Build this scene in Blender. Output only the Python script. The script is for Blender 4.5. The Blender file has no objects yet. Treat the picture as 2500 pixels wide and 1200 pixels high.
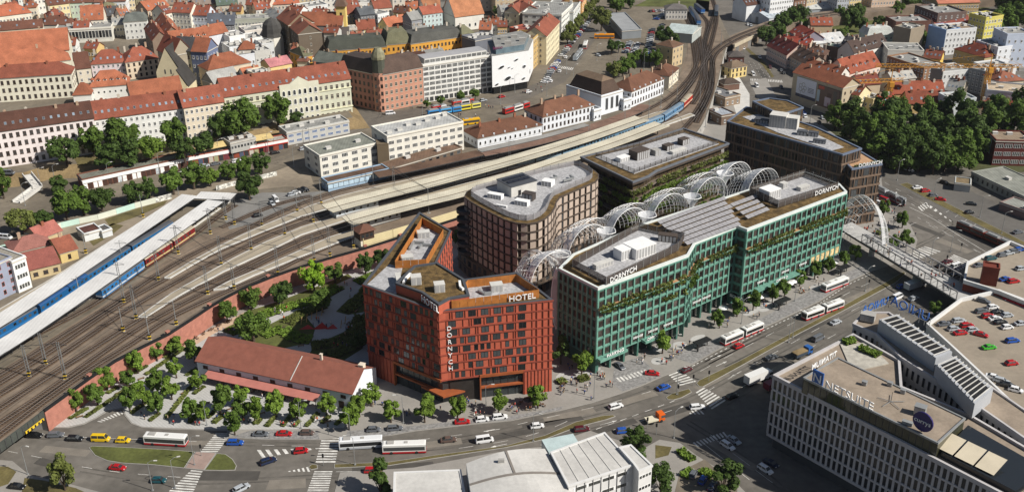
import bpy,math,random
from mathutils import Vector,Matrix
R=random.Random(11)
scene=bpy.context.scene
COL=scene.collection
rad=math.radians
CAM_H,FPX=175.0,2536.14
TH,ROLL=rad(25.3217),rad(0.53446)
cam_d=bpy.data.cameras.new('camera')
cam_d.sensor_width=36.0
cam_d.lens=FPX/2500*36.0
cam_d.clip_start,cam_d.clip_end=1.0,6000.0
cam=bpy.data.objects.new('camera',cam_d);COL.objects.link(cam);scene.camera=cam
_c,_s=math.cos(ROLL),math.sin(ROLL)
_R0,_F,_D=Vector((1,0,0)),Vector((0,math.cos(TH),-math.sin(TH))),Vector((0,-math.sin(TH),-math.cos(TH)))
_x,_dn=_c*_R0+_s*_D,-_s*_R0+_c*_D
_m=Matrix((_x,-_dn,-_F)).transposed().to_4x4();_m.translation=(0,0,CAM_H)
cam.matrix_world=_m
SUN_EL=rad(41.0)
SUN_DIR=Vector((0.914,-0.407,0)).normalized()
world=bpy.data.worlds.new('World');scene.world=world;world.use_nodes=True
wn=world.node_tree.nodes;bg=wn['Background']
sky=wn.new('ShaderNodeTexSky');sky.sky_type='NISHITA';sky.sun_disc=False
sky.sun_elevation=SUN_EL;sky.sun_rotation=math.atan2(SUN_DIR.x,SUN_DIR.y)
sky.air_density=1.0;sky.dust_density=1.6;sky.ozone_density=1.0;sky.altitude=300
world.node_tree.links.new(sky.outputs[0],bg.inputs[0]);bg.inputs[1].default_value=0.05
sun_d=bpy.data.lights.new('sun','SUN');sun_d.energy=5.0;sun_d.angle=rad(0.53);sun_d.color=(1.0,0.945,0.86)
sun=bpy.data.objects.new('sun',sun_d);COL.objects.link(sun)
_sv=Vector((SUN_DIR.x*math.cos(SUN_EL),SUN_DIR.y*math.cos(SUN_EL),math.sin(SUN_EL)))
sun.rotation_euler=(-_sv).to_track_quat('-Z','Y').to_euler();sun.location=(200,0,400)
scene.view_settings.view_transform='Standard';scene.view_settings.look='None'
scene.view_settings.exposure=0.28;scene.view_settings.gamma=1.0;scene.view_settings.use_curve_mapping=False
scene.cycles.use_denoising=True
scene.cycles.max_bounces=5;scene.cycles.diffuse_bounces=2;scene.cycles.glossy_bounces=2
scene.cycles.transmission_bounces=3;scene.cycles.transparent_max_bounces=6;scene.cycles.caustics_reflective=False;scene.cycles.caustics_refractive=False
def P(x,y,z=0.0):
 u,v=x-1250.0,y-600.0
 u,v=_c*u-_s*v,_s*u+_c*v
 d=FPX*math.sin(TH)+v*math.cos(TH);h=CAM_H-z
 return Vector((h*u/d,h*(FPX*math.cos(TH)-v*math.sin(TH))/d,z))
def PX(p):
 Y,dz=p[1],CAM_H-p[2]
 F=Y*math.cos(TH)+dz*math.sin(TH);v=(dz*math.cos(TH)-Y*math.sin(TH))*FPX/F;u=p[0]*FPX/F
 return(1250+_c*u+_s*v,600-_s*u+_c*v)
def HT(x,y,ytop,z=0.0):
 p=P(x,y,z);lo,hi=0.0,120.0
 for _ in range(40):
  m=(lo+hi)/2
  if PX((p.x,p.y,z+m))[1]>ytop:lo=m
  else:hi=m
 return lo
def P2(x,y,z=0.0):return P(x,y,z).to_2d()
def PP(pix,z=0.0):return[P(x,y,z).to_2d()for x,y in pix]
MATS={}
def mat(key,rgb=None,rough=0.85,var=0.16,scale=0.35,metal=0.0,spec=0.3,rand=0.0,alpha=None,fine=0.5,stripe=None,trans=0.0,bump=0.0):
 if key in MATS:return MATS[key]
 m=bpy.data.materials.new(key);m.use_nodes=True;MATS[key]=m
 nt=m.node_tree;b=nt.nodes['Principled BSDF'];L=nt.links.new
 b.inputs['Roughness'].default_value=rough;b.inputs['Metallic'].default_value=metal
 b.inputs['Specular IOR Level'].default_value=spec
 m.diffuse_color=(*rgb,1)
 geo=nt.nodes.new('ShaderNodeNewGeometry')
 def noise(sc,det):
  n=nt.nodes.new('ShaderNodeTexNoise');n.inputs['Scale'].default_value=sc;n.inputs['Detail'].default_value=det
  L(geo.outputs['Position'],n.inputs['Vector']);return n
 val=None
 def mul(a,bb):
  k=nt.nodes.new('ShaderNodeMath');k.operation='MULTIPLY';L(a,k.inputs[0]);L(bb,k.inputs[1]);return k.outputs[0]
 def rng(sock,lo,hi,a=0.3,z=0.7):
  r=nt.nodes.new('ShaderNodeMapRange');r.inputs[1].default_value=a;r.inputs[2].default_value=z
  r.inputs[3].default_value=lo;r.inputs[4].default_value=hi;L(sock,r.inputs[0]);return r.outputs[0]
 if var:
  val=rng(noise(scale,4).outputs[0],1-var,1+var)
  if fine:val=mul(val,rng(noise(scale*9,3).outputs[0],1-var*fine,1+var*fine))
 if stripe:
  w=nt.nodes.new('ShaderNodeTexWave');w.bands_direction=stripe[0];w.inputs['Scale'].default_value=stripe[1];w.inputs['Distortion'].default_value=0.4
  L(geo.outputs['Position'],w.inputs['Vector']);s=rng(w.outputs[0],1-stripe[2],1,0,1);val=mul(val,s)if val else s
 if rand:
  oi=nt.nodes.new('ShaderNodeObjectInfo');r=rng(oi.outputs['Random'],1-rand,1+rand,0,1);val=mul(val,r)if val else r
 if val:
  mx=nt.nodes.new('ShaderNodeVectorMath');mx.operation='SCALE';mx.inputs[0].default_value=rgb
  L(val,mx.inputs['Scale']);L(mx.outputs[0],b.inputs['Base Color'])
 else:b.inputs['Base Color'].default_value=(*rgb,1)
 if bump:
  bp=nt.nodes.new('ShaderNodeBump');bp.inputs['Strength'].default_value=bump;bp.inputs['Distance'].default_value=0.1
  L(noise(scale*14,3).outputs[0],bp.inputs['Height']);L(bp.outputs[0],b.inputs['Normal'])
 if trans:
  t=nt.nodes.new('ShaderNodeBsdfTranslucent');mxs=nt.nodes.new('ShaderNodeMixShader');mxs.inputs[0].default_value=trans
  if val:L(mx.outputs[0],t.inputs[0])
  else:t.inputs[0].default_value=(*rgb,1)
  L(b.outputs[0],mxs.inputs[1]);L(t.outputs[0],mxs.inputs[2]);L(mxs.outputs[0],nt.nodes['Material Output'].inputs[0])
 if alpha is not None:b.inputs['Alpha'].default_value=alpha
 return m
def sw(hexs):
 v=[int(hexs[i:i+2],16)/255 for i in(0,2,4)]
 return tuple(x/12.92 if x<=.04045 else((x+.055)/1.055)**2.4 for x in v)
ASPH=mat('asphalt',(.128,.117,.102),.92,.3,.045,bump=.1)
ASPH2=mat('asphalt_old',(.115,.108,.098),.92,.16,.04)
ASPHD=mat('asphalt_yard',(.155,.132,.10),.95,.26,.05)
PAVE=mat('paving',(.265,.25,.228),.9,.1,.12)
PAVEL=mat('paving_light',(.43,.425,.41),.9,.09,.15,stripe=('DIAGONAL',.55,.13))
SETT=mat('granite_setts',(.22,.215,.21),.9,.35,1.1)
GRAVEL=mat('ballast',(.18,.14,.104),.97,.24,.12,bump=.3)
GRAVEL2=mat('roof_gravel',(.36,.36,.368),.95,.3,1.2)
EARTH=mat('earth_dry',(.20,.145,.075),.97,.3,.12)
GRASS=mat('grass_lawn',(.085,.095,.026),.95,.35,.12,bump=.3)
GRASSD=mat('grass_dry',(.115,.096,.038),.95,.35,.15,bump=.3)
LINE=mat('road_paint',(.56,.55,.52),.8,.32,.5,fine=1.0)
CONC=mat('concrete',(.34,.33,.31),.9,.14,.3)
CONCL=mat('concrete_light',(.52,.51,.48),.9,.1,.3)
KERB=mat('kerb_stone',(.33,.32,.30),.9,.12,.5)
STEEL=mat('galvanised_steel',(.32,.33,.33),.55,.1,.5,metal=.4)
STEELD=mat('steel_dark',(.05,.05,.052),.6,.15,.5)
WHITEP=mat('white_paint',(.78,.78,.77),.5,.04,.5)
BLACKP=mat('black_paint',(.015,.015,.016),.5,.1,.5)
YELLOWP=mat('yellow_paint',(.72,.48,.03),.6,.08,.5)
BRICK=mat('brick_red_wall',(.36,.155,.115),.92,.16,.7,bump=.2)
SEDUM=mat('sedum_roof',(.115,.074,.028),.97,.62,.45,bump=.5,fine=.9)
RAILM=mat('rail_steel',(.20,.17,.15),.5,.2,.3,metal=.3)
SLEEP=mat('sleeper_wood',(.045,.032,.024),.95,.2,.4)
CREAM_C=mat('canopy_cream_felt',(.52,.485,.385),.85,.15,.12,stripe=('X',.35,.07))
WHITE_C=mat('canopy_white_felt',(.62,.615,.60),.8,.1,.1,stripe=('X',.25,.08))
GLASS=mat('window_glass',(.042,.045,.047),.12,0,spec=.5,rand=.85)
GLASSB=mat('window_glass_blue',(.06,.12,.26),.12,0,spec=.5)
CURT=mat('window_blind',(.45,.42,.36),.6,.12,.5,spec=.4)
BARK=mat('tree_bark',(.075,.055,.04),.95,.25,1.0)
def leafm(key,rgb):return mat(key,rgb,.7,.32,.5,spec=.25,rand=.16,trans=.35,fine=.7)
LEAF=[leafm('leaf_bright',(.15,.235,.032)),leafm('leaf_mid',(.10,.165,.026)),leafm('leaf_dark',(.066,.112,.022)),leafm('leaf_olive',(.14,.165,.04)),leafm('leaf_lime',(.17,.29,.02))]
def wallm(h,var=.07):return mat('render_'+h,sw(h),.92,var,.25)
def roofm(h,var=.16):return mat('roof_'+h,sw(h),.9,var,.22,fine=.9,rand=.24)
def paintm(h,rough=.35):return mat('paint_'+h,sw(h),rough,0,spec=.5)
class MB:
 def __init__(s):s.v,s.f,s.m=[],[],[]
 def add(s,vs,fs,mi=0):
  k=len(s.v);s.v+=[tuple(q)for q in vs];s.f+=[tuple(i+k for i in f)for f in fs]
  s.m+=[mi]*len(fs)if isinstance(mi,int)else list(mi)
 def box(s,x0,x1,y0,y1,z0,z1,mi=0,bottom=True):
  vs=[(x0,y0,z0),(x1,y0,z0),(x1,y1,z0),(x0,y1,z0),(x0,y0,z1),(x1,y0,z1),(x1,y1,z1),(x0,y1,z1)]
  fs=[(0,1,5,4),(1,2,6,5),(2,3,7,6),(3,0,4,7),(4,5,6,7)]+([(3,2,1,0)]if bottom else[])
  s.add(vs,fs,mi)
 def prism(s,pts,z0,z1,ms=0,mt=None,bottom=False):
  n=len(pts);mt=ms if mt is None else mt
  vs=[(p[0],p[1],z0)for p in pts]+[(p[0],p[1],z1)for p in pts]
  fs=[(i,(i+1)%n,n+(i+1)%n,n+i)for i in range(n)]+[tuple(range(n,2*n))]
  mi=[ms]*n+[mt]
  if bottom:fs.append(tuple(reversed(range(n))));mi.append(ms)
  s.add(vs,fs,mi)
 def ring(s,outer,inner,z0,z1,mi=0):
  n=len(outer)
  vs=[(p[0],p[1],z)for z in(z0,z1)for p in outer]+[(p[0],p[1],z)for z in(z0,z1)for p in inner]
  fs=[]
  for i in range(n):
   j=(i+1)%n
   fs+=[(i,j,n+j,n+i),(2*n+j,2*n+i,3*n+i,3*n+j),(n+i,n+j,3*n+j,3*n+i),(j,i,2*n+i,2*n+j)]
  s.add(vs,fs,mi)
 def tube(s,a,b,r,n=6,mi=0,r2=None,cap=True):
  a,b=Vector(a),Vector(b);d=(b-a)
  if d.length<1e-6:return
  d.normalize();u=d.orthogonal().normalized();w=d.cross(u);r2=r if r2 is None else r2
  vs=[a+(u*math.cos(t)+w*math.sin(t))*r for t in[2*math.pi*i/n for i in range(n)]]
  vs+=[b+(u*math.cos(t)+w*math.sin(t))*r2 for t in[2*math.pi*i/n for i in range(n)]]
  fs=[(i,(i+1)%n,n+(i+1)%n,n+i)for i in range(n)]
  if cap:fs+=[tuple(reversed(range(n))),tuple(range(n,2*n))]
  s.add(vs,fs,mi)
 def bar(s,a,b,w,h,mi=0):
  a,b=Vector(a),Vector(b);d=(b-a)
  if d.length<1e-6:return
  d.normalize();up=Vector((0,0,1))
  if abs(d.z)>.98:up=Vector((0,1,0))
  x=d.cross(up).normalized();up=x.cross(d).normalized()
  vs=[p+x*sx*w/2+up*sz*h/2 for p in(a,b)for sx,sz in((-1,-1),(1,-1),(1,1),(-1,1))]
  s.add(vs,[(0,1,5,4),(1,2,6,5),(2,3,7,6),(3,0,4,7),(3,2,1,0),(4,5,6,7)],mi)
 def quad(s,a,b,c,d,mi=0):s.add([a,b,c,d],[(0,1,2,3)],mi)
 def mesh(s,name,mats,smooth=False):
  me=bpy.data.meshes.new(name);me.from_pydata(s.v,[],s.f)
  for m in(mats if isinstance(mats,(list,tuple))else[mats]):me.materials.append(m)
  if any(s.m):me.polygons.foreach_set('material_index',s.m)
  if smooth:me.polygons.foreach_set('use_smooth',[True]*len(s.f))
  me.update();return me
def tag(o,label=None,cat=None,group=None,kind=None):
 if label:o['label']=label
 if cat:o['category']=cat
 if group:o['group']=group
 if kind:o['kind']=kind
 return o
def O(name,me,parent=None,loc=(0,0,0),rz=0.0,sc=None,**k):
 o=bpy.data.objects.new(name,me);COL.objects.link(o);o.location=loc
 if rz:o.rotation_euler[2]=rz
 if sc:o.scale=sc
 if parent:o.parent=parent
 return tag(o,**k)if k else o
def T(name,loc,label,cat,group=None,rz=0.0):
 return O(name,None,None,loc,rz,label=label,cat=cat,group=group)
def cp(o,parent=None):
 c=o.copy();COL.objects.link(c)
 if parent is not None:c.parent=parent
 for ch in o.children:cp(ch,c)
 return c
def put(proto,used,loc,rz,label,group=None,sc=None):
 key=proto.name
 o=proto if key not in used else cp(proto)
 used.add(key);o.location=loc;o.rotation_euler[2]=rz;o['label']=label
 if group:o['group']=group
 if sc:o.scale=(sc,sc,sc)if not isinstance(sc,tuple)else sc
 return o
USED=set()
def recol(o,i,m):
 o.material_slots[i].link='OBJECT';o.material_slots[i].material=m
def area2(p):return sum(p[i][0]*p[(i+1)%len(p)][1]-p[(i+1)%len(p)][0]*p[i][1]for i in range(len(p)))
def ccw(p):return list(p)if area2(p)>0 else list(reversed(p))
def inset(p,d):
 n=len(p);out=[]
 for i in range(n):
  a,b,c=Vector(p[i-1]),Vector(p[i]),Vector(p[(i+1)%n])
  e1,e2=(b-a).normalized(),(c-b).normalized();n1,n2=Vector((-e1.y,e1.x)),Vector((-e2.y,e2.x))
  k=1+n1.dot(n2);q=(n1+n2)/max(k,.35);out.append(b+q*d)
 return out
def sheet(name,pts,z,m,thick=0.0,kind='structure',parent=None,side=None,**k):
 b=MB();pts=ccw(pts)
 if thick:b.prism(pts,z-thick,z,1 if side else 0,0)
 else:b.add([(p[0],p[1],z)for p in pts],[tuple(range(len(pts)))])
 return O(name,b.mesh(name,[m,side]if side else m),parent,kind=kind,**k)if kind else O(name,b.mesh(name,[m,side]if side else m),parent,**k)
def spline(pts,step=4.0):
 pts=[Vector(p)for p in pts];out=[]
 for i in range(len(pts)-1):
  p0,p1,p2,p3=pts[max(i-1,0)],pts[i],pts[i+1],pts[min(i+2,len(pts)-1)]
  n=max(1,int((p2-p1).length/step))
  for j in range(n):
   t=j/n
   out.append(.5*((2*p1)+(p2-p0)*t+(2*p0-5*p1+4*p2-p3)*t*t+(3*p1-p0-3*p2+p3)*t**3))
 out.append(pts[-1]);return out
def offs(line,d):
 out=[]
 for i,p in enumerate(line):
  t=(line[min(i+1,len(line)-1)]-line[max(i-1,0)]);t=Vector((t.x,t.y)).normalized()
  out.append(Vector((p.x-t.y*d,p.y+t.x*d)))
 return out
def ribbon(b,line,w0,w1,z,mi=0,th=0.0,ms=None):
 l,r=offs(line,w1),offs(line,w0);n=len(line)
 b.add([(p.x,p.y,z)for p in r]+[(p.x,p.y,z)for p in l],[(i,i+1,n+i+1,n+i)for i in range(n-1)],mi)
 if th:
  ms=mi if ms is None else ms
  for q,fl in((r,0),(l,1)):
   vs=[(p.x,p.y,z)for p in q]+[(p.x,p.y,z-th)for p in q]
   b.add(vs,[(i,n+i,n+i+1,i+1)if not fl else(i,i+1,n+i+1,n+i)for i in range(n-1)],ms)
  b.add([(r[0].x,r[0].y,z),(l[0].x,l[0].y,z),(l[0].x,l[0].y,z-th),(r[0].x,r[0].y,z-th)],[(0,1,2,3)],ms)
  b.add([(r[-1].x,r[-1].y,z),(l[-1].x,l[-1].y,z),(l[-1].x,l[-1].y,z-th),(r[-1].x,r[-1].y,z-th)],[(3,2,1,0)],ms)
WINS={}
def winmesh(style):
 if style in WINS:return WINS[style]
 kind,fr,gl=style;b=MB()
 def ringf(w,h0,h1,y,t,dep,mi):
  x0,x1=-w,w
  o=[(x0,y,h0),(x1,y,h0),(x1,y,h1),(x0,y,h1)];i=[(x0+t,y,h0+t),(x1-t,y,h0+t),(x1-t,y,h1-t),(x0+t,y,h1-t)]
  k=[(p[0],y+dep,p[2])for p in i];e=[(p[0],0.03,p[2])for p in o]
  b.add(o+i+k+e,[(0,1,5,4),(1,2,6,5),(2,3,7,6),(3,0,4,7)]+[(4,5,9,8),(5,6,10,9),(6,7,11,10),(7,4,8,11)]+[(12,13,1,0),(13,14,2,1),(14,15,3,2),(15,12,0,3)],mi)
  b.add(k,[(0,1,2,3)],1)
 if kind=='old':
  ringf(.5,0,1,-.09,.07,.06,0)
  b.add([(-.035,-.06,.07),(.035,-.06,.07),(.035,-.06,.93),(-.035,-.06,.93)],[(0,1,2,3)],0)
  b.add([(-.43,-.058,.62),(.43,-.058,.62),(.43,-.058,.67),(-.43,-.058,.67)],[(0,1,2,3)],0)
  b.box(-.58,.58,-.16,.0,-.06,0,0)
 elif kind=='arch':
  n=7;ar=[(.5*math.cos(math.pi*i/n),.68+.32*math.sin(math.pi*i/n))for i in range(n+1)]
  o=[(-.5,0),(.5,0)]+ar;i2=[(x*.84,.05+(z-.05)*.93 if z>0 else .05)for x,z in o];m=len(o)
  b.add([(x,-.09,z)for x,z in o]+[(x,-.09,z)for x,z in i2]+[(x,-.03,z)for x,z in i2]+[(x,.03,z)for x,z in o],[(j,(j+1)%m,m+(j+1)%m,m+j)for j in range(m)]+[(m+j,m+(j+1)%m,2*m+(j+1)%m,2*m+j)for j in range(m)]+[(3*m+j,3*m+(j+1)%m,(j+1)%m,j)for j in range(m)],0)
  b.add([(x,-.03,z)for x,z in i2],[tuple(range(m))],1)
  b.box(-.6,.6,-.16,0,-.05,0,0)
 elif kind=='plain':
  ringf(.5,0,1,-.05,.06,.04,0)
 elif kind=='band':
  ringf(.5,0,1,-.06,.035,.04,0)
  for x in(-.25,0,.25):b.add([(x-.02,-.05,.03),(x+.02,-.05,.03),(x+.02,-.05,.97),(x-.02,-.05,.97)],[(0,1,2,3)],0)
 elif kind=='mull':
  ringf(.5,0,1,-.06,.05,.05,0)
  b.add([(-.03,-.045,.05),(.03,-.045,.05),(.03,-.045,.95),(-.03,-.045,.95)],[(0,1,2,3)],0)
 WINS[style]=b.mesh('window',[fr,gl]);return WINS[style]
WCOUNT=[0]
def facade(par,L,a,b,z0,rows,cols,w,h,fh,sill=1.0,style=None,margin=None,skip=(),joined=False,off=0.0,name='window',jit=0.0,gap=None):
 a,b=Vector(a[:2]),Vector(b[:2]);d=b-a;ln=d.length;d.normalize();nrm=Vector((d.y,-d.x));ang=math.atan2(d.y,d.x)
 me=winmesh(style);mg=margin if margin is not None else ln/cols/2
 st=(ln-2*mg)/max(cols-1,1)
 hs=h if isinstance(h,(list,tuple))else[h]*rows
 jb=MB()if joined else None
 for r in range(rows):
  for c in range(cols):
   if(r,c)in skip or(r,-1)in skip:continue
   t=mg+st*c if cols>1 else ln/2
   p=a+d*t+nrm*off;z=z0+r*fh+sill
   if joined:
    ca,sa=math.cos(ang),math.sin(ang)
    vs=[(p.x+v.co.x*w*ca-v.co.y*sa-L[0],p.y+v.co.x*w*sa+v.co.y*ca-L[1],z+v.co.z*hs[r]-L[2])for v in me.vertices]
    jb.add(vs,[tuple(q.vertices)for q in me.polygons],[q.material_index for q in me.polygons])
   else:
    o=O(name,me,par,(p.x-L[0],p.y-L[1],z-L[2]),ang,(w,1,hs[r]));WCOUNT[0]+=1
 if joined and jb.v:
  O('windows',jb.mesh('windows',list(me.materials)),par,kind='stuff')
OLD=('old',WHITEP,GLASS)
OLDD=('old',mat('window_frame_brown',(.10,.06,.04),.7,0),GLASS)
OLDC=('old',mat('window_frame_cream',(.5,.45,.36),.7,0),GLASS)
ARCHW=('arch',WHITEP,GLASS)
PLAIN=('plain',mat('window_frame_grey',(.16,.16,.16),.6,0),GLASS)
BANDW=('band',WHITEP,mat('window_glass_mixed',(.055,.058,.055),.15,.5,.6,spec=.5,rand=.8))
MULLD=('mull',STEELD,GLASS)
def facing(a,b):
 d=Vector(b)-Vector(a);mid=(Vector(a)+Vector(b))/2
 return Vector((d.y,-d.x)).dot(-mid)>0
def house(label,A,B,depth,z0,h,rh=4.5,wall='d9d0bd',roof='b4552f',kind='gable',rows=3,cols=8,win=OLD,ww=1.1,wh=1.8,sk=0,ch=2,joined=False,name='townhouse',over=.45,cat='building',group=None,base=None,skew=0.0,fh=None,sill=1.1,sidewin=True,trimz=True,world=False,endcols=None,dorm=0):
 a,b=(P2(*A,z0+h),P2(*B,z0+h))if not world else(Vector(A),Vector(B))
 d=(b-a);ln=d.length;d.normalize();n=Vector((-d.y,d.x));n=(n+d*skew)
 c,e=b+n*depth,a+n*depth;quad=[a,b,c,e]
 L=Vector(((a.x+b.x+c.x+e.x)/4,(a.y+b.y+c.y+e.y)/4,z0))
 t=T(name,L,label,cat,group);l2=L.to_2d();q=[p-l2 for p in quad]
 wm=wallm(wall)if isinstance(wall,str)else wall;rm=(mat('flatroof_'+roof,sw(roof),.9,.22,.25,stripe=('X',.22,.14))if kind=='flat' else roofm(roof,.2))if isinstance(roof,str)else roof
 w=MB();bt=-(1.0 if base is None else base)
 zs=h
 w.prism(q,bt,zs,0)
 nn=(n.normalized())
 if kind=='gable':
  r0,r1=(q[0]+q[3])/2,(q[1]+q[2])/2
  w.add([(*q[1],zs),(*q[2],zs),(*r1,zs+rh)],[(0,1,2)]);w.add([(*q[3],zs),(*q[0],zs),(*r0,zs+rh)],[(0,1,2)])
 O('wall',w.mesh('wall',wm),t)
 if trimz and not joined:
  k=MB();k.ring([p for p in inset(q,-.25)],inset(q,.05),zs-.45,zs-.08);O('cornice',k.mesh('cornice',mat('cornice_stone',(.52,.49,.43),.9,.08,.3)),t)
 rb=MB();up=Vector((0,0,.22))
 oq=inset(q,-over)
 sl=rh/(depth/2)
 if kind=='gable':
  r0,r1=(oq[0]+oq[3])/2,(oq[1]+oq[2])/2;ez=zs-over*sl*.6
  for s0,s1,m0,m1 in((oq[0],oq[1],r0,r1),(oq[2],oq[3],r1,r0)):
   lo=[Vector((*s0,ez)),Vector((*s1,ez)),Vector((*m1,zs+rh+.05)),Vector((*m0,zs+rh+.05))];hi=[p+up for p in lo]
   rb.add(lo+hi,[(4,5,6,7),(3,2,1,0),(0,1,5,4),(1,2,6,5),(3,0,4,7)])
 elif kind=='hip':
  k=min(depth/2,ln*.45);m0,m1=(oq[0]+oq[3])/2+d*k,(oq[1]+oq[2])/2-d*k
  vs=[(*p,zs-.05)for p in oq]+[(*p,zs+.15)for p in oq]+[(*m0,zs+rh),(*m1,zs+rh)]
  rb.add(vs,[(0,1,5,4),(1,2,6,5),(2,3,7,6),(3,0,4,7),(4,5,9,8),(5,6,9),(6,7,8,9),(7,4,8),(3,2,1,0)])
 elif kind=='mansard':
  iq=inset(q,1.6);i2=inset(q,min(depth*.45,7))
  vs=[(*p,zs)for p in oq]+[(*p,zs+rh*.86)for p in iq]+[(*p,zs+rh)for p in i2]
  rb.add(vs,[(i,(i+1)%4,4+(i+1)%4,4+i)for i in range(4)]+[(4+i,4+(i+1)%4,8+(i+1)%4,8+i)for i in range(4)]+[(8,9,10,11),(3,2,1,0)],[0]*4+[0]*4+[0,0])
 elif kind=='shed':
  vs=[(*oq[0],zs),(*oq[1],zs),(*oq[2],zs+rh),(*oq[3],zs+rh)];lo=[(x,y,z-.25)for x,y,z in vs]
  rb.add(vs+lo,[(0,1,2,3),(4,5,1,0),(5,6,2,1),(6,7,3,2),(7,4,0,3)])
  w2=MB();w2.add([(*q[2],zs),(*q[3],zs),(*q[3],zs+rh*.95),(*q[2],zs+rh*.95),(*q[0],zs),(*q[1],zs)],[(0,1,2,3),(5,0,3),(4,2,1)]);O('gable_wall',w2.mesh('gable_wall',wm),t)
 elif kind=='flat':
  iq=inset(q,.35);rb.add([(*p,zs+.02)for p in q],[(0,1,2,3)]);w3=MB();w3.ring(inset(q,-.06),iq,zs-.05,zs+(rh if rh<2 else .7));O('parapet',w3.mesh('parapet',mat('parapet_'+wm.name,tuple(min(1,x*1.05)for x in wm.diffuse_color[:3]),.9,.06,.3)),t)
 roofo=O('roof',rb.mesh('roof',rm),t)
 fh=fh or(h-.6)/max(rows,1)
 if rows and cols:
  facade(t,L,a,b,z0,rows,cols,ww,wh,fh,sill,win,joined=joined)
  ec=endcols or max(1,int(depth/(ln/cols)*.8))
  if sidewin:
   if facing(b,c):facade(t,L,b,c,z0,rows,ec,ww,wh,fh,sill,win,joined=joined)
   if facing(e,a):facade(t,L,e,a,z0,rows,ec,ww,wh,fh,sill,win,joined=joined)
 flat=kind=='flat'
 for i in range(ch):
  k=MB();u=(i+.5+R.uniform(-.25,.25))/ch;s=R.choice((.42,.5,.6))if not flat else R.uniform(.25,.8)
  p=q[0].lerp(q[1],u).lerp(q[3].lerp(q[2],u),s);zt=zs+(rh*(1-abs(s-.5)*2)if kind in('gable','hip')else(rh if kind=='mansard' else 0))
  if flat:k.box(-1.2,1.2,-.8,.8,-.1,1.1);k.box(-1.3,1.3,-.9,.9,1.1,1.2)
  else:k.box(-.55,.55,-.35,.35,-1.2,1.5);k.box(-.65,.65,-.45,.45,1.5,1.68);k.box(-.3,.3,-.16,.16,1.68,1.95)
  O('vent_box' if flat else 'chimney',k.mesh('chimney',CONCL if flat else R.choice((wallm('a8907a'),wallm('b9b0a2'),wallm('8d5a44')))),roofo,(p.x,p.y,zt),math.atan2(d.y,d.x))
 if sk and kind in('gable','hip','mansard'):
  k=MB();k.box(-.42,.42,-.06,.06,-.02,1.0,0);k.add([(-.36,-.07,.06),(.36,-.07,.06),(.36,-.07,.94),(-.36,-.07,.94)],[(0,1,2,3)],1)
  me=k.mesh('skylight',[STEEL,GLASSB if kind=='mansard' else mat('skylight_glass',(.16,.2,.25),.1,0,rand=.7)])
  til=math.atan2(depth/2,rh)if kind!='mansard' else math.atan2(1.6+over,rh*.72)
  for i in range(sk):
   u=(i+.5)/sk;s=.13 if kind!='mansard' else 0
   p=q[0].lerp(q[1],u).lerp(q[3].lerp(q[2],u),s);zt=zs+rh*2*s+.38+(rh*.2 if kind=='mansard' else 0)
   if kind=='mansard':p=p+nn*(.45)
   o=O('skylight',me,roofo,(p.x,p.y,zt),0);o.rotation_euler=(-til,0,math.atan2(d.y,d.x));o.scale=(1.2,1,1.5)
 if dorm:
  k=MB();k.box(-.8,.8,-.1,2.0,-.3,1.3,0);k.add([(-1,-.25,1.3),(1,-.25,1.3),(0,-.25,2.1),(-1,2.4,1.3),(1,2.4,1.3),(0,2.4,2.1)],[(0,1,2),(0,2,5,3),(1,4,5,2)],1);k.add([(-.5,-.12,.1),(.5,-.12,.1),(.5,-.12,1.15),(-.5,-.12,1.15)],[(0,1,2,3)],2)
  me=k.mesh('dormer',[wm,rm,GLASS])
  for i in range(dorm):
   u=(i+.5)/dorm;p=q[0].lerp(q[1],u).lerp(q[3].lerp(q[2],u),.16);O('dormer',me,roofo,(p.x,p.y,zs+rh*.28),math.atan2(d.y,d.x))
 return t,quad,L
 # ================================================================== SETTING: ground, roads, plateau
ZU=6.0
def far(pts):return[Vector(p)for p in pts]
sheet('ground',far([(-3000,-600),(3000,-600),(3000,5000),(-3000,5000)]),0.0,ASPH)
WALLPX=[(107,1005),(281,883),(412,817),(514,750),(600,703),(713,660),(800,633),(893,607),(980,580),(1133,530),(1300,478),(1450,425),(1600,372),(1700,322),(1747,217),(1765,143)]
WALL=spline(PP(WALLPX,6.6),8)
e0=(WALL[1]-WALL[0]).normalized()
left_n=Vector((-e0.y,e0.x))
plate=WALL+PP([(1781,92),(1757,40),(1740,0),(1738,-60)],ZU)+far([(190,3500),(-2500,3500),(-2500,700)])+[WALL[0]+left_n*160-e0*40,WALL[0]+left_n*2]
sheet('upper_town_ground',plate,ZU,ASPHD,6.5,side=CONC)
KERBPX=[(118,1043),(165,1043),(205,1034),(235,1019),(262,1003),(298,997),(304,1013),(320,1033),(345,1042),(400,1046),(480,1048),(553,1050),(559,1067),(640,1071),(780,1072),(842,1066),(889,1067),(950,1062),(1012,1051),(1150,1035),(1246,1026),(1368,1001),(1444,982),(1514,960),(1570,939),(1615,919),(1690,889),(1769,844),(1859,802),(1937,765),(2000,735),(2067,690),(2131,660),(2190,642),(2233,612),(2240,585),(2222,548),(2180,512),(2160,490),(2152,440),(2158,400),(2000,310),(1900,275),(1800,285)]
pv=PP(KERBPX,.12)+[w-Vector((0,0))for w in reversed(WALL[3:])]
sheet('pavement',pv,.12,PAVE,.3,side=KERB)
PLZ=[(122,1041),(163,1041),(204,1032),(233,1018),(260,1001),(300,993),(308,1013),(323,1031),(347,1040),(480,1046),(600,1047),(700,1047),(840,1043),(850,1000),(905,950),(895,905),(980,770),(1120,620),(1140,560),(980,640),(860,660),(760,700),(640,745),(520,800),(430,845),(320,900),(200,985)]
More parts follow.
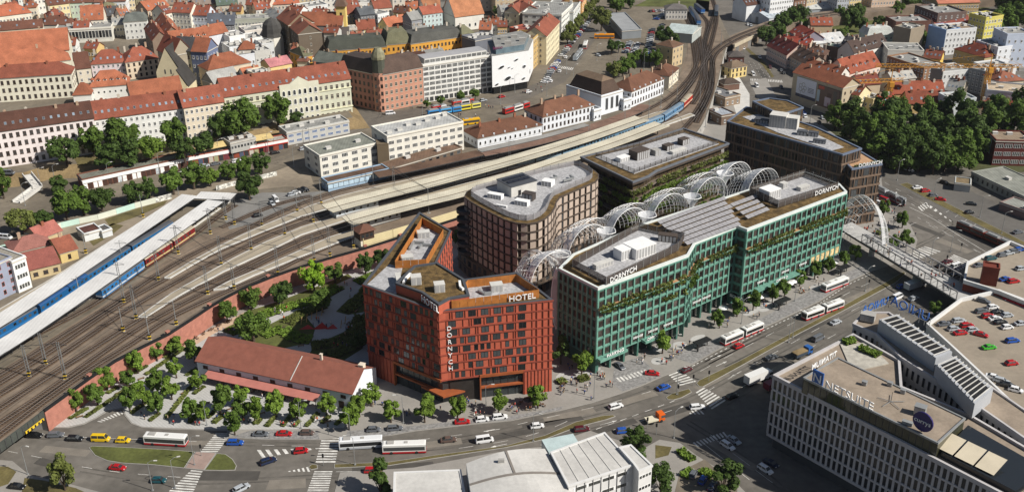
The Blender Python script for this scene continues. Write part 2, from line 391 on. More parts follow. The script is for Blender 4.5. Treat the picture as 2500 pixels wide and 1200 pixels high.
sheet('plaza_paving',PP(PLZ,.13),.136,PAVEL)
for px in([(560,1066),(640,1070),(780,1071),(776,1054),(700,1050),(610,1050)],[(842,1064),(889,1066),(950,1061),(1012,1049),(1150,1033),(1246,1024),(1368,999),(1376,990),(1330,1000),(1240,1015),(1150,1022),(1012,1038),(900,1048),(850,1050)],[(1495,935),(1520,955),(1570,937),(1615,917),(1560,870),(1500,890)],[(1690,887),(1769,842),(1859,800),(1937,763),(2000,733),(2067,688),(2131,658),(2100,650),(2050,672),(1950,725),(1880,765),(1770,815),(1640,870)]):
 sheet('sett_paving',PP(px,.13),.142,SETT)
sheet('station_square',PP([(550,330),(700,360),(760,352),(905,312),(1090,272),(1270,250),(1380,200),(1400,170),(1480,60),(1500,20),(1440,20),(1380,110),(1320,200),(1200,240),(1040,262),(930,275),(860,262),(858,292),(690,330)],ZU),ZU+.01,mat('asphalt_square',(.13,.115,.096),.92,.2,.05))
sheet('tram_street',PP([(-60,600),(-60,480),(200,458),(420,410),(600,370),(720,352),(745,375),(700,405),(560,440),(400,480),(200,540),(60,580)],ZU),ZU+.012,ASPHD)
def tramtrack(px,z,name='tram_track'):
 ln=spline(PP(px,z),6);b=MB()
 for o in(-.75,.75):ribbon(b,ln,o-.1,o+.1,z+.03)
 O(name,b.mesh(name,STEELD),kind='structure')
for px in([(-40,545),(150,510),(330,468),(520,425),(640,395),(760,348),(870,312),(925,288),(925,270),(890,262)],[(-40,558),(150,522),(330,480),(520,436),(645,405),(770,356),(880,318),(940,290),(1030,275),(1150,257),(1290,233)],[(905,292),(1000,268),(1150,247),(1290,222),(1360,170),(1420,90),(1460,30)],[(865,255),(900,275),(960,278),(1060,262)]):
 tramtrack(px,ZU)
def solid(name,pts,z0,z1,ms,mt=None,label=None,cat=None,parent=None,kind=None):
 b=MB();pts=ccw(pts);c=sum((Vector(p)for p in pts),Vector((0,0)))/len(pts)
 b.prism([Vector(p)-c for p in pts],0,z1-z0,0,1 if mt else 0,True)
 return O(name,b.mesh(name,[ms,mt]if mt else ms),parent,(c.x,c.y,z0),label=label,cat=cat,kind=kind)
bx0=WALL[0]
br=T('railway_bridge',(bx0.x-8,bx0.y-8,0),'dark steel railway bridge crossing the street at the left edge','bridge')
def bpart(name,pts,z0,z1,m):
 b=MB();b.prism(ccw([Vector(p)-br.location.to_2d()for p in pts]),z0,z1,0,0,True);O(name,b.mesh(name,m),br)
bdir=(bx0-P2(0,1085,6.6)).normalized()
E0=bx0-bdir*24;E1=bx0-bdir*60
bpart('deck',[bx0+left_n*.4,bx0+left_n*70,E1+left_n*70,E1+left_n*.4],4.6,6.0,STEELD)
bpart('girder',[bx0,bx0+left_n*.35,E1+left_n*.35,E1],4.3,7.1,mat('girder_green_grey',(.055,.062,.055),.7,.2,.3))
for k in range(14):
 q=bx0-bdir*(2+k*2.1);bpart('stiffener',[q-left_n*.12,q,q-bdir*.18,q-bdir*.18-left_n*.12],4.4,7.0,STEELD)
bpart('abutment',[E0-left_n*1.2,E0+left_n*40,E1+left_n*40,E1-left_n*1.2],-.2,4.25,mat('abutment_stone',(.42,.38,.31),.9,.15,.4))
hp=bx0-bdir*1-left_n*.3
bpart('height_bar',[hp,hp-bdir*7,hp-bdir*7-left_n*.3,hp-left_n*.3],4.6,5.3,YELLOWP)
for k in range(5):bpart('warning_stripe',[hp-bdir*(k*1.4+.3)-left_n*.31,hp-bdir*(k*1.4+.9)-left_n*.31,hp-bdir*(k*1.4+.9)-left_n*.33,hp-bdir*(k*1.4+.3)-left_n*.33],4.62,5.28,BLACKP)
wl=WALL[:WALL.index(min(WALL,key=lambda p:(p-P2(1440,428,6.6)).length))]
rw=T('brick_retaining_wall',(wl[0].x,wl[0].y,0),'long red brick retaining wall between railway and plaza','wall')
lo=rw.location.to_2d();b=MB();ribbon(b,[p-lo for p in wl],-.35,.25,6.6,0,6.6);O('brickwork',b.mesh('brickwork',BRICK),rw)
b=MB();ribbon(b,[p-lo for p in wl],-.42,.1,7.5,0,.9);O('coping',b.mesh('coping',BLACKP),rw)
acc=0;nxt=16
for i in range(1,len(wl)):
 acc+=(wl[i]-wl[i-1]).length
 if acc>nxt:
  nxt+=26;t=(wl[i]-wl[i-1]);p=wl[i]-lo;b=MB();b.box(-.6,.6,-.1,.9,6.5,7.9);b.box(-.7,.7,-.2,1.0,7.9,8.05);O('pier',b.mesh('pier',BRICK),rw,(p.x,p.y,0),math.atan2(t.y,t.x))
b=MB();ribbon(b,[p-lo for p in wl],.5,.58,7.7,0,.06);ribbon(b,[p-lo for p in wl],.5,.55,7.2,0,.05);O('guard_rail',b.mesh('guard_rail',STEELD),rw)
def island(name,px,m,z=0.0,label=None,cut=.16):
 pts=ccw(PP(px,z));b=MB();b.prism(pts,z-.1,z+.12,1,1);inn=inset(pts,cut);b.add([(p.x,p.y,z+.145)for p in inn],[tuple(range(len(inn)))],0)
 return O(name,b.mesh(name,[m,KERB]),kind='structure')
island('traffic_island',[(217,1092),(226,1088),(300,1091),(400,1096),(476,1102),(450,1142),(375,1134),(300,1130),(262,1124),(232,1111)],GRASS)
island('traffic_island',[(529,1106),(551,1108),(568,1120),(578,1136),(574,1147),(540,1148),(499,1147)],GRASS)
island('crossing_refuge',[(478,1102),(528,1105),(498,1147),(452,1142)],mat('refuge_paving',(.30,.22,.19),.9,.12,.3))
island('road_median',[(816,1142),(816,1132),(950,1127),(1064,1110),(1235,1087),(1330,1062),(1406,1029),(1470,1014),(1497,1012),(1503,1016),(1480,1024),(1406,1043),(1330,1072),(1235,1092),(1064,1118),(950,1136)],GRASSD)
island('traffic_island',[(1626,969),(1640,960),(1682,948),(1689,957),(1665,970),(1645,976),(1630,975)],GRASSD)
island('road_median',[(1700,935),(1706,928),(1800,883),(1940,808),(2060,745),(2165,687),(2205,663),(2212,667),(2187,690),(2060,758),(1955,812),(1800,898),(1716,944),(1706,943)],GRASSD)
island('traffic_island',[(752,1140),(762,1132),(775,1134),(776,1143),(760,1146)],GRASSD)
island('traffic_island',[(1975,1300),(1970,1210),(1990,1205)],CONC)
sheet('footpath',PP([(-40,1118),(30,1124),(72,1158),(170,1180),(300,1215),(-40,1300)],.1),.12,PAVE,.2,side=KERB)
sheet('dry_verge',PP([(-40,1135),(20,1138),(40,1150),(20,1180),(-40,1200)],.13),.14,GRASSD)
sheet('dry_verge',PP([(60,1165),(110,1172),(185,1190),(240,1215),(50,1215)],.13),.145,GRASSD)
sheet('corner_pavement',PP([(1560,1100),(1610,1072),(1660,1080),(1700,1110),(1780,1160),(1850,1230),(1540,1260)],.1),.12,PAVE,.2,side=KERB)
sheet('lower_pavement',PP([(830,1152),(1010,1140),(1240,1098),(1330,1088),(1440,1050),(1560,1090),(1540,1260),(800,1260)],.1),.1,PAVE,.2,side=KERB)
sheet('corner_lawn',PP([(1600,1085),(1640,1090),(1632,1110),(1600,1118)],.13),.15,GRASSD)
sheet('parking_yard',PP([(1660,1150),(1720,1120),(1800,1190),(1800,1230),(1640,1230)],.13),.15,ASPHD)
sheet('park_lawn',PP([(2005,300),(2110,320),(2300,330),(2420,300),(2520,330),(2520,420),(2390,420),(2330,400),(2230,420),(2150,410),(2040,340)],0),.03,mat('park_ground',(.06,.065,.025),.95,.35,.1))
sheet('car_park_surface',PP([(2155,428),(2230,425),(2330,450),(2400,480),(2520,545),(2520,640),(2440,590),(2330,540),(2240,480)],0),.02,ASPH2)
island('road_verge',[(2195,450),(2215,446),(2330,505),(2420,550),(2520,600),(2520,608),(2410,560),(2300,505)],GRASSD)
sheet('corner_square',PP([(1745,217),(1765,150),(1790,165),(1830,230),(1830,290),(1760,330),(1702,320)],0),.05,CONCL)
sheet('street_pavement',PP([(1830,200),(1870,190),(1905,255),(1985,290),(2040,330),(2010,345),(1940,300),(1860,262)],0),.06,PAVE)
sheet('road_verge',PP([(1820,120),(1826,118),(1870,155),(1890,188),(1884,190),(1862,160)],0),.1,GRASSD)
sheet('wild_lawn',PP([(1900,62),(2100,30),(2300,10),(2420,20),(2200,60),(2040,95),(1960,90)],0),.04,GRASS)
sheet('railway_meadow',PP([(1560,10),(1640,-30),(1735,-30),(1730,30),(1660,18),(1545,16)],ZU),ZU+.03,GRASS)
TER=[(-80,432),(60,420),(110,405),(190,400),(260,405),(370,385),(420,372),(520,350),(560,330),(700,300),(862,287),(830,240),(850,140),(600,60),(0,-60),(-500,-60),(-500,200)]
tp=PP(TER,10.0);b=MB();tp=ccw(tp);b.add([(p.x,p.y,10)for p in tp],[tuple(range(len(tp)))],0);on=inset(tp,-7)
b.add([(p.x,p.y,10)for p in tp]+[(p.x,p.y,5.9)for p in on],[(i,len(tp)+i,len(tp)+(i+1)%len(tp),(i+1)%len(tp))for i in range(len(tp))],1)
O('old_town_terrace',b.mesh('old_town_terrace',[ASPHD,EARTH]),kind='structure')
sheet('terrace_lawn',PP([(190,402),(260,404),(370,384),(470,356),(560,332),(620,318),(600,305),(450,335),(300,360),(180,385)],10),10.02,GRASSD)
def zebra(name,a,b2,c,d,n,z):
 A,B,C,D=[P(*q,z)for q in(a,b2,c,d)];m=MB()
 for i in range(n):
  t0,t1=(i+.12)/n,(i+.62)/n
  m.quad(A.lerp(B,t0),A.lerp(B,t1),C.lerp(D,t1),C.lerp(D,t0))
 return O(name,m.mesh(name,LINE),kind='structure')
G0=.006
zebra('zebra_crossing',(527,1056),(487,1104),(566,1056),(530,1104),10,G0)
zebra('zebra_crossing',(468,1145),(410,1200),(495,1148),(470,1204),9,G0)
zebra('zebra_crossing',(788,1060),(770,1130),(833,1060),(818,1130),11,G0)
zebra('zebra_crossing',(768,1148),(748,1204),(812,1148),(800,1204),10,G0)
zebra('zebra_crossing',(1622,905),(1662,942),(1645,893),(1703,932),8,G0)
zebra('zebra_crossing',(1698,956),(1740,1000),(1718,944),(1775,978),8,G0)
zebra('zebra_crossing',(1503,922),(1578,900),(1513,932),(1588,908),9,.15)
zebra('zebra_crossing',(1690,1080),(1770,1052),(1703,1090),(1778,1062),10,G0)
zebra('zebra_crossing',(236,1028),(298,1000),(247,1030),(304,1008),8,G0)
zebra('zebra_crossing',(2200,622),(2260,600),(2225,640),(2300,612),9,G0)
zebra('zebra_crossing',(2300,640),(2330,620),(2340,660),(2380,640),7,G0)
zebra('zebra_crossing',(1832,192),(1910,196),(1832,197),(1912,202),20,G0)
zebra('zebra_crossing',(2240,505),(2275,485),(2250,515),(2290,495),7,G0)
zebra('zebra_crossing',(2300,515),(2320,510),(2310,528),(2335,520),5,G0)
zebra('zebra_crossing',(1360,166),(1398,172),(1365,160),(1402,166),9,ZU+.03)
zebra('zebra_crossing',(1425,70),(1455,72),(1428,75),(1458,77),8,ZU+.03)
def hatch(a,b2,c,n=6,z=G0):
 A,B,C=[P(*q,z)for q in(a,b2,c)];m=MB()
 for i in range(1,n+1):
  t0,t1=(i-.45)/n,i/n
  m.quad(A.lerp(B,t0),A.lerp(B,t1),A.lerp(C,t1),A.lerp(C,t0))
 O('road_marking',m.mesh('road_marking',LINE),kind='structure')
hatch((790,1092),(627,1097),(640,1116),8);hatch((698,1150),(752,1138),(757,1150),5);hatch((1680,1010),(1700,990),(1720,1010),4)
hatch((2330,545),(2255,498),(2262,492),6);hatch((2140,480),(2190,468),(2190,478),5)
def dash(px,z=G0,w=.14,on=3.0,off=4.5,cont=False):
 ln=spline(PP(px,z),1.0);m=MB();i=0;n=len(ln)
 if cont:ribbon(m,ln,-w/2,w/2,z)
 else:
  s=0;seg=[];last=ln[0];draw=True;acc=0
  for p in ln:
   acc+=(p-last).length;last=p
   if draw:seg.append(p)
   if acc>(on if draw else off):
    if draw and len(seg)>1:ribbon(m,seg,-w/2,w/2,z)
    draw=not draw;acc=0;seg=[p]if draw else[]
 if m.v:O('lane_marking',m.mesh('lane_marking',LINE),kind='structure')
dash([(40,1055),(200,1066),(330,1071),(480,1076)],cont=True)
dash([(20,1100),(110,1118),(200,1138),(300,1152),(390,1160),(480,1166)])
dash([(640,1085),(760,1088),(830,1086)]);dash([(850,1084),(950,1078),(1060,1068),(1200,1048),(1350,1015),(1480,985),(1620,945)],on=3,off=6)
dash([(820,1150),(960,1146),(1100,1128),(1240,1104)],cont=True)
dash([(1120,1093),(1240,1074),(1330,1050),(1400,1020)],on=4,off=5);dash([(1320,1085),(1420,1058),(1530,1020),(1660,972)],w=.2,on=1.5,off=1.5)
dash([(1440,1065),(1540,1035),(1640,1000)]);dash([(1400,1052),(1500,1028)])
dash([(1710,905),(1790,862),(1880,815),(1970,770),(2070,715),(2160,672)],on=4,off=6);dash([(1690,893),(1775,849),(1862,807),(1940,770),(2003,739),(2070,695),(2128,668)],w=.3,on=.6,off=.6)
dash([(1720,958),(1810,905),(1900,855),(2000,800),(2110,742)],on=4,off=6);dash([(1752,978),(1850,922),(1940,870),(2040,815)],on=4,off=6)
dash([(1735,1060),(1770,1090),(1830,1135),(1890,1180)],on=6,off=2);dash([(1710,1075),(1760,1115),(1830,1170)],cont=True)
dash([(2150,620),(2230,545),(2290,560),(2400,620)]);dash([(2240,530),(2300,562),(2380,610),(2440,650)],on=2,off=2);dash([(2220,505),(2280,535),(2350,580),(2450,640)],w=.2,cont=True)
dash([(2160,445),(2260,500),(2400,575),(2500,630)]);dash([(2180,470),(2230,500),(2330,560)],on=2,off=3)
for k in range(5):dash([(1828+k*12,150+k*3),(1850+k*10,190)],on=2,off=3)
for k in range(10):dash([(2310+k*22,518+k*11),(2322+k*22,510+k*11)],z=.03,cont=True)
for k in range(4):dash([(2240+k*16,470+k*8),(2252+k*16,464+k*8)],z=.03,cont=True)
def arrow(px,py,qx,qy,z=G0):
 a,b2=P(px,py,z),P(qx,qy,z);d=(b2-a).normalized();n=Vector((-d.y,d.x,0));m=MB()
 m.quad(a-n*.1,a+d*3.4-n*.1,a+d*3.4+n*.1,a+n*.1);m.add([a+d*3.4-n*.4,a+d*5,a+d*3.4+n*.4],[(0,1,2)]);O('lane_arrow',m.mesh('lane_arrow',LINE),kind='structure')
for q in((1220,1046,1195,1050),(1238,1082,1210,1088),(1470,1035,1500,1027),(1735,877,1755,868),(1748,893,1768,884),(1810,905,1790,916),(1830,870,1850,860)):arrow(*q)
# ================================================================== RAILWAY
sheet('railway_ballast',[w+Vector((0,0))for w in offs(WALL,.6)]+PP([(1768,95),(1752,50),(1742,5),(1700,0),(1690,60),(1675,130),(1655,200),(1600,262),(1470,315),(1330,352),(1200,380),(1000,428),(900,450),(800,472),(700,505),(600,548),(520,555),(440,610),(250,745),(0,905),(-200,1010),(-400,1200)],ZU)+[WALL[0]-e0*90],ZU+.03,GRAVEL)
def track(px,z=ZU,label=None,sleepers=True,closed=None):
 ln=spline(PP(px,z),5.0);c=ln[0];q=[p-c for p in ln]
 b=MB();ribbon(b,q,-1.7,1.7,z+.1,0,.07);t=O('railway_track',b.mesh('railway_track',mat('ballast_track',(.098,.066,.043),.97,.22,.2,bump=.3)),None,(c.x,c.y,0),kind='structure')
 for o in(-.75,.75):
  b=MB();ribbon(b,q,o-.055,o+.055,z+.38,0,.17);O('rail',b.mesh('rail',RAILM),t)
 if sleepers:
  b=MB();acc=0
  for i in range(1,len(q)):
   a,e=q[i-1],q[i];d=e-a;L=d.length
   if L<1e-6:continue
   u=d/L;n=Vector((-u.y,u.x));s=-acc%0.95
   while s<L:
    p=a+u*s
    b.add([(*(p+n*x+u*y),z+h)for h in(.1,.22)for x,y in((-1.3,-.16),(-1.3,.16),(1.3,.16),(1.3,-.16))],[(4,7,6,5),(0,4,5,1),(2,6,7,3),(1,5,6,2),(3,7,4,0)]);s+=.95
   acc+=L
  O('sleepers',b.mesh('sleepers',SLEEP),t,kind='stuff')
 return t
TR1=[(-60,1105),(0,1060),(106,980),(212,906),(319,840),(400,785),(462,752),(569,704),(650,672),(736,630),(820,595),(885,575)]
TR2=[(-60,1075),(0,1033),(80,980),(186,906),(270,847),(356,790),(462,733),(550,687),(643,639),(736,597),(857,553),(1000,512),(1133,475),(1280,430)]
TR3=[(-60,1038),(0,996),(106,927),(212,860),(300,803),(380,756),(462,712),(550,673),(643,626),(736,584),(847,545),(1000,500),(1133,462),(1280,420)]
TR4=[(-60,1000),(0,962),(80,912),(159,860),(250,797),(330,745),(409,700),(489,655),(569,617),(643,580),(736,545),(820,519),(933,489),(1100,448),(1266,405),(1370,381),(1440,360),(1560,320),(1635,288),(1690,240),(1712,195),(1716,160),(1714,120),(1700,60),(1690,20)]
TR5=[(-60,972),(0,934),(80,885),(159,834),(250,772),(330,722),(409,678),(489,634),(569,598),(643,566),(736,532),(820,507),(933,479),(1100,440),(1266,398)]
TR6=[(-60,950),(0,914),(80,866),(159,815),(240,765),(303,724),(383,671),(462,624),(542,585),(622,548),(689,516),(759,488),(829,465),(912,447),(1050,416),(1200,382),(1330,351),(1470,312),(1580,268),(1650,225),(1690,180),(1705,140),(1703,110),(1688,70),(1680,30)]
for q in(TR1,TR2,TR3,TR4,TR5,TR6):track(q)
track([(-40,878),(120,800),(240,735),(351,655),(452,588),(540,522),(575,500)])
track([(-60,860),(0,825),(120,754),(240,673),(360,597),(430,555),(470,527)])
track([(540,555),(640,512),(700,492),(760,478)])
for q in([(1690,255),(1722,200),(1722,160),(1718,110),(1728,62),(1716,40),(1700,25)],[(1640,262),(1690,200),(1722,150),(1745,120),(1790,92),(1850,68),(1905,52),(2000,36),(2100,24)],[(1700,300),(1735,225),(1737,170),(1750,130),(1800,96),(1856,74),(1908,58),(2000,41),(2100,29)],[(1690,290),(1728,215),(1720,165),(1740,90),(1749,40),(1740,0)],[(1600,290),(1670,225),(1698,170),(1690,95),(1683,60),(1660,25)],[(1670,315),(1715,260),(1738,200),(1738,150),(1722,110),(1735,60),(1748,20)]):
 track(q,ZU+.012)
b=MB();up=PP([(1781,88),(1867,54),(1950,35),(2100,19),(2300,-4),(2600,-30)],ZU);dn=PP([(1790,112),(1860,78),(1960,56),(2100,34),(2300,8),(2600,-18)],ZU)
n=len(up);b.add([(p.x,p.y,ZU)for p in dn+up]+[(p.x,p.y,-.2)for p in dn],[(i,i+1,n+i+1,n+i)for i in range(n-1)]+[(2*n+i,2*n+i+1,i+1,i)for i in range(n-1)]);O('railway_embankment',b.mesh('railway_embankment',GRAVEL),kind='structure')
t=T('railway_viaduct',(*dn[0],0),'curved railway viaduct with pale parapet over the side street','viaduct')
b=MB();sp=spline([p-dn[0]for p in dn[:2]],4);ribbon(b,sp,-1.1,-.2,7.0,0,2.2);O('parapet',b.mesh('parapet',mat('viaduct_stone',(.44,.38,.28),.9,.12,.3)),t)
for k in(2,len(sp)//2,len(sp)-2):
 b=MB();p=sp[k];b.box(p.x-1,p.x+1,p.y-1.4,p.y-.2,-.2,5);O('pier',b.mesh('pier',CONC),t)
PLATM=mat('platform_surface',(.33,.285,.215),.93,.1,.15)
def platform(lo,up,z=ZU,cap=True,kind='structure'):
 pts=ccw(PP(lo,z+.5)+list(reversed(PP(up,z+.5))));b=MB();b.prism(pts,z,z+.5,1,1);inn=inset(pts,.55);b.add([(p.x,p.y,z+.512)for p in inn],[tuple(range(len(inn)))],0)
 O('platform',b.mesh('platform',[PLATM,CONCL]),kind=kind)
platform([(401,678),(415,678),(478,641),(542,606),(650,562),(736,527),(801,509),(930,488),(1100,448),(1300,398),(1500,335),(1600,292),(1657,276)],[(401,676),(462,639),(526,604),(590,572),(650,546),(759,500),(829,477),(930,452),(1100,415),(1300,365),(1480,315),(1600,274),(1645,265)])
platform([(338,773),(356,773),(446,716),(547,661),(650,615),(736,572),(838,539),(1000,500),(1150,462),(1300,420),(1500,355),(1640,300),(1697,281)],[(338,771),(415,716),(500,668),(569,629),(650,588),(736,553),(810,530),(930,500),(1100,456),(1300,405),(1480,350),(1600,308),(1685,276)])
platform([(521,707),(550,704),(620,671),(736,625),(875,572)],[(521,705),(560,684),(640,651),(713,618),(805,577),(875,556)])
platform([(-80,905),(0,865),(120,785),(240,715),(350,640),(450,570),(540,506),(572,484),(520,480)],[(-80,870),(0,826),(120,757),(240,680),(350,608),(450,548),(520,505)])
platform([(-60,815),(0,778),(120,705),(240,628),(360,550),(460,490)],[(-60,790),(0,752),(120,682),(240,605),(360,530),(470,475)])
sheet('yard_asphalt',PP([(575,490),(640,470),(745,470),(800,465),(690,510),(620,545),(560,560),(545,530)],ZU),ZU+.045,mat('yard_grey',(.19,.185,.175),.93,.15,.1))
sheet('yard_asphalt',PP([(60,690),(170,640),(330,555),(440,490),(560,470),(700,455),(770,460),(745,390),(640,430),(470,455),(330,505),(150,555),(30,610),(30,660)],ZU),ZU+.02,mat('yard_sand',(.24,.20,.15),.95,.2,.06))
for px in([(255,535),(330,510),(410,488),(400,500),(330,530),(268,552)],[(215,585),(245,560),(275,545),(302,550),(270,575),(228,600)]):sheet('dry_grass_patch',PP(px,ZU),ZU+.035,GRASSD)
def canopy(name,label,line_px,zr,w0,w1,top,side,posts=14.0,ridge=None,thick=.35,bands=False,cat='canopy',postm=None):
 ln=spline(PP(line_px,zr),5.0);c=ln[0];q=[p-c for p in ln]
 t=T(name,(c.x,c.y,ZU),label,cat)
 b=MB();zz=zr-ZU
 if bands:
  m=(w0+w1)/2
  for a,e,za,ze in((w0,m-.35,zz+.35,zz),(m+.35,w1,zz,zz+.35)):
   l,r=offs(q,e),offs(q,a);n=len(q)
   b.add([(p.x,p.y,za)for p in r]+[(p.x,p.y,ze)for p in l]+[(p.x,p.y,za-thick)for p in r]+[(p.x,p.y,ze-thick)for p in l],[(i,i+1,n+i+1,n+i)for i in range(n-1)]+[(2*n+i,2*n+i+1,i+1,i)for i in range(n-1)]+[(n+i,n+i+1,3*n+i+1,3*n+i)for i in range(n-1)]+[(2*n,0,n,3*n)]+[(n-1,3*n-1,4*n-1,2*n-1)])
  O('roof',b.mesh('roof',top),t)
  g=MB();ribbon(g,q,m-.36,m+.36,zz-.02,0,.2);O('gutter',g.mesh('gutter',mat('gutter_brown',(.15,.12,.085),.9,.15,.4)),t)
 else:
  ribbon(b,q,w0,w1,zz,0,thick,1);O('roof',b.mesh('roof',[top,side]),t)
 acc,nx=0,4.0;me=None;mid=offs(q,(w0+w1)/2)
 k=MB();k.box(-.16,.16,-.16,.16,.4,zz-.3);k.box(-1.6,1.6,-.1,.1,zz-.75,zz-.45);me=k.mesh('post',postm or STEELD)
 for i in range(1,len(mid)):
  d=mid[i]-mid[i-1];acc+=d.length
  if acc>nx:nx+=posts;O('post',me,t,(mid[i].x,mid[i].y,0),math.atan2(d.y,d.x)+math.pi/2)
 return t
canopy('platform_roof','upper of the two long cream platform roofs, nearer the station building',[(812,519),(870,503),(930,488),(1100,444),(1300,388),(1440,345),(1540,310),(1585,294)],ZU+5,0,9.2,CREAM_C,CREAM_C,bands=True)
canopy('platform_roof','lower of the two long cream platform roofs, nearer the brick wall',[(862,550),(940,528),(1050,500),(1150,475),(1300,428),(1440,380),(1540,345),(1635,308)],ZU+5,0,9.2,CREAM_C,CREAM_C,bands=True)
canopy('platform_roof','left one of the two white straight platform roofs',[(-120,868),(80,748),(483,478)],ZU+4.6,0,7.5,WHITE_C,STEELD,posts=10)
canopy('platform_roof','right one of the two white straight platform roofs, beside the blue and red train',[(-120,944),(0,868),(182,748),(546.7,491.7)],ZU+4.6,0,7.7,WHITE_C,STEELD,posts=10)
canopy('platform_roof','white cross roof joining the ends of the two stub platforms',[(473,484),(562,488)],ZU+4.64,0,7.5,WHITE_C,STEELD,posts=9)
RUST=mat('rusty_sheet',(.115,.068,.045),.9,.3,.15)
canopy('platform_roof','dark rusty platform roof in front of the white station wing',[(925,433),(1000,419),(1100,397),(1183,378)],ZU+4.5,0,7.5,RUST,STEELD,posts=9)
canopy('station_awning','brown and grey awning along the white station building',[(1185,381),(1330,350),(1470,310),(1560,276),(1592,258)],ZU+4.5,0,7.0,mat('awning_brown',(.19,.115,.085),.9,.25,.12),STEELD,posts=10)
canopy('station_awning','grey rear strip of the station awning against the white walls',[(1176,371),(1323,338),(1440,306)],ZU+4.75,0,4.2,mat('awning_grey',(.27,.265,.25),.9,.15,.15),STEELD,posts=18)
def waiting(label,A,B,h=4.2,dep=5.5):
 z0=ZU+.5;a,b2=P2(*A,z0),P2(*B,z0);d=(b2-a).normalized();n=Vector((-d.y,d.x));t=T('platform_hut',(a.x,a.y,z0),label,'hut')
 q=[Vector((0,0)),b2-a,b2-a+n*dep,n*dep];b=MB();b.prism(q,0,h-.45,0);O('wall',b.mesh('wall',wallm('b9c2c9')),t);L=(a.x,a.y,z0)
 facade(t,L,a,b2,z0,1,6,1.3,1.3,3,1.3,('plain',WHITEP,GLASS));e=a+n*dep;facade(t,L,e,a,z0,1,1,1.2,1.3,3,1.3,('plain',WHITEP,GLASS))
 b=MB();b.prism([p+(p-q[1]/2-n*dep/2)*.015 for p in q],.1,.9,0);O('plinth',b.mesh('plinth',CONC),t)
waiting('pale blue waiting room under the left end of the upper cream roof',(822,534),(924,505));waiting('pale blue waiting room under the left end of the lower cream roof',(874,562),(978,532))
tz=ZU;a=P2(882,607,tz)
t=T('signal_tower',(a.x,a.y,tz),'small brown signal tower with hipped roof above the cream wall','tower');d=(P2(918,597,tz)-a).normalized();n=Vector((-d.y,d.x));ang=math.atan2(d.y,d.x)
b=MB();b.box(0,5.6,0,5,0,3.2,0);O('base',b.mesh('base',wallm('d9d2c0')),t,rz=ang)
b=MB();b.box(-.15,5.75,-.15,5.15,3.2,6.6,0);w_=O('cabin',b.mesh('cabin',mat('tower_brown',(.06,.035,.024),.8,.15,.4)),t,rz=ang)
b=MB();[b.box(x,x+1.2,-.2,-.16,4.2,5.6)for x in(.4,2.2,4.0)];O('glazing',b.mesh('glazing',GLASS),t,rz=ang)
b=MB();b.add([(-.9,-.9,6.6),(6.5,-.9,6.6),(6.5,5.9,6.6),(-.9,5.9,6.6),(2.8,2.5,8.8)],[(0,1,4),(1,2,4),(2,3,4),(3,0,4),(3,2,1,0)]);O('roof',b.mesh('roof',roofm('6b4a3c')),t,rz=ang)
wp=spline(PP([(888,605),(960,585),(1050,558),(1140,530),(1200,510)],ZU),9);t=T('cream_screen_wall',(wp[0].x,wp[0].y,ZU),'cream panelled screen wall on top of the brick wall','wall')
for i in range(len(wp)-1):
 a,b2=wp[i]-wp[0],wp[i+1]-wp[0];d=b2-a;b=MB();b.box(.05,d.length-.05,-.2,.2,0,4.3);O('panel',b.mesh('panel',mat('panel_cream',(.62,.53,.31),.85,.08,.2)),t,(a.x,a.y,0),math.atan2(d.y,d.x))
 b=MB();b.box(-.15,.15,-.28,.28,0,4.5);O('pier',b.mesh('pier',wallm('b8aa84')),t,(a.x,a.y,0),math.atan2(d.y,d.x))
def mast(label,px,py,h,kind='lattice',z=ZU,yel=True):
 p=P(px,py,z);t=T('catenary_mast',p,label,'mast','masts of the railway overhead line')
 b=MB()
 if kind=='lattice':
  for sx in(-.42,.42):
   for sy in(-.16,.16):b.tube((sx,sy,0),(sx*.7,sy*.8,h),.07,4)
  k=0;zz=0
  while zz<h-1:b.tube((-.42*(1-zz/h*.3),0,zz),(.42*(1-zz/h*.3),0,zz+1),.04,4);zz+=1
 else:b.tube((0,0,0),(0,0,h),.15,6,r2=.11)
 O('shaft',b.mesh('shaft',STEEL),t)
 b=MB();b.bar((-1.8,0,h-1.2),(2.6,0,h-1.2),.1,.14);b.bar((0,0,h-.2),(2.6,0,h-1.1),.06,.06);O('bracket',b.mesh('bracket',STEELD),t)
 if yel:
  for i in range(4):
   b=MB();b.box(-.5,.5,-.24,.24,i*.55+.05,i*.55+.32);O('warning_stripe',b.mesh('warning_stripe',YELLOWP if i%2==0 else BLACKP),t)
 b=MB();b.box(-.7,.7,-.5,.5,-.1,.12);O('footing',b.mesh('footing',CONC),t)
 return p
ML=[(72,918,11,'lattice'),(112,888,11,'lattice'),(160,925,13,'lattice'),(301,808,9,'pole'),(333,778,13,'lattice'),(388,684,12,'lattice'),(303,738,10,'lattice'),(366,829,10,'pole'),(431,793,9,'pole'),(436,620,12,'lattice'),(508,718,11,'lattice'),(541,648,12,'lattice'),(572,705,10,'lattice'),(514,571,11,'lattice'),(614,612,12,'lattice'),(640,552,11,'lattice'),(573,548,11,'lattice'),(552,536,10,'lattice'),(679,670,12,'lattice'),(696,575,12,'lattice'),(726,518,11,'pole'),(766,542,12,'lattice'),(785,500,12,'pole'),(806,625,12,'lattice'),(768,640,11,'lattice'),(864,605,11,'lattice'),(912,450,12,'pole'),(963,470,12,'lattice'),(1047,520,11,'pole'),(1244,400,12,'lattice'),(1438,343,12,'lattice'),(1524,315,12,'lattice'),(1583,295,11,'pole'),(1613,262,11,'pole'),(1652,250,11,'pole'),(1708,250,12,'pole'),(1722,310,10,'pole'),(1640,215,10,'pole'),(1760,110,10,'pole'),(1700,95,10,'pole'),(300,640,9,'pole'),(350,530,10,'pole'),(210,618,9,'pole'),(197,730,9,'pole'),(295,700,10,'lattice')]
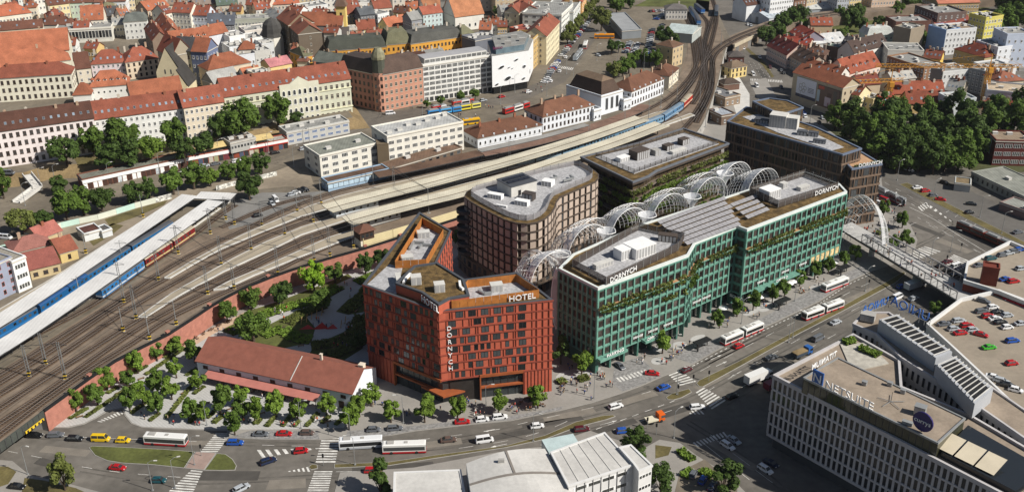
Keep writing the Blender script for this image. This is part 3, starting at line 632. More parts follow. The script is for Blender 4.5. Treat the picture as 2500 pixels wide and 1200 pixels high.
def ordw(n):return['first','second','third','fourth','fifth','sixth','seventh','eighth','ninth','tenth','eleventh','twelfth','thirteenth','fourteenth','fifteenth','sixteenth','seventeenth','eighteenth','nineteenth','twentieth','twenty-first','twenty-second','twenty-third','twenty-fourth','twenty-fifth','twenty-sixth','twenty-seventh','twenty-eighth','twenty-ninth','thirtieth','thirty-first','thirty-second','thirty-third','thirty-fourth','thirty-fifth','thirty-sixth','thirty-seventh','thirty-eighth','thirty-ninth','fortieth','forty-first','forty-second','forty-third','forty-fourth','forty-fifth','forty-sixth','forty-seventh','forty-eighth','forty-ninth','fiftieth'][n]
ML.sort(key=lambda m:m[0]);MPOS=[]
for i,(x,y,h,k)in enumerate(ML):
 MPOS.append((mast('%s mast over the tracks, %s railway mast from the left'%({'lattice':'grey lattice','pole':'slim steel'}[k],ordw(i)),x,y,h,k,yel=x<900),h))
def wire(label,pts,r=.035,name='overhead_wire',cat='wire'):
 c=Vector(pts[0]);b=MB()
 for a,e in zip(pts,pts[1:]):
  a,e=Vector(a)-c,Vector(e)-c;n=6
  for i in range(n):
   f=lambda t:a.lerp(e,t)-Vector((0,0,4*t*(1-t)*(a-e).length*.006))
   b.tube(f(i/n),f((i+1)/n),r,4,cap=False)
 O(name,b.mesh(name,STEELD),None,c,label=label,cat=cat,group='wires of the railway overhead line')
def near(x,y):return min(MPOS,key=lambda m:(m[0]-P(x,y,ZU)).length)
for i,((x0,y0),(x1,y1))in enumerate([((72,918),(160,925)),((301,808),(431,793)),((333,778),(366,829)),((388,684),(508,718)),((436,620),(572,705)),((541,648),(679,670)),((514,571),(614,612)),((573,548),(696,575)),((640,552),(766,542)),((726,518),(806,625)),((785,500),(864,605)),((912,450),(1047,520)),((963,470),(1047,520)),((1244,400),(1180,340)),((1438,343),(1380,300)),((1524,315),(1480,290)),((1652,250),(1708,250)),((1640,215),(1722,310)),((1613,262),(1722,310))]):
 a,ha=near(x0,y0);b2,hb=near(x1,y1)
 if(a-b2).length>2:wire('dark cross wire spanning the tracks, %s span from the left'%ordw(i),[a+Vector((0,0,ha-.4)),b2+Vector((0,0,hb-.4))],.09)
for i,q in enumerate((TR1,TR2,TR3,TR4,TR5,TR6)):
 ln=spline(PP(q,ZU),45.0);wire('contact wire above the %s'%('track next to the brick wall','track second from the brick wall','track third from the brick wall','track fourth from the brick wall','track fifth from the brick wall','track farthest from the brick wall')[i],[(p.x,p.y,ZU+6.0)for p in ln],.045)
 # ================================================================== NEW QUARTER (hotel, round block, planted block, dark block, green block, gridshell)
def text_mesh(s,size,depth=.12,m=None,bold=.0):
 c=bpy.data.curves.new('lettering','FONT');c.body=s;c.size=size;c.extrude=depth;c.align_x='CENTER';c.offset=bold;c.resolution_u=2
 o=bpy.data.objects.new('lettering',c);COL.objects.link(o);bpy.context.view_layer.update()
 me=bpy.data.meshes.new_from_object(o.evaluated_get(bpy.context.evaluated_depsgraph_get()));bpy.data.objects.remove(o);me.materials.clear();me.materials.append(m or WHITEP);return me
def lettering(par,s,a,b,z,size,t=.5,off=.35,m=None,name='lettering',tilt=0,bold=.01):
 a,b=Vector(a),Vector(b);d=(b-a).normalized();n=Vector((d.y,-d.x));p=a.lerp(b,t)+n*off;L=par.location if par else Vector((0,0,0))
 o=O(name,text_mesh(s,size,.1,m,bold),par,(p.x-L.x,p.y-L.y,z-L.z));o.rotation_euler=(math.pi/2-tilt,0,math.atan2(d.y,d.x));return o
def loc(pts,L):return[Vector(p)-Vector(L[:2])for p in pts]
def mpart(par,name,fn,mats,**k):
 b=MB();fn(b);return O(name,b.mesh(name,mats),par,**k)
def bands(par,pts,zs,out,h,m,name='floor_band'):
 for z in zs:
  b=MB();b.ring(inset(pts,-out),inset(pts,.1),z-h/2,z+h/2);O(name,b.mesh(name,m),par)
def aunit(par,px,py,z,sx,sy,h,rz=0,m=None,name='roof_unit'):
 p=P(px,py,z);L=par.location;b=MB();b.box(-sx/2,sx/2,-sy/2,sy/2,0,h);b.box(-sx/2-.08,sx/2+.08,-sy/2-.08,sy/2+.08,h,h+.12)
 n=max(2,int(sx/1.1));[b.box(-sx/2+(i+.15)*sx/n,-sx/2+(i+.85)*sx/n,-sy/2-.06,-sy/2,.25,h-.2,1)for i in range(n)]
 return O(name,b.mesh(name,[m or CONCL,mat('grille_grey',(.35,.35,.35),.6,.1,.5)]),par,(p.x-L.x,p.y-L.y,z-L.z),rz)
def duct(par,pts,z,r=.35,m=None,name='duct'):
 L=par.location;b=MB();q=[P(x,y,z)-L for x,y in pts];[b.bar(q[i],q[i+1],r*2,r*2)for i in range(len(q)-1)];return O(name,b.mesh(name,m or STEEL),par)
def screen(par,pts,z0,z1,m,posts=None,name='screen',step=2.2,closed=True):
 L=par.location;q=loc(pts,L);n=len(q)
 for i in range(n if closed else n-1):
  a,e=q[i],q[(i+1)%n];d=e-a;k=max(1,int(d.length/step));u=d.normalized();ang=math.atan2(d.y,d.x)
  w=d.length/k;b=MB();b.box(.04,w-.04,-.04,.04,z0-L.z,z1-L.z);me=b.mesh(name,m)
  for j in range(k):O(name+'_panel',me,par,(*(a+u*w*j),0),ang)
  if posts:
   b=MB();b.box(-.06,.06,-.1,.1,z0-L.z,z1-L.z+.1);me2=b.mesh('post',posts)
   for j in range(k+1):O('post',me2,par,(*(a+u*w*j),0),ang)
HRED=mat('hotel_red_concrete',(.42,.10,.056),.88,.10,.6,bump=.15)
HREDD=mat('hotel_red_band',(.27,.06,.036),.88,.10,.6)
CORTEN=mat('corten_mesh',(.36,.135,.03),.8,.22,.5)
DGREY=mat('flashing_dark',(.07,.075,.085),.5,.08,.5)
HZ=31.0
hp=ccw(PP([(886,698),(1071,765),(1087,762),(1349,735),(1262,668),(1130,686),(1067,643),(1102,567),(1024,521)],HZ))
c0=sum(hp,Vector((0,0)))/len(hp)
hot=T('hotel',(c0.x,c0.y,.12),'red concrete hotel with angled front, stepped windows and rust screens','building')
hl=loc(hp,hot.location);zz=-.12
mpart(hot,'wall',lambda b:b.prism(hl,8.2,HZ-.12,0,1),[HRED,GRAVEL2])
base_in=inset(hl,1.0)
mpart(hot,'ground_floor',lambda b:b.prism(base_in,0,8.2,0),[mat('lobby_glass',(.035,.042,.045),.12,0,spec=.5)])
mpart(hot,'parapet',lambda b:b.ring(inset(hl,-.08),inset(hl,.7),HZ-.2,HZ+.55),DGREY)
FH=2.86
bands(hot,hl,[8.3+FH*i for i in range(9)],.22,.42,HREDD)
def idx(px):
 p=P2(*px,HZ);return min(range(len(hp)),key=lambda i:(hp[i]-p).length)
iA,iF1,iF2,iG,iK,iM,iN,iQ,iS=[idx(q)for q in((886,698),(1071,765),(1087,762),(1349,735),(1262,668),(1130,686),(1067,643),(1102,567),(1024,521))]
HA,HF1,HF2,HG,HK,HM,HN,HQ,HS=[hp[i]for i in(iA,iF1,iF2,iG,iK,iM,iN,iQ,iS)]
WN=('plain',mat('window_frame_dark',(.03,.03,.032),.5,0),GLASS);WD=('mull',mat('window_frame_dark',(.03,.03,.032),.5,0),GLASS)
RR=random.Random(5)
def hotel_face(a,b,bays,blank=0,lowcut=0):
 d=b-a;ln=d.length;u=d.normalized();ang=math.atan2(d.y,d.x);n=Vector((u.y,-u.x));L=hot.location;ribs=MB()
 for r in range(8):
  z=8.3+FH*r
  k=0
  while k<bays:
   x=(k+.5)/bays*ln
   q=RR.random();shift=(r%2)*.35
   if k>=bays-blank:
    ribs.box(x-.1,x+.1,-.3,.0,z+.2,z+FH-.2);k+=1;continue
   if q<.42:p=a+u*(x+shift)+n*.02;O('window',winmesh(WN),hot,(p.x-L.x,p.y-L.y,z+.45),ang,(1.15,1,1.95));k+=1
   elif q<.78 and k<bays-1-blank:p=a+u*(x+ln/bays/2+shift)+n*.02;O('window',winmesh(WD),hot,(p.x-L.x,p.y-L.y,z+.45),ang,(2.2,1,1.95));ribs.box(x-ln/bays*.42,x-ln/bays*.42+.12,-.22,0,z+.2,z+FH-.2);k+=2
   else:ribs.box(x+.4,x+.52,-.22,0,z+.2,z+FH-.2);k+=1
 o=O('ribs',ribs.mesh('ribs',HREDD),hot,(a.x-L.x,a.y-L.y,0),ang,kind='stuff')
hotel_face(HA,HF1,15);hotel_face(HF2,HG,17,3)
facade(hot,hot.location,HN,HQ,8.3,8,7,1.3,1.9,FH,.5,WN)
facade(hot,hot.location,HQ,HS,8.3,8,3,1.3,1.9,FH,.5,WN)
def face_panel(a,b,t0,t1,z0,z1,m,out=.05,name='panel',deep=.6):
 d=b-a;ln=d.length;L=hot.location;bb=MB();bb.box(ln*t0,ln*t1,-out,deep,z0,z1);return O(name,bb.mesh(name,m),hot,(a.x-L.x,a.y-L.y,0),math.atan2(d.y,d.x))
HRUST=mat('hotel_rust_frame',(.30,.08,.025),.8,.15,.5)
face_panel(HA,HF1,0,.36,0,8.25,HRED,.02,'ground_wall')
for k in range(7):face_panel(HA,HF1,.02+k*.048,.026+k*.048,.1,8.0,HREDD,.2,'rib')
face_panel(HF2,HG,.72,1.0,0,8.25,HRED,.02,'ground_wall')
for k in range(8):face_panel(HF2,HG,.73+k*.034,.736+k*.034,.1,8.0,HREDD,.2,'rib')
for a,b,t0,t1 in((HA,HF1,.36,1.0),(HF2,HG,.3,.72)):
 face_panel(a,b,t0,t1,7.9,8.75,HRUST,.5,'fascia');face_panel(a,b,t0,t0+.012,0,8.0,HRUST,.45,'frame')
 face_panel(a,b,t0,t1,3.8,4.3,HRUST,.1,'transom',.9)
 n=int((b-a).length*(t1-t0)/2.1)
 for k in range(1,n):face_panel(a,b,t0+(t1-t0)*k/n,t0+(t1-t0)*k/n+.002,0,7.9,STEELD,-.85,'mullion',1.1)
face_panel(HF2,HG,.02,.3,0,7.6,mat('entrance_shadow',(.03,.025,.022),.6,.2,.5),-.7,'entrance',1.2)  # near-black panel: the shade under the entrance is put into its colour
mpart(hot,'entrance_canopy',lambda b:b.prism(ccw(loc([HF1.lerp(HA,.25)+Vector((-.5,-1.0)),HF1+Vector((.5,-2.6)),HF2.lerp(HG,.16)+Vector((0,-1)),HF2.lerp(HG,.1)],hot.location)),3.9,4.4,0),HRUST)
ph=ccw(PP([(966,693),(1011,650),(1067,642),(1133,683),(1146,722),(1098,730),(1071,745),(1029,715)],34.2));pl=loc(ph,hot.location)
pent=mpart(hot,'penthouse',lambda b:b.prism(pl,HZ-.1,34,0,1),[HRED,SEDUM])
mpart(pent,'parapet',lambda b:b.ring(inset(pl,-.1),inset(pl,.7),33.9,34.5),DGREY)
scr_l=PP([(964,637),(1030,532),(1082,560),(1040,633)],33.8);screen(hot,ccw(scr_l),HZ+.2,33.9,CORTEN)
scr_r=PP([(1142,684),(1260,670),(1316,707),(1102,735)],33.8);screen(hot,ccw(scr_r),HZ+.2,33.9,CORTEN)
mpart(hot,'roof_planting',lambda b:b.prism(inset(hl,.75),HZ,HZ+.15),SEDUM)
for q in(scr_l,scr_r):mpart(hot,'roof_gravel',lambda b:b.prism(inset(ccw(loc(q,hot.location)),.1),HZ+.1,HZ+.25),GRAVEL2)
mpart(hot,'roof_gravel',lambda b:b.prism(inset(ccw(loc(PP([(893,697),(950,645),(985,655),(970,722)],HZ),hot.location)),.3),HZ+.1,HZ+.22),GRAVEL2)
for x,y,z,sx,sy,h in((1016,692,34,3,2.6,2.6),(1073,710,34,3,2.6,2.6),(1034,578,31.3,4,2.4,2),(995,640,31.3,3.6,2.4,2.2),(1212,708,31.3,3.6,2.6,2.2),(973,690,31.3,1.4,5,2.2)):aunit(hot,x,y,z,sx,sy,h,.2)
duct(hot,[(985,690),(992,678),(1002,668)],34.6,.35,WHITEP);duct(hot,[(1131,706),(1124,700),(1122,686)],34.6,.35,WHITEP);duct(hot,[(1000,607),(1010,590),(1035,592)],31.9);duct(hot,[(1022,604),(1030,596),(1056,598)],31.9);duct(hot,[(1168,708),(1182,716),(1200,714)],31.9)
pf=PP([(1029,715),(1071,745)],34.2);lettering(hot,'HOTEL',pf[0],pf[1],32.0,3.0,.55,.4,tilt=0)
sr=PP([(1102,735),(1316,707)],33.8);lettering(hot,'HOTEL',sr[0],sr[1],31.5,2.6,.80,.5)
dirn=(HG-HF2).normalized();nrm=Vector((dirn.y,-dirn.x))
for i,chh in enumerate('DORNYCH'):
 p=HF2+dirn*.9+nrm*.3;o=O('lettering',text_mesh(chh,2.0,.12),hot,(p.x-hot.location.x,p.y-hot.location.y,25.0-i*2.25));o.rotation_euler=(math.pi/2,0,math.atan2(dirn.y,dirn.x))
BZ=31.0
bpx=[(1135,482),(1150,493),(1167,503),(1200,521),(1233,537),(1260,545),(1287,547),(1312,543),(1333,532),(1346,520),(1353,507),(1357,494),(1366,482),(1400,467),(1433,453),(1453,444),(1460,436),(1460,427),(1450,418),(1425,404),(1400,400),(1317,418),(1235,441),(1153,463),(1140,471)]
bp=ccw(PP(bpx,BZ));c0=sum(bp,Vector((0,0)))/len(bp)
bei=T('rounded_block',(c0.x,c0.y,.12),'beige panelled apartment block with rounded corners and roof planting','building');bl=loc(bp,bei.location);bcore=inset(bl,.5)
BROWN=mat('bronze_band',(.075,.058,.047),.6,.12,.5);BEIGE=mat('beige_panel',(.42,.34,.28),.85,.08,.8,rand=.08)
mpart(bei,'glazed_core',lambda b:b.prism(bcore,8,BZ-.2,0,1),[mat('bronze_glass',(.06,.045,.033),.2,.4,.4,spec=.5),GRAVEL2])
bh=(BZ-8.4)/7
bands(bei,bl,[8.4+bh*i for i in range(8)],.35,.42,BROWN)
peri=[]
n=len(bp);tot=sum((bp[(i+1)%n]-bp[i]).length for i in range(n));sp_=[];acc=0
bshell=inset(bp,.12)
for r in range(7):
 off=0.3;s=off;k=0;acc=0
 for i in range(n):
  a,e=bshell[i],bshell[(i+1)%n];d=e-a;Ls=d.length;u=d/Ls
  if not facing(a,e):acc+=Ls;continue
  while s<acc:s+=3.2
  while s<acc+Ls:
   p=a+u*(s-acc);w=2.05;z=8.4+bh*r
   me=WINS.setdefault(('bpanel',),None)
   if me is None:
    q=MB();q.box(-.5,.5,-.12,.2,0,1);me=WINS[('bpanel',)]=q.mesh('wall_panel',BEIGE)
   O('wall_panel',me,bei,(p.x-bei.location.x,p.y-bei.location.y,z+.2),math.atan2(u.y,u.x),(w,1,bh-.42))
   s+=3.2
  acc+=Ls
for i in range(n):
 a,e=bp[i],bp[(i+1)%n]
 if facing(a,e)and(e-a).length>4:facade(bei,bei.location,a,e,8.3,7,max(1,int((e-a).length/3.2)),1.0,2.3,bh,.4,WN,off=-.25)
for r in range(6):
 q=P(1136,484,BZ);b=MB();z=9.5+bh*r;k=[(3.4*math.cos(t),3.4*math.sin(t))for t in[math.pi*2*j/14 for j in range(14)]];b.prism(k,0,.3,0);b.ring(k,[(x*.96,y*.96)for x,y in k],.3,1.25,0);O('balcony',b.mesh('balcony',STEELD),bei,(q.x-bei.location.x,q.y-bei.location.y,z))
mpart(bei,'roof_deck',lambda b:b.prism(inset(bl,2.2),BZ-.2,BZ+.25),GRAVEL2)
mpart(bei,'roof_planting',lambda b:b.ring(inset(bl,-.3),inset(bl,2.2),BZ-.3,BZ+.2),SEDUM)
screen(bei,inset(bp,2.2),BZ+.2,BZ+2.4,mat('mesh_screen_grey',(.30,.29,.30),.6,.1,.5,alpha=.55),STEEL,step=3.2)
p=P(1262,466,BZ);b=MB();b.box(-5.6,5.6,-4.6,4.6,0,4.2,0);b.box(-5.8,5.8,-4.8,4.8,4.2,4.5,1);b.box(-2.6,-1.4,-4.66,-4.6,.2,2.4,2);ph_=O('plant_room',b.mesh('plant_room',[CONCL,DGREY,GLASS]),bei,(p.x-bei.location.x,p.y-bei.location.y,BZ-.12),.6)
for i in range(2):
 for j in range(4):b=MB();b.box(-1.1,1.1,-.8,.8,0,.12);O('solar_panel',b.mesh('solar_panel',mat('solar_dark',(.02,.022,.03),.2,.1,.5,spec=.5)),ph_,(-3.8+j*2.4,1.6-i*2.8,4.75)).rotation_euler[0]=.15
for x,y,sx,sy,h in((1210,484,5.5,2.2,1.8),(1275,500,5,2.4,1.8),(1338,452,4,3.4,2.0),(1225,506,4,.6,.8)):aunit(bei,x,y,BZ+.2,sx,sy,h,-.45,WHITEP)
aunit(bei,1291,487,BZ+.2,4.2,3,2.6,-.5,mat('dark_cladding',(.06,.05,.045),.6,.1,.5));duct(bei,[(1340,440),(1360,432),(1352,428)],BZ+1.4);duct(bei,[(1375,441),(1400,434),(1392,428)],BZ+1.4)
pod=ccw(PP([(1118,606),(1140,628),(1190,655),(1260,672),(1330,664),(1372,640),(1400,600),(1460,570),(1480,548),(1440,500),(1160,560)],8));mpart(bei,'podium',lambda b:b.prism(loc(pod,bei.location),0,7.9,0,1),[mat('podium_brown',(.13,.095,.072),.7,.2,.5),SEDUM])
bands(bei,loc(pod,bei.location),[3.6,7.7],.3,.5,BROWN,'podium_band')
pn=len(pod)
for i in range(pn):
 a,e=pod[i],pod[(i+1)%pn]
 if facing(a,e):facade(bei,bei.location,a,e,.1,2,max(1,int((e-a).length/3)),1.7,2.4,3.8,.6,WN)
def terraces(root,pts,zs,over,slab,railm,plant,core,top=None):
 L=root.location;q=loc(pts,L)
 mpart(root,'core',lambda b:b.prism(inset(q,2.0),0,zs[-1],0),core)
 for z in zs:
  mpart(root,'slab',lambda b:b.prism(q,z-.55,z,0),slab)
PLZT=27.0
pp_=ccw(PP([(1418,385),(1545,446),(1583,432),(1604,418),(1779,352),(1668,315),(1560,350)],PLZT));c0=sum(pp_,Vector((0,0)))/len(pp_)
pla=T('planted_office_block',(c0.x,c0.y,.12),'office block with green planted balconies on every floor','building');ql=loc(pp_,pla.location)
WARM=mat('interior_warm_glass',(.07,.05,.028),.25,.5,.35,spec=.5)
PLF=(PLZT-1.0)/7
mpart(pla,'core',lambda b:b.prism(inset(ql,2.2),0,PLZT-.6,0),WARM)
for i in range(1,7):mpart(pla,'slab',lambda b:b.prism(inset(ql,.25 if i%2 else-.1),PLF*i-.25,PLF*i+.25,0,None,True),mat('slab_bronze',(.16,.13,.105),.8,.15,.4))
mpart(pla,'roof_slab',lambda b:b.prism(ql,PLZT-1.3,PLZT-.1,0,1,True),[BROWN,SEDUM]);mpart(pla,'roof_edge',lambda b:b.ring(inset(ql,-.25),inset(ql,.5),PLZT-.3,PLZT+.45),mat('roof_edge_grey',(.13,.14,.16),.5,.08,.5))
core_w=inset(pp_,2.2)
for i in range(len(core_w)):
 a,e=core_w[i],core_w[(i+1)%len(core_w)]
 if facing(a,e):
  k=int((e-a).length/2.4)
  for r in range(7):
   b=MB();[b.box((j+.0)*(e-a).length/k-.08,(j+.0)*(e-a).length/k+.08,-.15,.05,PLF*r+.3,PLF*r+PLF-.3)for j in range(k+1)];O('mullions',b.mesh('mullions',BROWN),pla,(a.x-pla.location.x,a.y-pla.location.y,0),math.atan2((e-a).y,(e-a).x),kind='stuff')
def leafstrip(a,e,z,w,h,dens,mats,par,hang=.5,name='planting',seed=1):
 rr=random.Random(seed);a,e=Vector(a),Vector(e);d=e-a;ln=d.length;u=d/ln;nn=Vector((u.y,-u.x));b=MB()
 k=int(ln*dens);fade=[rr.random()for _ in range(int(ln/3)+2)]
 for _ in range(k):
  s=rr.random()*ln
  if fade[int(s/3)]<.22:continue
  p=a+u*s+nn*rr.uniform(-.1,w);zz_=z+rr.uniform(-hang,h)*(.5+fade[int(s/3)]);sz=rr.uniform(.18,.42);t=rr.uniform(0,6.28);x=Vector((math.cos(t),math.sin(t),rr.uniform(-.6,.6)))*sz;y=Vector((-math.sin(t)*.4,math.cos(t)*.4,rr.uniform(.4,1)))*sz;c=Vector((p.x,p.y,zz_))
  b.quad(c-x-y,c+x-y,c+x+y,c-x+y)
 L=par.location;b.v=[(v[0]-L.x,v[1]-L.y,v[2]-L.z)for v in b.v]
 return O(name,b.mesh(name,mats),par,kind='stuff')
for i in range(len(pp_)):
 a,e=pp_[i],pp_[(i+1)%len(pp_)]
 if facing(a,e):
  for r in range(1,7):leafstrip(a,e,PLF*r+.5,.5,.9,20,LEAF[0]if r%2 else LEAF[3],pla,.9,seed=i*10+r)
deck=ccw(PP([(1452,384),(1548,425),(1575,415),(1755,352),(1670,325),(1560,358)],PLZT));mpart(pla,'roof_deck',lambda b:b.prism(loc(deck,pla.location),PLZT-.1,PLZT+.15),GRAVEL2)
screen(pla,inset(deck,.3),PLZT+.1,PLZT+2.0,mat('mesh_screen_dark',(.1,.09,.085),.6,.1,.5,alpha=.25),BROWN,step=3.0)
for x,y,sx,sy,h,m in((1560,385,7,5,3.6,BROWN),(1630,365,4,3,2.2,BROWN),(1668,352,4,3,2.6,BROWN),(1520,392,5,3,1.8,WHITEP),(1600,378,3,3,2.4,CONC),(1655,372,8,2,1.3,CONCL)):aunit(pla,x,y,PLZT+.1,sx,sy,h,.65,m)
DZ=30.0
dk=T('dark_office_block',(118,410,.12),'dark bronze slatted office block with stepped roof terraces','building')
SLAT=mat('bronze_slat',(.17,.118,.085),.7,.2,.5);BLUEF=mat('roof_flashing_blue',(.13,.16,.22),.5,.05,.5)
def dvol(px,z1,z0=0,roof=SEDUM,edge=BLUEF,win=True,rows=7,name='wing'):
 q=ccw(PP(px,z1));l=loc(q,dk.location);o=mpart(dk,name,lambda b:b.prism(l,z0,z1-.1,0,1),[mat('bronze_glass2',(.065,.046,.034),.35,.4,.4,spec=.3),roof])
 mpart(o,'edge',lambda b:b.ring(inset(l,-.2),inset(l,.6),z1-.35,z1+.35),edge)
 fh=(z1-z0)/rows
 for r in range(rows):mpart(o,'floor_band',lambda b:b.ring(inset(l,-.25),inset(l,.1),z0+fh*r-.3 if r else z0,z0+fh*r+.5),SLAT)
 for i in range(len(q)):
  a,e=q[i],q[(i+1)%len(q)]
  if facing(a,e):
   k=max(2,int((e-a).length/1.5));rr=random.Random(i);b=MB()
   for r in range(rows):
    for j in range(k):
     if rr.random()<.62:x=j*(e-a).length/k;b.box(x,x+.28,-.35,0,z0+fh*r+.5,z0+fh*(r+1)-.3)
   O('slats',b.mesh('slats',SLAT),o,(a.x-dk.location.x,a.y-dk.location.y,0),math.atan2((e-a).y,(e-a).x),kind='stuff')
   if rows>4:facade(dk,dk.location,a,e,z0,rows,max(1,int((e-a).length/4.5)),2.6,fh-1.3,fh,.7,MULLD,off=.03)
 return o
dvol([(1775,298),(1822,262),(1850,268),(1957,300),(1993,312),(2103,364),(2057,379)],DZ,0)
dvol([(1838,249),(1877,241),(1923,247),(1961,264),(1907,282)],DZ+4,0,rows=8)
tq=[(2057,392),(2103,372),(2153,402),(2080,414)];dvol(tq,25.0,0,mat('terrace_boards',(.42,.26,.15),.85,.12,.5),rows=6)
lw=PP([(2080,414),(2153,402)],25);lettering(dk,'DORNYCH',lw[0],lw[1],25.3,2.3,.62,-.3)
b=MB();deck2=ccw(PP([(1812,286),(1850,280),(1970,318),(2060,360),(2030,368),(1900,325)],DZ));mpart(dk,'roof_deck',lambda b:b.prism(loc(deck2,dk.location),DZ-.1,DZ+.1),GRAVEL2)
for x,y,sx,sy,h in((1900,308,7,6,5.5),(1930,312,6,5,5.0),(1958,330,4,3,2),(1985,333,4,2.5,2),(1860,298,6,4,1.6),(2000,350,5,2,1.6)):aunit(dk,x,y,DZ,sx,sy,h,-.45,CONCL if h>4 else DGREY)
leafstrip(P2(2085,408,25),P2(2148,396,25),25.2,.8,.7,12,LEAF[1],dk,.1,seed=3)
GZ=30.0
GREEN=mat('green_terracotta',(.135,.29,.23),.45,.2,.9,spec=.5);GREEN_SHADE=mat('green_terracotta_shaded',(.055,.135,.108),.5,.16,.9);GREENL=mat('parapet_pale',(.62,.66,.64),.6,.06,.5)  # second green is darkened: recess shade behind the fins put into the colour
gp=ccw(PP([(1460,703),(1680,622),(1697,592),(1799,551),(1824,560),(2067,468),(2049,449),(1964,419),(1560,550),(1400,620),(1365,655)],GZ));c0=sum(gp,Vector((0,0)))/len(gp)
grn=T('green_office_block',(c0.x,c0.y,.12),'long green terracotta office block with planted ledge and roof solar field','building');gl=loc(gp,grn.location)
mpart(grn,'wall',lambda b:b.prism(gl,5,GZ-.4,0,1),[GREEN_SHADE,SEDUM]);mpart(grn,'ground_floor',lambda b:b.prism(inset(gl,2.0),0,5.1,0),mat('shop_glass',(.035,.04,.038),.15,.2,.5,spec=.5))
mpart(grn,'parapet',lambda b:b.ring(inset(gl,-.2),inset(gl,.55),GZ-.8,GZ+.1),GREENL)
gfh=(GZ-1.0-5.2)/7
def gi(px):p=P2(*px,GZ);return min(gp,key=lambda t:(t-p).length)
g0,g1,g2,g3,g4,g5,g6,gL=[gi(q)for q in((1460,703),(1680,622),(1697,592),(1799,551),(1824,560),(2067,468),(2049,449),(1365,655))]
GWIN=('plain',mat('window_frame_bronze',(.07,.05,.04),.6,.1,.5),mat('office_glass',(.045,.036,.032),.1,.6,.5,spec=.5,rand=.8))
bands(grn,gl,[5.2+gfh*i for i in range(8)],.28,.38,GREEN)
for k,(a,e,cols,ind)in enumerate(((g0,g1,13,True),(g1,g2,3,True),(g2,g3,8,True),(g4,g5,19,True),(g3,g4,1,True),(gL,g0,8,False),(g5,g6,3,False))):
 ln=(e-a).length;u=(e-a)/ln;b=MB()
 for r in range(7):
  for c in range(cols*1+1):
   x=c*ln/cols;b.box(x-.28,x+.28,-.42,.02,5.2+gfh*r+.1,5.2+gfh*(r+1)-.1)
   if c<cols and r:b.box(x+.28,x+ln/cols-.28,-.12,.02,5.2+gfh*r+.1,5.2+gfh*r+.62)
 O('pilasters',b.mesh('pilasters',GREEN),grn,(a.x-grn.location.x,a.y-grn.location.y,0),math.atan2(u.y,u.x),kind='stuff')
 facade(grn,grn.location,a,e,5.2,7,cols,ln/cols*.58,gfh-1.35,gfh,.75,GWIN,joined=not ind,off=.04)
 if ind:
  for c in range(0,cols+1,2):
   b=MB();b.box(-.35,.35,-.25,1.2,0,5.1);p=a+u*(c*ln/cols);O('pier',b.mesh('pier',GREEN_SHADE),grn,(p.x-grn.location.x,p.y-grn.location.y,0),math.atan2(u.y,u.x))
b=MB();b.prism(inset(ccw(loc([gL,g0,g0.lerp(g1,.03),gL+(g1-g0)*.03],grn.location)),0),0,5.2);O('end_wall',b.mesh('end_wall',GREEN_SHADE),grn)
def awning(a,e,t0,t1,word,size=1.7,out=2.2,z=4.7):
 u=(e-a).normalized();n=Vector((u.y,-u.x));p,q=a.lerp(e,t0),a.lerp(e,t1);b=MB()
 pts=loc([p-n*.2,q-n*.2,q+n*out,p+n*out],grn.location);b.prism(ccw(pts),z,z+.9,0,0,True);O('awning',b.mesh('awning',GREEN),grn)
 lettering(grn,word,p+n*out,q+n*out,z+.9,size,.55,-.2)
awning(g0,g1,.0,.30,'PARKING');awning(g0,g1,.5,.68,'OFFICE E',1.5);awning(g4,g5,.12,.55,'OFFICE D',1.5)
for a,e,t,s in((g0,g1,.45,'SIGNAGE'),(g0,g1,.62,'SIGNAGE'),(g0,g1,.80,'SIGNAGE'),(g2,g3,.12,'SIGNAGE'),(g2,g3,.35,'SIGNAGE'),(g4,g5,.18,'SIGNAGE'),(g4,g5,.42,'SIGNAGE'),(g4,g5,.60,'SIGNAGE')):lettering(grn,s,a,e,7.2,1.0,t,.5)
lettering(grn,'SIGNAGE',g3,g4+(g4-g3)*1.5,3.4,1.5,.3,.6)
def rpart(name,px,z0,z1,m,par=grn,extra=None):
 q=ccw(loc(PP(px,z1),par.location));return mpart(par,name,lambda b:b.prism(q,z0-.12,z1-.12,0,1 if extra else None),[m,extra]if extra else m)
for k,(a,e)in enumerate(((g0,g1),(g1,g2),(g2,g3),(g4,g5))):
 u=(e-a).normalized();n=Vector((u.y,-u.x));q=loc([a-n*.2-u*.3,e-n*.2+u*.3,e+n*1.7+u*.3,a+n*1.7-u*.3],grn.location);zl=5.2+gfh*5+.2
 mpart(grn,'ledge',lambda b:b.prism(ccw(q),zl,zl+.45,0,1,True),[GREEN,mat('ledge_deck',(.40,.22,.11),.9,.2,.5)]);leafstrip(a+n*1.2,e+n*1.2,zl+.7,.6,.8,26,LEAF[3],grn,1.3,seed=40+k);leafstrip(a+n*1.2,e+n*1.2,zl+.5,.6,.5,16,LEAF[2],grn,1.2,seed=60+k)
leafstrip(g0.lerp(g1,.72),g1,5.2+gfh*3.6,1.0,.6,20,LEAF[3],grn,.8,seed=71);leafstrip(g1,g2.lerp(g3,.1),5.2+gfh*3.6,1.0,.6,24,LEAF[1],grn,.8,seed=72)
dl=[(1398,645),(1480,688),(1655,605),(1670,580),(1560,555),(1540,565)];dr=[(1830,468),(1900,500),(2045,455),(1965,424)]
rpart('roof_deck',dl,GZ-.3,GZ+.25,GRAVEL2);rpart('roof_deck',dr,GZ-.3,GZ+.25,GRAVEL2)
FEN=mat('fence_mesh_brown',(.085,.07,.062),.6,.1,.5,alpha=.62)
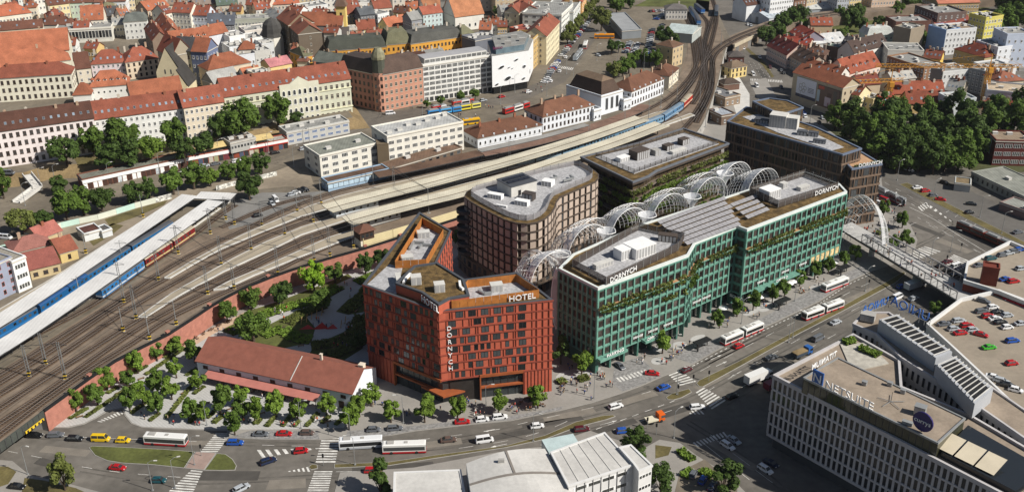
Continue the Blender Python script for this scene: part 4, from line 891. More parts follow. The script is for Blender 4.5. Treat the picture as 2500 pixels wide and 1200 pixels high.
screen(grn,ccw(PP(dl,GZ+1.2)),GZ+.2,GZ+3.0,FEN,STEEL,step=3.2);screen(grn,ccw(PP(dr,GZ+1.2)),GZ+.2,GZ+3.0,FEN,STEEL,step=3.2)
fa,fb=PP([(1480,688),(1655,605)],GZ+1.2);lettering(grn,'DORNYCH',fa,fb,GZ+.45,2.5,.22,.25);fa,fb=PP([(1900,500),(2045,455)],GZ+1.2);lettering(grn,'DORNYCH',fa,fb,GZ+.45,2.5,.80,.25)
for x,y,sx,sy,h,rz in((1560,618,8.5,6.5,3.6,.62),(1520,628,4.5,4,3.4,.62),(1472,650,7,1.8,1.6,.62),(1878,482,6,5,3.6,.62),(1960,462,5,2,1.4,.62),(1912,458,2.5,2,2.0,.62)):aunit(grn,x,y,GZ+.2,sx,sy,h,rz,WHITEP if h>3 else CONCL)
aunit(grn,1630,588,GZ+.2,6,2.5,2.4,-.3,BROWN)
SOL=mat('solar_cell_grey',(.27,.265,.275),.45,.12,.8,spec=.4)
b=MB();b.add([(0,0,0),(1.9,0,0),(1.9,1.5,.55),(0,1.5,.55),(0,0,-.06),(1.9,0,-.06),(1.9,1.5,.49),(0,1.5,.49)],[(0,1,2,3),(4,5,1,0),(5,6,2,1),(6,7,3,2),(7,4,0,3)],0);b.box(.1,.2,1.3,1.4,-.4,.45);b.box(1.7,1.8,1.3,1.4,-.4,.45)
spm=b.mesh('solar_panel',SOL)
def solar(x0,y0,x1,y1,n=None):
 a,e=P(x0,y0,GZ+.3),P(x1,y1,GZ+.3);d=(e-a);k=n or max(2,int(d.length/2.0));ang=math.atan2(d.y,d.x)
 for i in range(k):q=a+d.normalized()*2.0*i;O('solar_panel',spm,grn,(q.x-grn.location.x,q.y-grn.location.y,GZ+.45),ang)
for k in range(7):
 x0,y0=1612+k*11,552+k*8.5;w_=165-k*4;solar(x0,y0-4,x0+w_,y0-4-w_*.375)
for k in range(4):solar(1790+k*12,505+k*10,1855+k*10,481+k*10)
for c in range(13,19):p=g4.lerp(g5,(c+.5)/19);b=MB();b.box(-.9,.9,-.3,-.18,0,2.6);O('poster',b.mesh('poster',mat('poster_gold',(.62,.48,.25),.6,.45,.9)),grn,(p.x-grn.location.x,p.y-grn.location.y,5.6),math.atan2((g5-g4).y,(g5-g4).x))
WT=mat('white_steel_tube',(.80,.80,.79),.4,.03,.5);MEMB=mat('clear_membrane',(.80,.82,.85),.2,.06,.5,spec=.5,alpha=.5)
def shell(label,c,ax,w,rise,z0,dep,n=9,m=7,memb=True,r=.078,lean=0.0,droop=3.5,name='gridshell_arch'):
 t=T(name,(c.x,c.y,z0),label,'canopy','white gridshell arches over the passage');ax=ax.normalized();pr=Vector((-ax.y,ax.x));b=MB()
 def f(u,v):
  th=math.pi*u;x=-w/2*math.cos(th)*(1-.25*v*v);z=rise*math.sin(th)*(1-.35*v)-droop*v*v;y=dep*v+lean*math.sin(th);q=ax*x+pr*y
  return Vector((q.x,q.y,z))
 for j in range(m):
  for i in range(n*2):b.tube(f(i/n/2,j/(m-1)),f((i+1)/n/2,j/(m-1)),r*(1.5 if j==0 else 1),5,cap=False)
 for i in range(1,n):
  for j in range(m-1):b.tube(f(i/n,j/(m-1)),f(i/n,(j+1)/(m-1)),r,5,cap=False)
 O('lattice',b.mesh('lattice',WT),t)
 if memb:
  b=MB();v0=0
  for i in range(1,11):
   for j in range(3):
    p=[f(i/12,j/10),f((i+1)/12,j/10),f((i+1)/12,(j+1)/10),f(i/12,(j+1)/10)];b.quad(*[q+Vector((0,0,.25))for q in p])
  O('membrane',b.mesh('membrane',MEMB,True),t)
 return t
def funnel(label,c,z0,h,r0,r1):
 t=T('membrane_funnel',(c.x,c.y,z0),label,'canopy','clear membrane funnels between the arches');b=MB();n=12
 for k in range(5):
  a0,a1=k/5,(k+1)/5;f=lambda a:r0+(r1-r0)*a**2
  for i in range(n):
   p=[(math.cos(2*math.pi*(i+x)/n)*f(a)*(1+.12*((i+x)%2)),math.sin(2*math.pi*(i+x)/n)*f(a),h*a)for a,x in((a0,0),(a0,1),(a1,1),(a1,0))];b.quad(*p)
 O('membrane',b.mesh('membrane',MEMB,True),t);b=MB()
 for i in range(n):b.tube((math.cos(2*math.pi*i/n)*r1*(1+.12*(i%2)),math.sin(2*math.pi*i/n)*r1,h),(math.cos(2*math.pi*(i+1)/n)*r1*(1+.12*((i+1)%2)),math.sin(2*math.pi*(i+1)/n)*r1,h),.14,5,cap=False)
 b.tube((0,0,-14),(0,0,.3),.3,6);O('rim',b.mesh('rim',WT),t)
axd=(gi((1964,419))-gi((1560,550))).normalized()
hum=[(1352,622),(1440,556),(1540,515),(1638,480),(1738,440),(1800,402),(1868,418)]
for i,(x,y)in enumerate(hum):
 c=P2(x,y,31);shell('white lattice arch over the passage, %s hump from the hotel'%ordw(i),c,axd,18.5,10.5,21.5,13,n=18,m=9)
for i,(a_,b_)in enumerate(zip(hum[1:],hum[2:])):
 c=(P2(*a_,31)+P2(*b_,31))/2+Vector((-axd.y,axd.x))*9;shell('far lattice arch behind the row of humps, %s from the hotel'%ordw(i),c,axd,18,8,20,11,n=16,m=8,memb=False)
for i,(x,y)in enumerate([(1370,622),(1480,566),(1580,527),(1690,482),(1770,425)]):
 funnel('clear membrane funnel between arches, %s from the hotel'%ordw(i),P2(x,y,29),24,5.5,.6,3.1)
ca=P2(1318,720,0);t_=shell('large entrance arch of the gridshell between hotel and green block',P2(1310,610,30),Vector((.8,-.45)),18,21,9,12,n=16,m=8,droop=1)
ce=shell('white end arch of the gridshell beside the footbridge',P2(2108,476,27),Vector((.75,-.62)),20,24,3,14,n=16,m=8,droop=2)
lf=T('membrane_leaf',(*(gL-(g0-gL).normalized()*1.2),8),'clear leaf shaped membrane at the corner of the green block','canopy');b=MB();N=10
for i in range(N):
 f=lambda t:(1.6*math.sin(math.pi*t)**.7,22*t)
 (w0,z0_),(w1,z1_)=f(i/N),f((i+1)/N);b.quad((-w0,0,z0_),(w0,-.6,z0_),(w1,-.6,z1_),(-w1,0,z1_))
O('membrane',b.mesh('membrane',MEMB),lf);b=MB()
for i in range(N):
 (w0,z0_),(w1,z1_)=f(i/N),f((i+1)/N);b.tube((-w0,0,z0_),(-w1,0,z1_),.15,5);b.tube((w0,-.6,z0_),(w1,-.6,z1_),.15,5)
O('rim',b.mesh('rim',WT),lf)
# ================================================================== OLD TOWN, STATION AND THE EASTERN DISTRICT
RED,ORA,BRN,DBR,GRN,GRY,DGR='7d4838','935a42','664437','4b3229','6d6c55','8b8b88','4a4a4c'
def H(label,x0,y0,x1,y1,depth,z0,h,rh=4,wall='d8cfbc',roof=RED,kind='gable',rows=3,cols=8,**k):
 return house(label,(x0,y0),(x1,y1),depth,z0,h,rh,wall,roof,kind,rows,cols,**k)
H('long pale pink building with dark brown roof at the left edge',-70,330,228,288,15,10,16.8,6,'dcd3d1',DBR,rows=4,cols=18,win=OLDD,ww=1.4,wh=2.1,sk=16,ch=5)
H('white three storey house with red roof behind the big trees',229,292,447,263,15,10,15,6.5,'dcdcd8',RED,rows=4,cols=16,sk=14,ch=4)
H('cream house with red roof and row of skylights',448,263,546,248,15,10,16,6.5,'d8cdb9',RED,rows=4,cols=8,sk=7,ch=2)
gt,gq,gLc=H('pale green grand hotel with long red tiled roof',547,237,855,192,17,7,19.5,7,'c3c4b0',RED,rows=4,cols=22,win=OLDC,ww=1.4,wh=2.4,sk=19,ch=6,name='grand_hotel')
b=MB();b.box(-10,10,-.7,.3,0,21.2);b.add([(-5,-.7,21.2),(5,-.7,21.2),(0,-.7,24.5),(-5,.3,21.2),(5,.3,21.2),(0,.3,24.5)],[(0,1,2),(3,5,4),(0,2,5,3),(1,4,5,2)]);gd=(gq[1]-gq[0]).normalized();gm=gq[0].lerp(gq[1],.58);O('central_bay',b.mesh('central_bay',wallm('cbc9b6')),gt,(gm.x-gLc.x,gm.y-gLc.y,0),math.atan2(gd.y,gd.x))
facade(gt,gLc,gm-gd*9.5,gm+gd*9.5,7,4,7,1.5,2.9,4.75,1.2,ARCHW,off=.75)
for z in(5.2,15.2):b=MB();b.ring(inset(loc2:=[p-gLc.to_2d()for p in gq],-.35),inset(loc2,.1),z-.25,z+.25);O('string_course',b.mesh('string_course',wallm('d8d6b8')),gt)
H('cream school with red hipped roof and two rows of tall windows',-20,193,173,180,13,10,12.9,5.5,'d8d4c2',RED,'hip',rows=3,cols=13,win=OLDD,ww=1.3,wh=2.1,ch=2)
H('orange tiled roof wing behind the school, nearer one',-30,170,172,146,16,10,13,7,'d3cfbb',ORA,'hip',rows=2,cols=8,ch=1)
H('bright orange tiled roof wing behind the school, farther one',-40,138,168,121,22,10,15,10,'d3cfbb',ORA,rows=2,cols=8,ch=1)
H('white monastery wing with orange roof and eyebrow dormers',218,214,314,206,13,10,8.7,7,'dddcd6',ORA,'hip',rows=2,cols=7,win=PLAIN,ww=.8,wh=1.0,ch=0,dorm=6)
H('small orange hipped wing at the front of the monastery',178,233,222,230,12,10,7,5,'dddcd6',ORA,'hip',rows=1,cols=1,win=PLAIN,ch=0)
H('plain orange roof beside the dark church gable',322,243,446,226,15,10,8,7,'cfc6b4',ORA,rows=0,cols=0,ch=1)
H('pink and white house with mansard red roof over the court',222,158,305,152,13,10,9.5,6.5,'d6c9cb',RED,'hip',rows=3,cols=7,sk=5,ch=3)
H('beige corner house with red roof and small gable',306,153,386,142,14,10,10,6.5,'d2c2ab',RED,'hip',rows=3,cols=6,win=OLDD,sk=3,ch=3)
H('narrow grey house with brown roof left of pink house',186,169,221,165,18,10,8.5,7,'cfc7b6',BRN,rows=2,cols=2,ch=1)
H('grey green tall house with dark roof above the church',421,122,464,125,13,9,20,6,'8f8b75',DGR,rows=4,cols=4,win=OLDD,ch=1)
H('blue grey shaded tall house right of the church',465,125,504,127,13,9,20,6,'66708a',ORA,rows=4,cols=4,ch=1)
H('house with long maroon roof slope facing the street',384,122,421,136,12,9,19,8,'9a907e','7c4434',rows=4,cols=5,win=OLDC,ch=1)
H('long orange roof with row of small dormers',420,108,510,96,12,9,19,6,'cfc9bd',ORA,rows=0,cols=0,ch=2,dorm=6)
H('orange roofed block with blue glass lantern',508,172,612,152,16,8,13,6,'cdbfa9',ORA,'hip',rows=2,cols=6,ch=2)
H('grey concrete gable roof behind the grand hotel',523,205,585,190,12,8,12,5,'938f83',GRY,rows=0,cols=0,ch=0)
H('small cream house with orange roof beside concrete gable',600,190,640,182,10,8,13,4,'d8d2c2',ORA,rows=2,cols=3,ch=1,joined=True)
H('cream block with steel roof plant behind the grand hotel',626,184,665,176,12,8,16,.6,'d0c7ae',GRY,'flat',rows=2,cols=3,ch=4,joined=True)
H('yellow house with pink metal roof',660,164,712,154,12,8,14,3,'d5bd86','a06a6c',rows=3,cols=4,ch=2,joined=True)
H('orange roof strip above the courtyard terraces',506,88,556,78,10,9,17,5,'c9cbd0',ORA,rows=2,cols=4,ch=2,joined=True)
for i,(x0,y0,x1,y1,h,w)in enumerate([(560,118,600,112,14,'d5d8da'),(600,98,640,92,15,'d9d9d6'),(640,110,668,106,14,'c4c6c6'),(560,92,598,86,17,'dcdcda'),(598,78,660,70,16,'d4cdc4'),(582,138,622,132,12,'c9cdd2'),(622,128,660,122,13,'b9b9b4'),(660,84,690,80,16,'d8d3ca')]):
 H('white flat roofed court building, %s in the cluttered courtyard'%ordw(i),x0,y0,x1,y1,14,8,h,.6,w,GRY,'flat',rows=2,cols=4,ch=4,joined=True)
H('orange house with dome lantern in the courtyard',582,122,620,120,10,8,14,4,'ccc6ba',ORA,'hip',rows=1,cols=4,ch=2,joined=True)
dp=P(672,146,8);t=T('domed_corner_house',dp,'white corner house with dark ribbed dome','building');b=MB();n=10;ring_=[(6*math.cos(2*math.pi*i/n),6*math.sin(2*math.pi*i/n))for i in range(n)];b.prism(ring_,0,15);O('wall',b.mesh('wall',wallm('d6d3c9')),t);b=MB();prev=[(x*1.1,y*1.1,15)for x,y in ring_]
for k in range(1,6):
 cur=[(x*(1,.98,.86,.55,.1)[k-1],y*(1,.98,.86,.55,.1)[k-1],(17,19.5,22,24.2,25.6)[k-1])for x,y in ring_];b.add(prev+cur,[(i,(i+1)%n,n+(i+1)%n,n+i)for i in range(n)]);prev=cur
O('dome',b.mesh('dome',roofm('4a4947')),t)
cp0=P2(432,232,10);ct=T('gothic_church',(cp0.x,cp0.y,10),'small gothic church with steep dark roofs and cream gables','church');cdir=P2(470,195,10)-P2(432,232,10);ca_=math.atan2(cdir.y,cdir.x)
for nm,(x0,x1,w,h,rh,yy)in(('nave',(6,36,13,11,13,5)),('chapel',(-8,8,10,7,9,-4))):
 b=MB();b.prism([(x0,yy-w/2),(x1,yy-w/2),(x1,yy+w/2),(x0,yy+w/2)],0,h);b.add([(x0,yy-w/2,h),(x0,yy+w/2,h),(x0,yy,h+rh),(x1,yy-w/2,h),(x1,yy+w/2,h),(x1,yy,h+rh)],[(0,2,1),(3,4,5)]);O(nm,b.mesh(nm,wallm('cfc3a2')),ct,rz=ca_)
 b=MB();[b.add([(x0+.8,yy+s*(w/2+.5),h-.4),(x1+.5,yy+s*(w/2+.5),h-.4),(x1+.5,yy,h+rh),(x0+.8,yy,h+rh)],[(0,1,2,3)])for s in(-1,1)];O('roof',b.mesh('roof',roofm('3c3a38')),ct,rz=ca_)
 for s in(-1.6,1.6):b=MB();b.box(x0-.06,x0,yy+s-.35,yy+s+.35,h-1,h+1.4);O('window',b.mesh('window',GLASS),ct,rz=ca_)
gb,gqd,gL_=H('white market hall with tall dark glazed bays between fins',132,76,271,68,18,10,8.6,.8,'d4d2c8',GRY,'flat',rows=0,cols=0,ch=3)
facade(gb,gL_,gqd[0],gqd[1],10,1,17,1.9,5.2,8,2.4,('plain',wallm('dedcd4'),GLASS),off=.1)
H('grey and white ornate house with mansard roof beside the lane',301,54,358,50,12,9,12.4,4.5,'cfcfca','5c605c','mansard',rows=3,cols=5,ch=2)
b2=None
for i,(x,w)in enumerate(((322,18),(349,16))):
 p=P(x,95,9);o=T('shop_awning',p,'green market awning under the ornate house, %s one'%('left','right')[i],'awning');b=MB();b.add([(-w/8,-2.5,2.2),(w/8,-2.5,2.2),(w/8,0,3.6),(-w/8,0,3.6),(-w/8,-2.5,1.9),(w/8,-2.5,1.9)],[(0,1,2,3),(4,5,1,0)]);O('cloth',b.mesh('cloth',mat('awning_green',(.01,.14,.07),.8,.1,.5)),o);b=MB();[b.tube((s*w/8,-2.4,0),(s*w/8,-2.4,2.1),.06,4)for s in(-1,1)];O('pole',b.mesh('pole',STEEL),o)
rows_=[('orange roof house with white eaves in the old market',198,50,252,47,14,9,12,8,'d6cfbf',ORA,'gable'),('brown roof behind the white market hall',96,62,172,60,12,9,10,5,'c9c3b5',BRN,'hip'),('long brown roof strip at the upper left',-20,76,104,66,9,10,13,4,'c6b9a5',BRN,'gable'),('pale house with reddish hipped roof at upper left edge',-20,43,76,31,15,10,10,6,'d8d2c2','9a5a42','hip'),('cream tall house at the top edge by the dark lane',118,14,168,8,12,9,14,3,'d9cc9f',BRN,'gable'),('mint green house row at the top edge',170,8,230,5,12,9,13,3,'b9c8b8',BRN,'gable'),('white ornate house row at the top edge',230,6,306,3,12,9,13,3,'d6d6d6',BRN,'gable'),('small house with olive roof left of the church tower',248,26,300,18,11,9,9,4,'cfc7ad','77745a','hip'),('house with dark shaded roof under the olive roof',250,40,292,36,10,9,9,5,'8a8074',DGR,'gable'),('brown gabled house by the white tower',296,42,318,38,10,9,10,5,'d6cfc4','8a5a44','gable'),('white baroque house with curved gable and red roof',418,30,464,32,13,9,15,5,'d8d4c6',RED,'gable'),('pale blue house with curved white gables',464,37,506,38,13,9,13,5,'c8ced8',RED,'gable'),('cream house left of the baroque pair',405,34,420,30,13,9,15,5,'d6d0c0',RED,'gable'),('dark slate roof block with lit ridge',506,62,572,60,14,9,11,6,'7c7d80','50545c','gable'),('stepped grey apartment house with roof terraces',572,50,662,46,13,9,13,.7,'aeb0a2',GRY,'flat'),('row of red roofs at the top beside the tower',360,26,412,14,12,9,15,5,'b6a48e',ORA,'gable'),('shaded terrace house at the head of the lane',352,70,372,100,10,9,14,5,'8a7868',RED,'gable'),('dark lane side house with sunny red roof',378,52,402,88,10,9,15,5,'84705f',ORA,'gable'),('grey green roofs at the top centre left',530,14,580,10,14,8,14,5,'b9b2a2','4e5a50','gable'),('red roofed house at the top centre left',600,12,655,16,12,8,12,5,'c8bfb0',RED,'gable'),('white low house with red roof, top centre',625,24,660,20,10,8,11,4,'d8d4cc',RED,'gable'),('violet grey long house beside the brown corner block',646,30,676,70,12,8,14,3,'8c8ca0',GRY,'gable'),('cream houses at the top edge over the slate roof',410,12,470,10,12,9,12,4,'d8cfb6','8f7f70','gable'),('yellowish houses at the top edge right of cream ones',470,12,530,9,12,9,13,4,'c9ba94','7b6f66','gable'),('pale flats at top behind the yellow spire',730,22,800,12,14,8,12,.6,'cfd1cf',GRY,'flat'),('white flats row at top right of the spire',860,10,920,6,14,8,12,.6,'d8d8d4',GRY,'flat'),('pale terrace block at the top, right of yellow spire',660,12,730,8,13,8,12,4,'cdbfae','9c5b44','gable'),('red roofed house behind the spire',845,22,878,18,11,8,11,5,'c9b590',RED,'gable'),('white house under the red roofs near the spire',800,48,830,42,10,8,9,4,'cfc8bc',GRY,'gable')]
for(lb,x0,y0,x1,y1,dp_,z0,h,rh,w,rf,kd)in rows_:
 H(lb,x0,y0,x1,y1,dp_,z0,h,rh,w,rf,kd,rows=max(2,int(h/3.6)),cols=max(2,int(abs(x1-x0)/8)),ch=4,sk=3,joined=True)
rr=random.Random(12)
fill=[(205,118,'court'),(150,112,'court'),(60,20,'hill'),(20,22,'hill'),(120,40,'hill'),(180,70,'market'),(275,62,'market'),(520,40,'slate'),(700,30,'spire'),(760,36,'spire'),(790,80,'spire'),(560,28,'slate'),(500,24,'slate'),(640,42,'slate'),(715,110,'lane'),(705,132,'lane'),(725,150,'lane'),(960,30,'blue'),(990,22,'blue'),(1010,84,'palace'),(1060,92,'palace'),(900,92,'palace'),(860,98,'palace'),(1100,20,'church'),(1190,60,'church'),(1215,66,'church'),(1170,72,'church'),(1225,30,'church')]
for i,(x,y,wn_)in enumerate(fill):
 w=rr.uniform(22,38);rc=rr.choice([('red',RED),('orange',ORA),('brown',BRN),('grey',GRY),('red',RED)]);wc=rr.choice([('cream','d8cfba'),('white','d6d6d2'),('ochre','c4a772'),('grey','b9b9b4')])
 H('small %s back house with %s roof near the %s, %s of the infill houses'%(wc[0],rc[0],wn_,ordw(i)),x,y,x+w,y-rr.uniform(-3,5),rr.uniform(8,12),8,rr.uniform(9,12),rr.uniform(2.5,4.5),wc[1],rc[1],rr.choice(['gable','gable','hip']),rows=2,cols=4,ch=3,sk=2,joined=True,group='small infill houses of the old town')
rr=random.Random(3);bk=[]
for r,(yy,x_end)in enumerate(((-8,1230),(-24,1260))):
 x=-60+r*20;k=0
 while x<x_end:w=rr.uniform(38,70);bk.append((x,yy+rr.uniform(-4,4),x+w-2,yy+rr.uniform(-6,2),k,r));x+=w;k+=1
for(x0,y0,x1,y1,k,r)in bk:
 wc,rc=rr.choice([('cream','d8cfba'),('stone','cfc8bc'),('sand','d6c7a4'),('grey','c8ccc8'),('white','d9d5cc'),('tan','bfae94')]),rr.choice([('red',RED),('red',RED),('orange',ORA),('brown',BRN),('rust','8d5844')])
 house('%s distant house, %s roof, %s from left in the %s top edge row'%(wc[0],rc[0],ordw(k),('near','far')[r]),(x0,y0),(x1,y1),rr.uniform(11,16),8,rr.uniform(10,15),rr.uniform(4,6),wc[1],rc[1],'gable',3,5,joined=True,ch=1,group='houses at the far edge of town')
H('brown corner block with brick red roofs at the street fork',676,44,704,62,16,8,22,6,'83745f','875341',rows=5,cols=5,win=OLDC,ch=2)
H('lit side wing of the brown corner block',704,62,728,84,14,8,21,5,'6c6154','875341',rows=5,cols=4,win=OLDC,ch=1)
H('long orange nave roof beside the yellow bell tower',735,62,835,62,14,8,11,7,'b9b4a8',ORA,rows=1,cols=12,ch=0,joined=True)
H('low grey roof in front of the orange nave',724,92,850,88,12,8,7,3,'9a948a','5a5450','shed',rows=0,cols=0,ch=0)
sp=P(839,96,8);t=T('bell_tower',sp,'yellow bell tower with tall brown spire','tower');b=MB();b.box(-3,3,-3,3,0,22);O('shaft',b.mesh('shaft',wallm('d6bd74')),t);b=MB();b.add([(-4,-4,22),(4,-4,22),(4,4,22),(-4,4,22),(-1.6,-1.6,27),(1.6,-1.6,27),(1.6,1.6,27),(-1.6,1.6,27),(-.9,-.9,32),(.9,-.9,32),(.9,.9,32),(-.9,.9,32),(0,0,44)],[(0,1,5,4),(1,2,6,5),(2,3,7,6),(3,0,4,7),(4,5,9,8),(5,6,10,9),(6,7,11,10),(7,4,8,11),(8,9,12),(9,10,12),(10,11,12),(11,8,12),(3,2,1,0)]);O('spire',b.mesh('spire',roofm('6a5548')),t);b=MB();b.box(-.7,.7,-3.06,-3,14,18);O('window',b.mesh('window',GLASS),t)
for q in(('cream terrace house with red roof and dormers',873,73,917,70,10,7,5,'d2c69c',RED),('yellow gabled house with orange roof',948,67,996,57,11,8,5,'d8cfa0',ORA),('grey tall house left of light blue house',1005,50,1030,46,12,14,4,'8b8d92',GRY),('white shed like modern house with flat roof',922,38,950,32,14,11,.6,'d4d6d6',GRY),('dark grey gabled house left of white modern house',880,38,915,34,14,12,4,'6a6c70','5c6064'),('red roofed house behind the white modern house',915,22,956,18,14,12,5,'cfc6b8',RED),('pale house with red dormer roof, right of the spire',845,36,878,28,11,11,5,'cdbb93',RED),('small white house under the spire',848,72,872,70,9,9,.6,'c8c0b4',GRY)):
 lb,x0,y0,x1,y1,dp_,h,rh,w,rf=q;H(lb,x0,y0,x1,y1,dp_,7,h,rh,w,rf,'flat' if rh<1 else 'gable',rows=3,cols=5,ch=2,joined=True)
H('light blue apartment house with dark side wall',1033,36,1080,30,12,7,13,4,'b9c9c9','8a4f3e',rows=4,cols=5,ch=2)
H('long dark green mansard wing of the yellow palace',800,124,943,113,16,7,13,6,'c89440','4f524a','mansard',rows=3,cols=16,ch=4,win=OLDD)
H('central pavilion of the yellow palace with olive mansard',943,109,1001,104,17,7,14,7.5,'c89440','6d6c55','mansard',rows=3,cols=5,ch=2,win=OLDD)
H('right wing of the yellow palace with dormered dark mansard',1003,107,1127,89,16,7,14,5.5,'cf9a42','4c4c48','mansard',rows=3,cols=14,ch=3,win=OLDD,sk=0,dorm=0)
H('end pavilion of the yellow palace with olive hip roof',1128,84,1157,80,15,7,16,4,'cf9a42','6d6c55','hip',rows=3,cols=3,ch=1,win=OLDD)
H('yellow corner turret block of the palace by the dark street',742,138,762,134,16,7,14,4,'cf9a42','6d6c55','hip',rows=3,cols=2,ch=1,win=OLDD)
H('grey slate roofed block behind the pink corner house',763,150,830,158,15,7,14,4,'7a7e88','62665f',rows=3,cols=8,ch=2,joined=True)
for i,(x0,y0,x1,y1,w,rf)in enumerate([(850,146,890,142,'cdbb93',GRY),(895,147,925,144,'d3c9a8',ORA),(968,146,1008,140,'8f8676','6f6048'),(1010,139,1040,135,'d0c9b0',DBR),(1042,134,1085,128,'bfb49a',GRY)]):H('low court house between palace and pink corner, %s from left'%ordw(i),x0,y0,x1,y1,9,7,11,1.6,w,rf,rows=2,cols=4,ch=3,joined=True)
pz,ph_h=6,19.9
H('pink corner house with dark mansard and copper turret',935,182,1031,164,13,pz,ph_h,7.5,'b88873','4e4039','mansard',rows=5,cols=8,win=OLDC,ww=1.4,wh=2.0,sk=6,ch=2)
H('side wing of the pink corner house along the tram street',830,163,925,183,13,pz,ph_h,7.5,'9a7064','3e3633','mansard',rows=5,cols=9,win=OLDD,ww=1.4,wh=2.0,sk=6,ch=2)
tp_=P(930,273,6);t=T('copper_turret',(tp_.x,tp_.y+3,6),'ribbed copper corner turret of the pink house','turret');n=10;R_=[(3.5*math.cos(2*math.pi*(i+.5)/n),3.5*math.sin(2*math.pi*(i+.5)/n))for i in range(n)]
b=MB();b.prism(R_,0,20.5);O('drum',b.mesh('drum',wallm('b88873')),t);b=MB();b.prism([(x*.95,y*.95)for x,y in R_],20.5,27.5);O('lantern',b.mesh('lantern',roofm('4a4c42')),t);b=MB();prev=[(x*1.05,y*1.05,27.5)for x,y in R_]
for s,z in((1.05,29),(.9,31),(.62,32.6),(.5,33.4)):cur=[(x*s,y*s,z)for x,y in R_];b.add(prev+cur,[(i,(i+1)%n,n+(i+1)%n,n+i)for i in range(n)]);prev=cur
b.add(prev,[tuple(range(n))]);O('cap',b.mesh('cap',mat('copper_patina',(.20,.19,.12),.6,.35,.5)),t)
for z in(6.2,):facade(t,t.location,tp_.to_2d()+Vector((-3,-.6)),tp_.to_2d()+Vector((3,-.6)),6,5,2,1.3,2.0,3.9,1.4,OLDD,off=.6)
wb,wq,wL=H('white seven storey office block with ribbon windows',1032,161.5,1200,137,14,6,20.1,1.0,'d6d5d0',GRY,'flat',rows=6,cols=12,win=BANDW,ww=3.0,wh=1.9,fh=2.75,sill=3.6,ch=4,sidewin=False)
q4=inset(wq,2.0);b=MB();b.prism([p-wL.to_2d()for p in q4],20,23.2,0,1);O('top_floor',b.mesh('top_floor',[wallm('c9c8c4'),mat('roof_sheet_grey',(.33,.33,.34),.85,.08,.2)]),wb);facade(wb,wL,q4[0],q4[1],26,1,12,2.8,1.8,3,.8,BANDW)
facade(wb,wL,wq[0],wq[1],6,1,14,2.2,2.4,3,.3,PLAIN)
ez=6;eq=ccw(PP([(1201,138),(1290,124),(1302,96),(1275,84),(1190,100)],ez+21.5));c0=sum(eq,Vector((0,0)))/len(eq);lt=T('white_organic_building',(c0.x,c0.y,ez),'white department store with eye shaped windows in a smooth facade','building');el=[p-c0 for p in eq]
b=MB();b.prism(el,4.2,21.5,0,1);O('white_skin',b.mesh('white_skin',[mat('white_composite',(.74,.745,.75),.45,.02,.4),GRY and roofm(GRY)]),lt);b=MB();b.prism(inset(el,.8),-.5,4.3);O('shop_glass',b.mesh('shop_glass',GLASS),lt)
fa_,fb_=min(eq,key=lambda p:(p-P2(1201,138,27.5)).length),min(eq,key=lambda p:(p-P2(1290,124,27.5)).length);fc_=min(eq,key=lambda p:(p-P2(1302,96,27.5)).length)
def eye(a,e,t,z,w,h,rot=.3):
 d=(e-a).normalized();n_=Vector((d.y,-d.x));p=a.lerp(e,t)+n_*.06;b=MB();m=14;f=lambda s,k:[(math.cos(q)*s*k,-.0,math.sin(q)*abs(math.sin(q))**.35*h*k)for q in[2*math.pi*i/m for i in range(m)]]
 o_,i_=f(w,1.25),f(w,1);b.add([(x,-.25*0,z_)for x,_,z_ in o_]+[(x,-.35,z_)for x,_,z_ in i_],[(i,(i+1)%m,m+(i+1)%m,m+i)for i in range(m)],0);b.add([(x,-.3,z_)for x,_,z_ in i_],[tuple(range(m))],1)
 o=O('eye_window',b.mesh('eye_window',[MATS['white_composite'],GLASS]),lt,(p.x-c0.x,p.y-c0.y,z));o.rotation_euler=(0,-rot,math.atan2(d.y,d.x))
for t_,z,w,h in((.25,14.8,2.2,.9),(.66,17.6,1.6,.6),(.46,14,.9,.35),(.55,13.2,.7,.25),(.88,13.2,1.1,1.0),(.42,8.0,2.4,1.2),(.12,5.6,1.3,.6),(.86,6.4,1.3,.7)):eye(fa_,fb_,t_,z,w*.85,h*.8)
for t_,z,w,h in((.2,9,.6,1.6),(.4,15,.6,.8)):eye(fb_,fc_,t_,z,w,h)
b=MB();b.prism(inset(el,2.5),21.4,24.6,0,1);O('roof_storey',b.mesh('roof_storey',[mat('roof_glass_blue',(.12,.17,.20),.25,.2,.4,spec=.5),roofm(GRY)]),lt);lettering_later=(lt,fa_,fb_,ez+24.6)
for q in((1230,96),(1255,92),(1275,100),(1240,108)):p=P(q[0],q[1],ez+24.6);b=MB();b.box(-1.8,1.8,-1.2,1.2,0,1.8);O('roof_unit',b.mesh('roof_unit',CONC),lt,(p.x-c0.x,p.y-c0.y,24.6))
H('ochre house squeezed behind the white organic building',1302,98,1321,80,14,6,17.5,1,'b79a63','6d5a48','flat',rows=5,cols=5,win=OLDC,ch=2)
H('cream corner house with sunny red roof',1334,89,1366,53,14,6,17.4,5,'d2c8a8',RED,rows=5,cols=10,win=OLDC,ch=3,sidewin=True)
H('white department block with grey roof plant',1371,38,1399,11,26,6,16.8,.8,'d3d3cd',GRY,'flat',rows=5,cols=9,win=BANDW,ww=2.4,wh=1.5,ch=6)
H('rounded white balcony block at the top of the avenue',1400,30,1420,2,20,6,14,.8,'c3c6c4',GRY,'flat',rows=4,cols=6,win=BANDW,ww=2.6,wh=1.4,ch=2)
H('orange house at the top of the avenue',1421,6,1432,-12,14,6,14,4,'c79a63',RED,rows=4,cols=4,ch=1)
H('tall block with blind grey gable and red roof',1241,15,1266,31,16,6,15.3,4,'77706a',RED,rows=0,cols=0,ch=4)
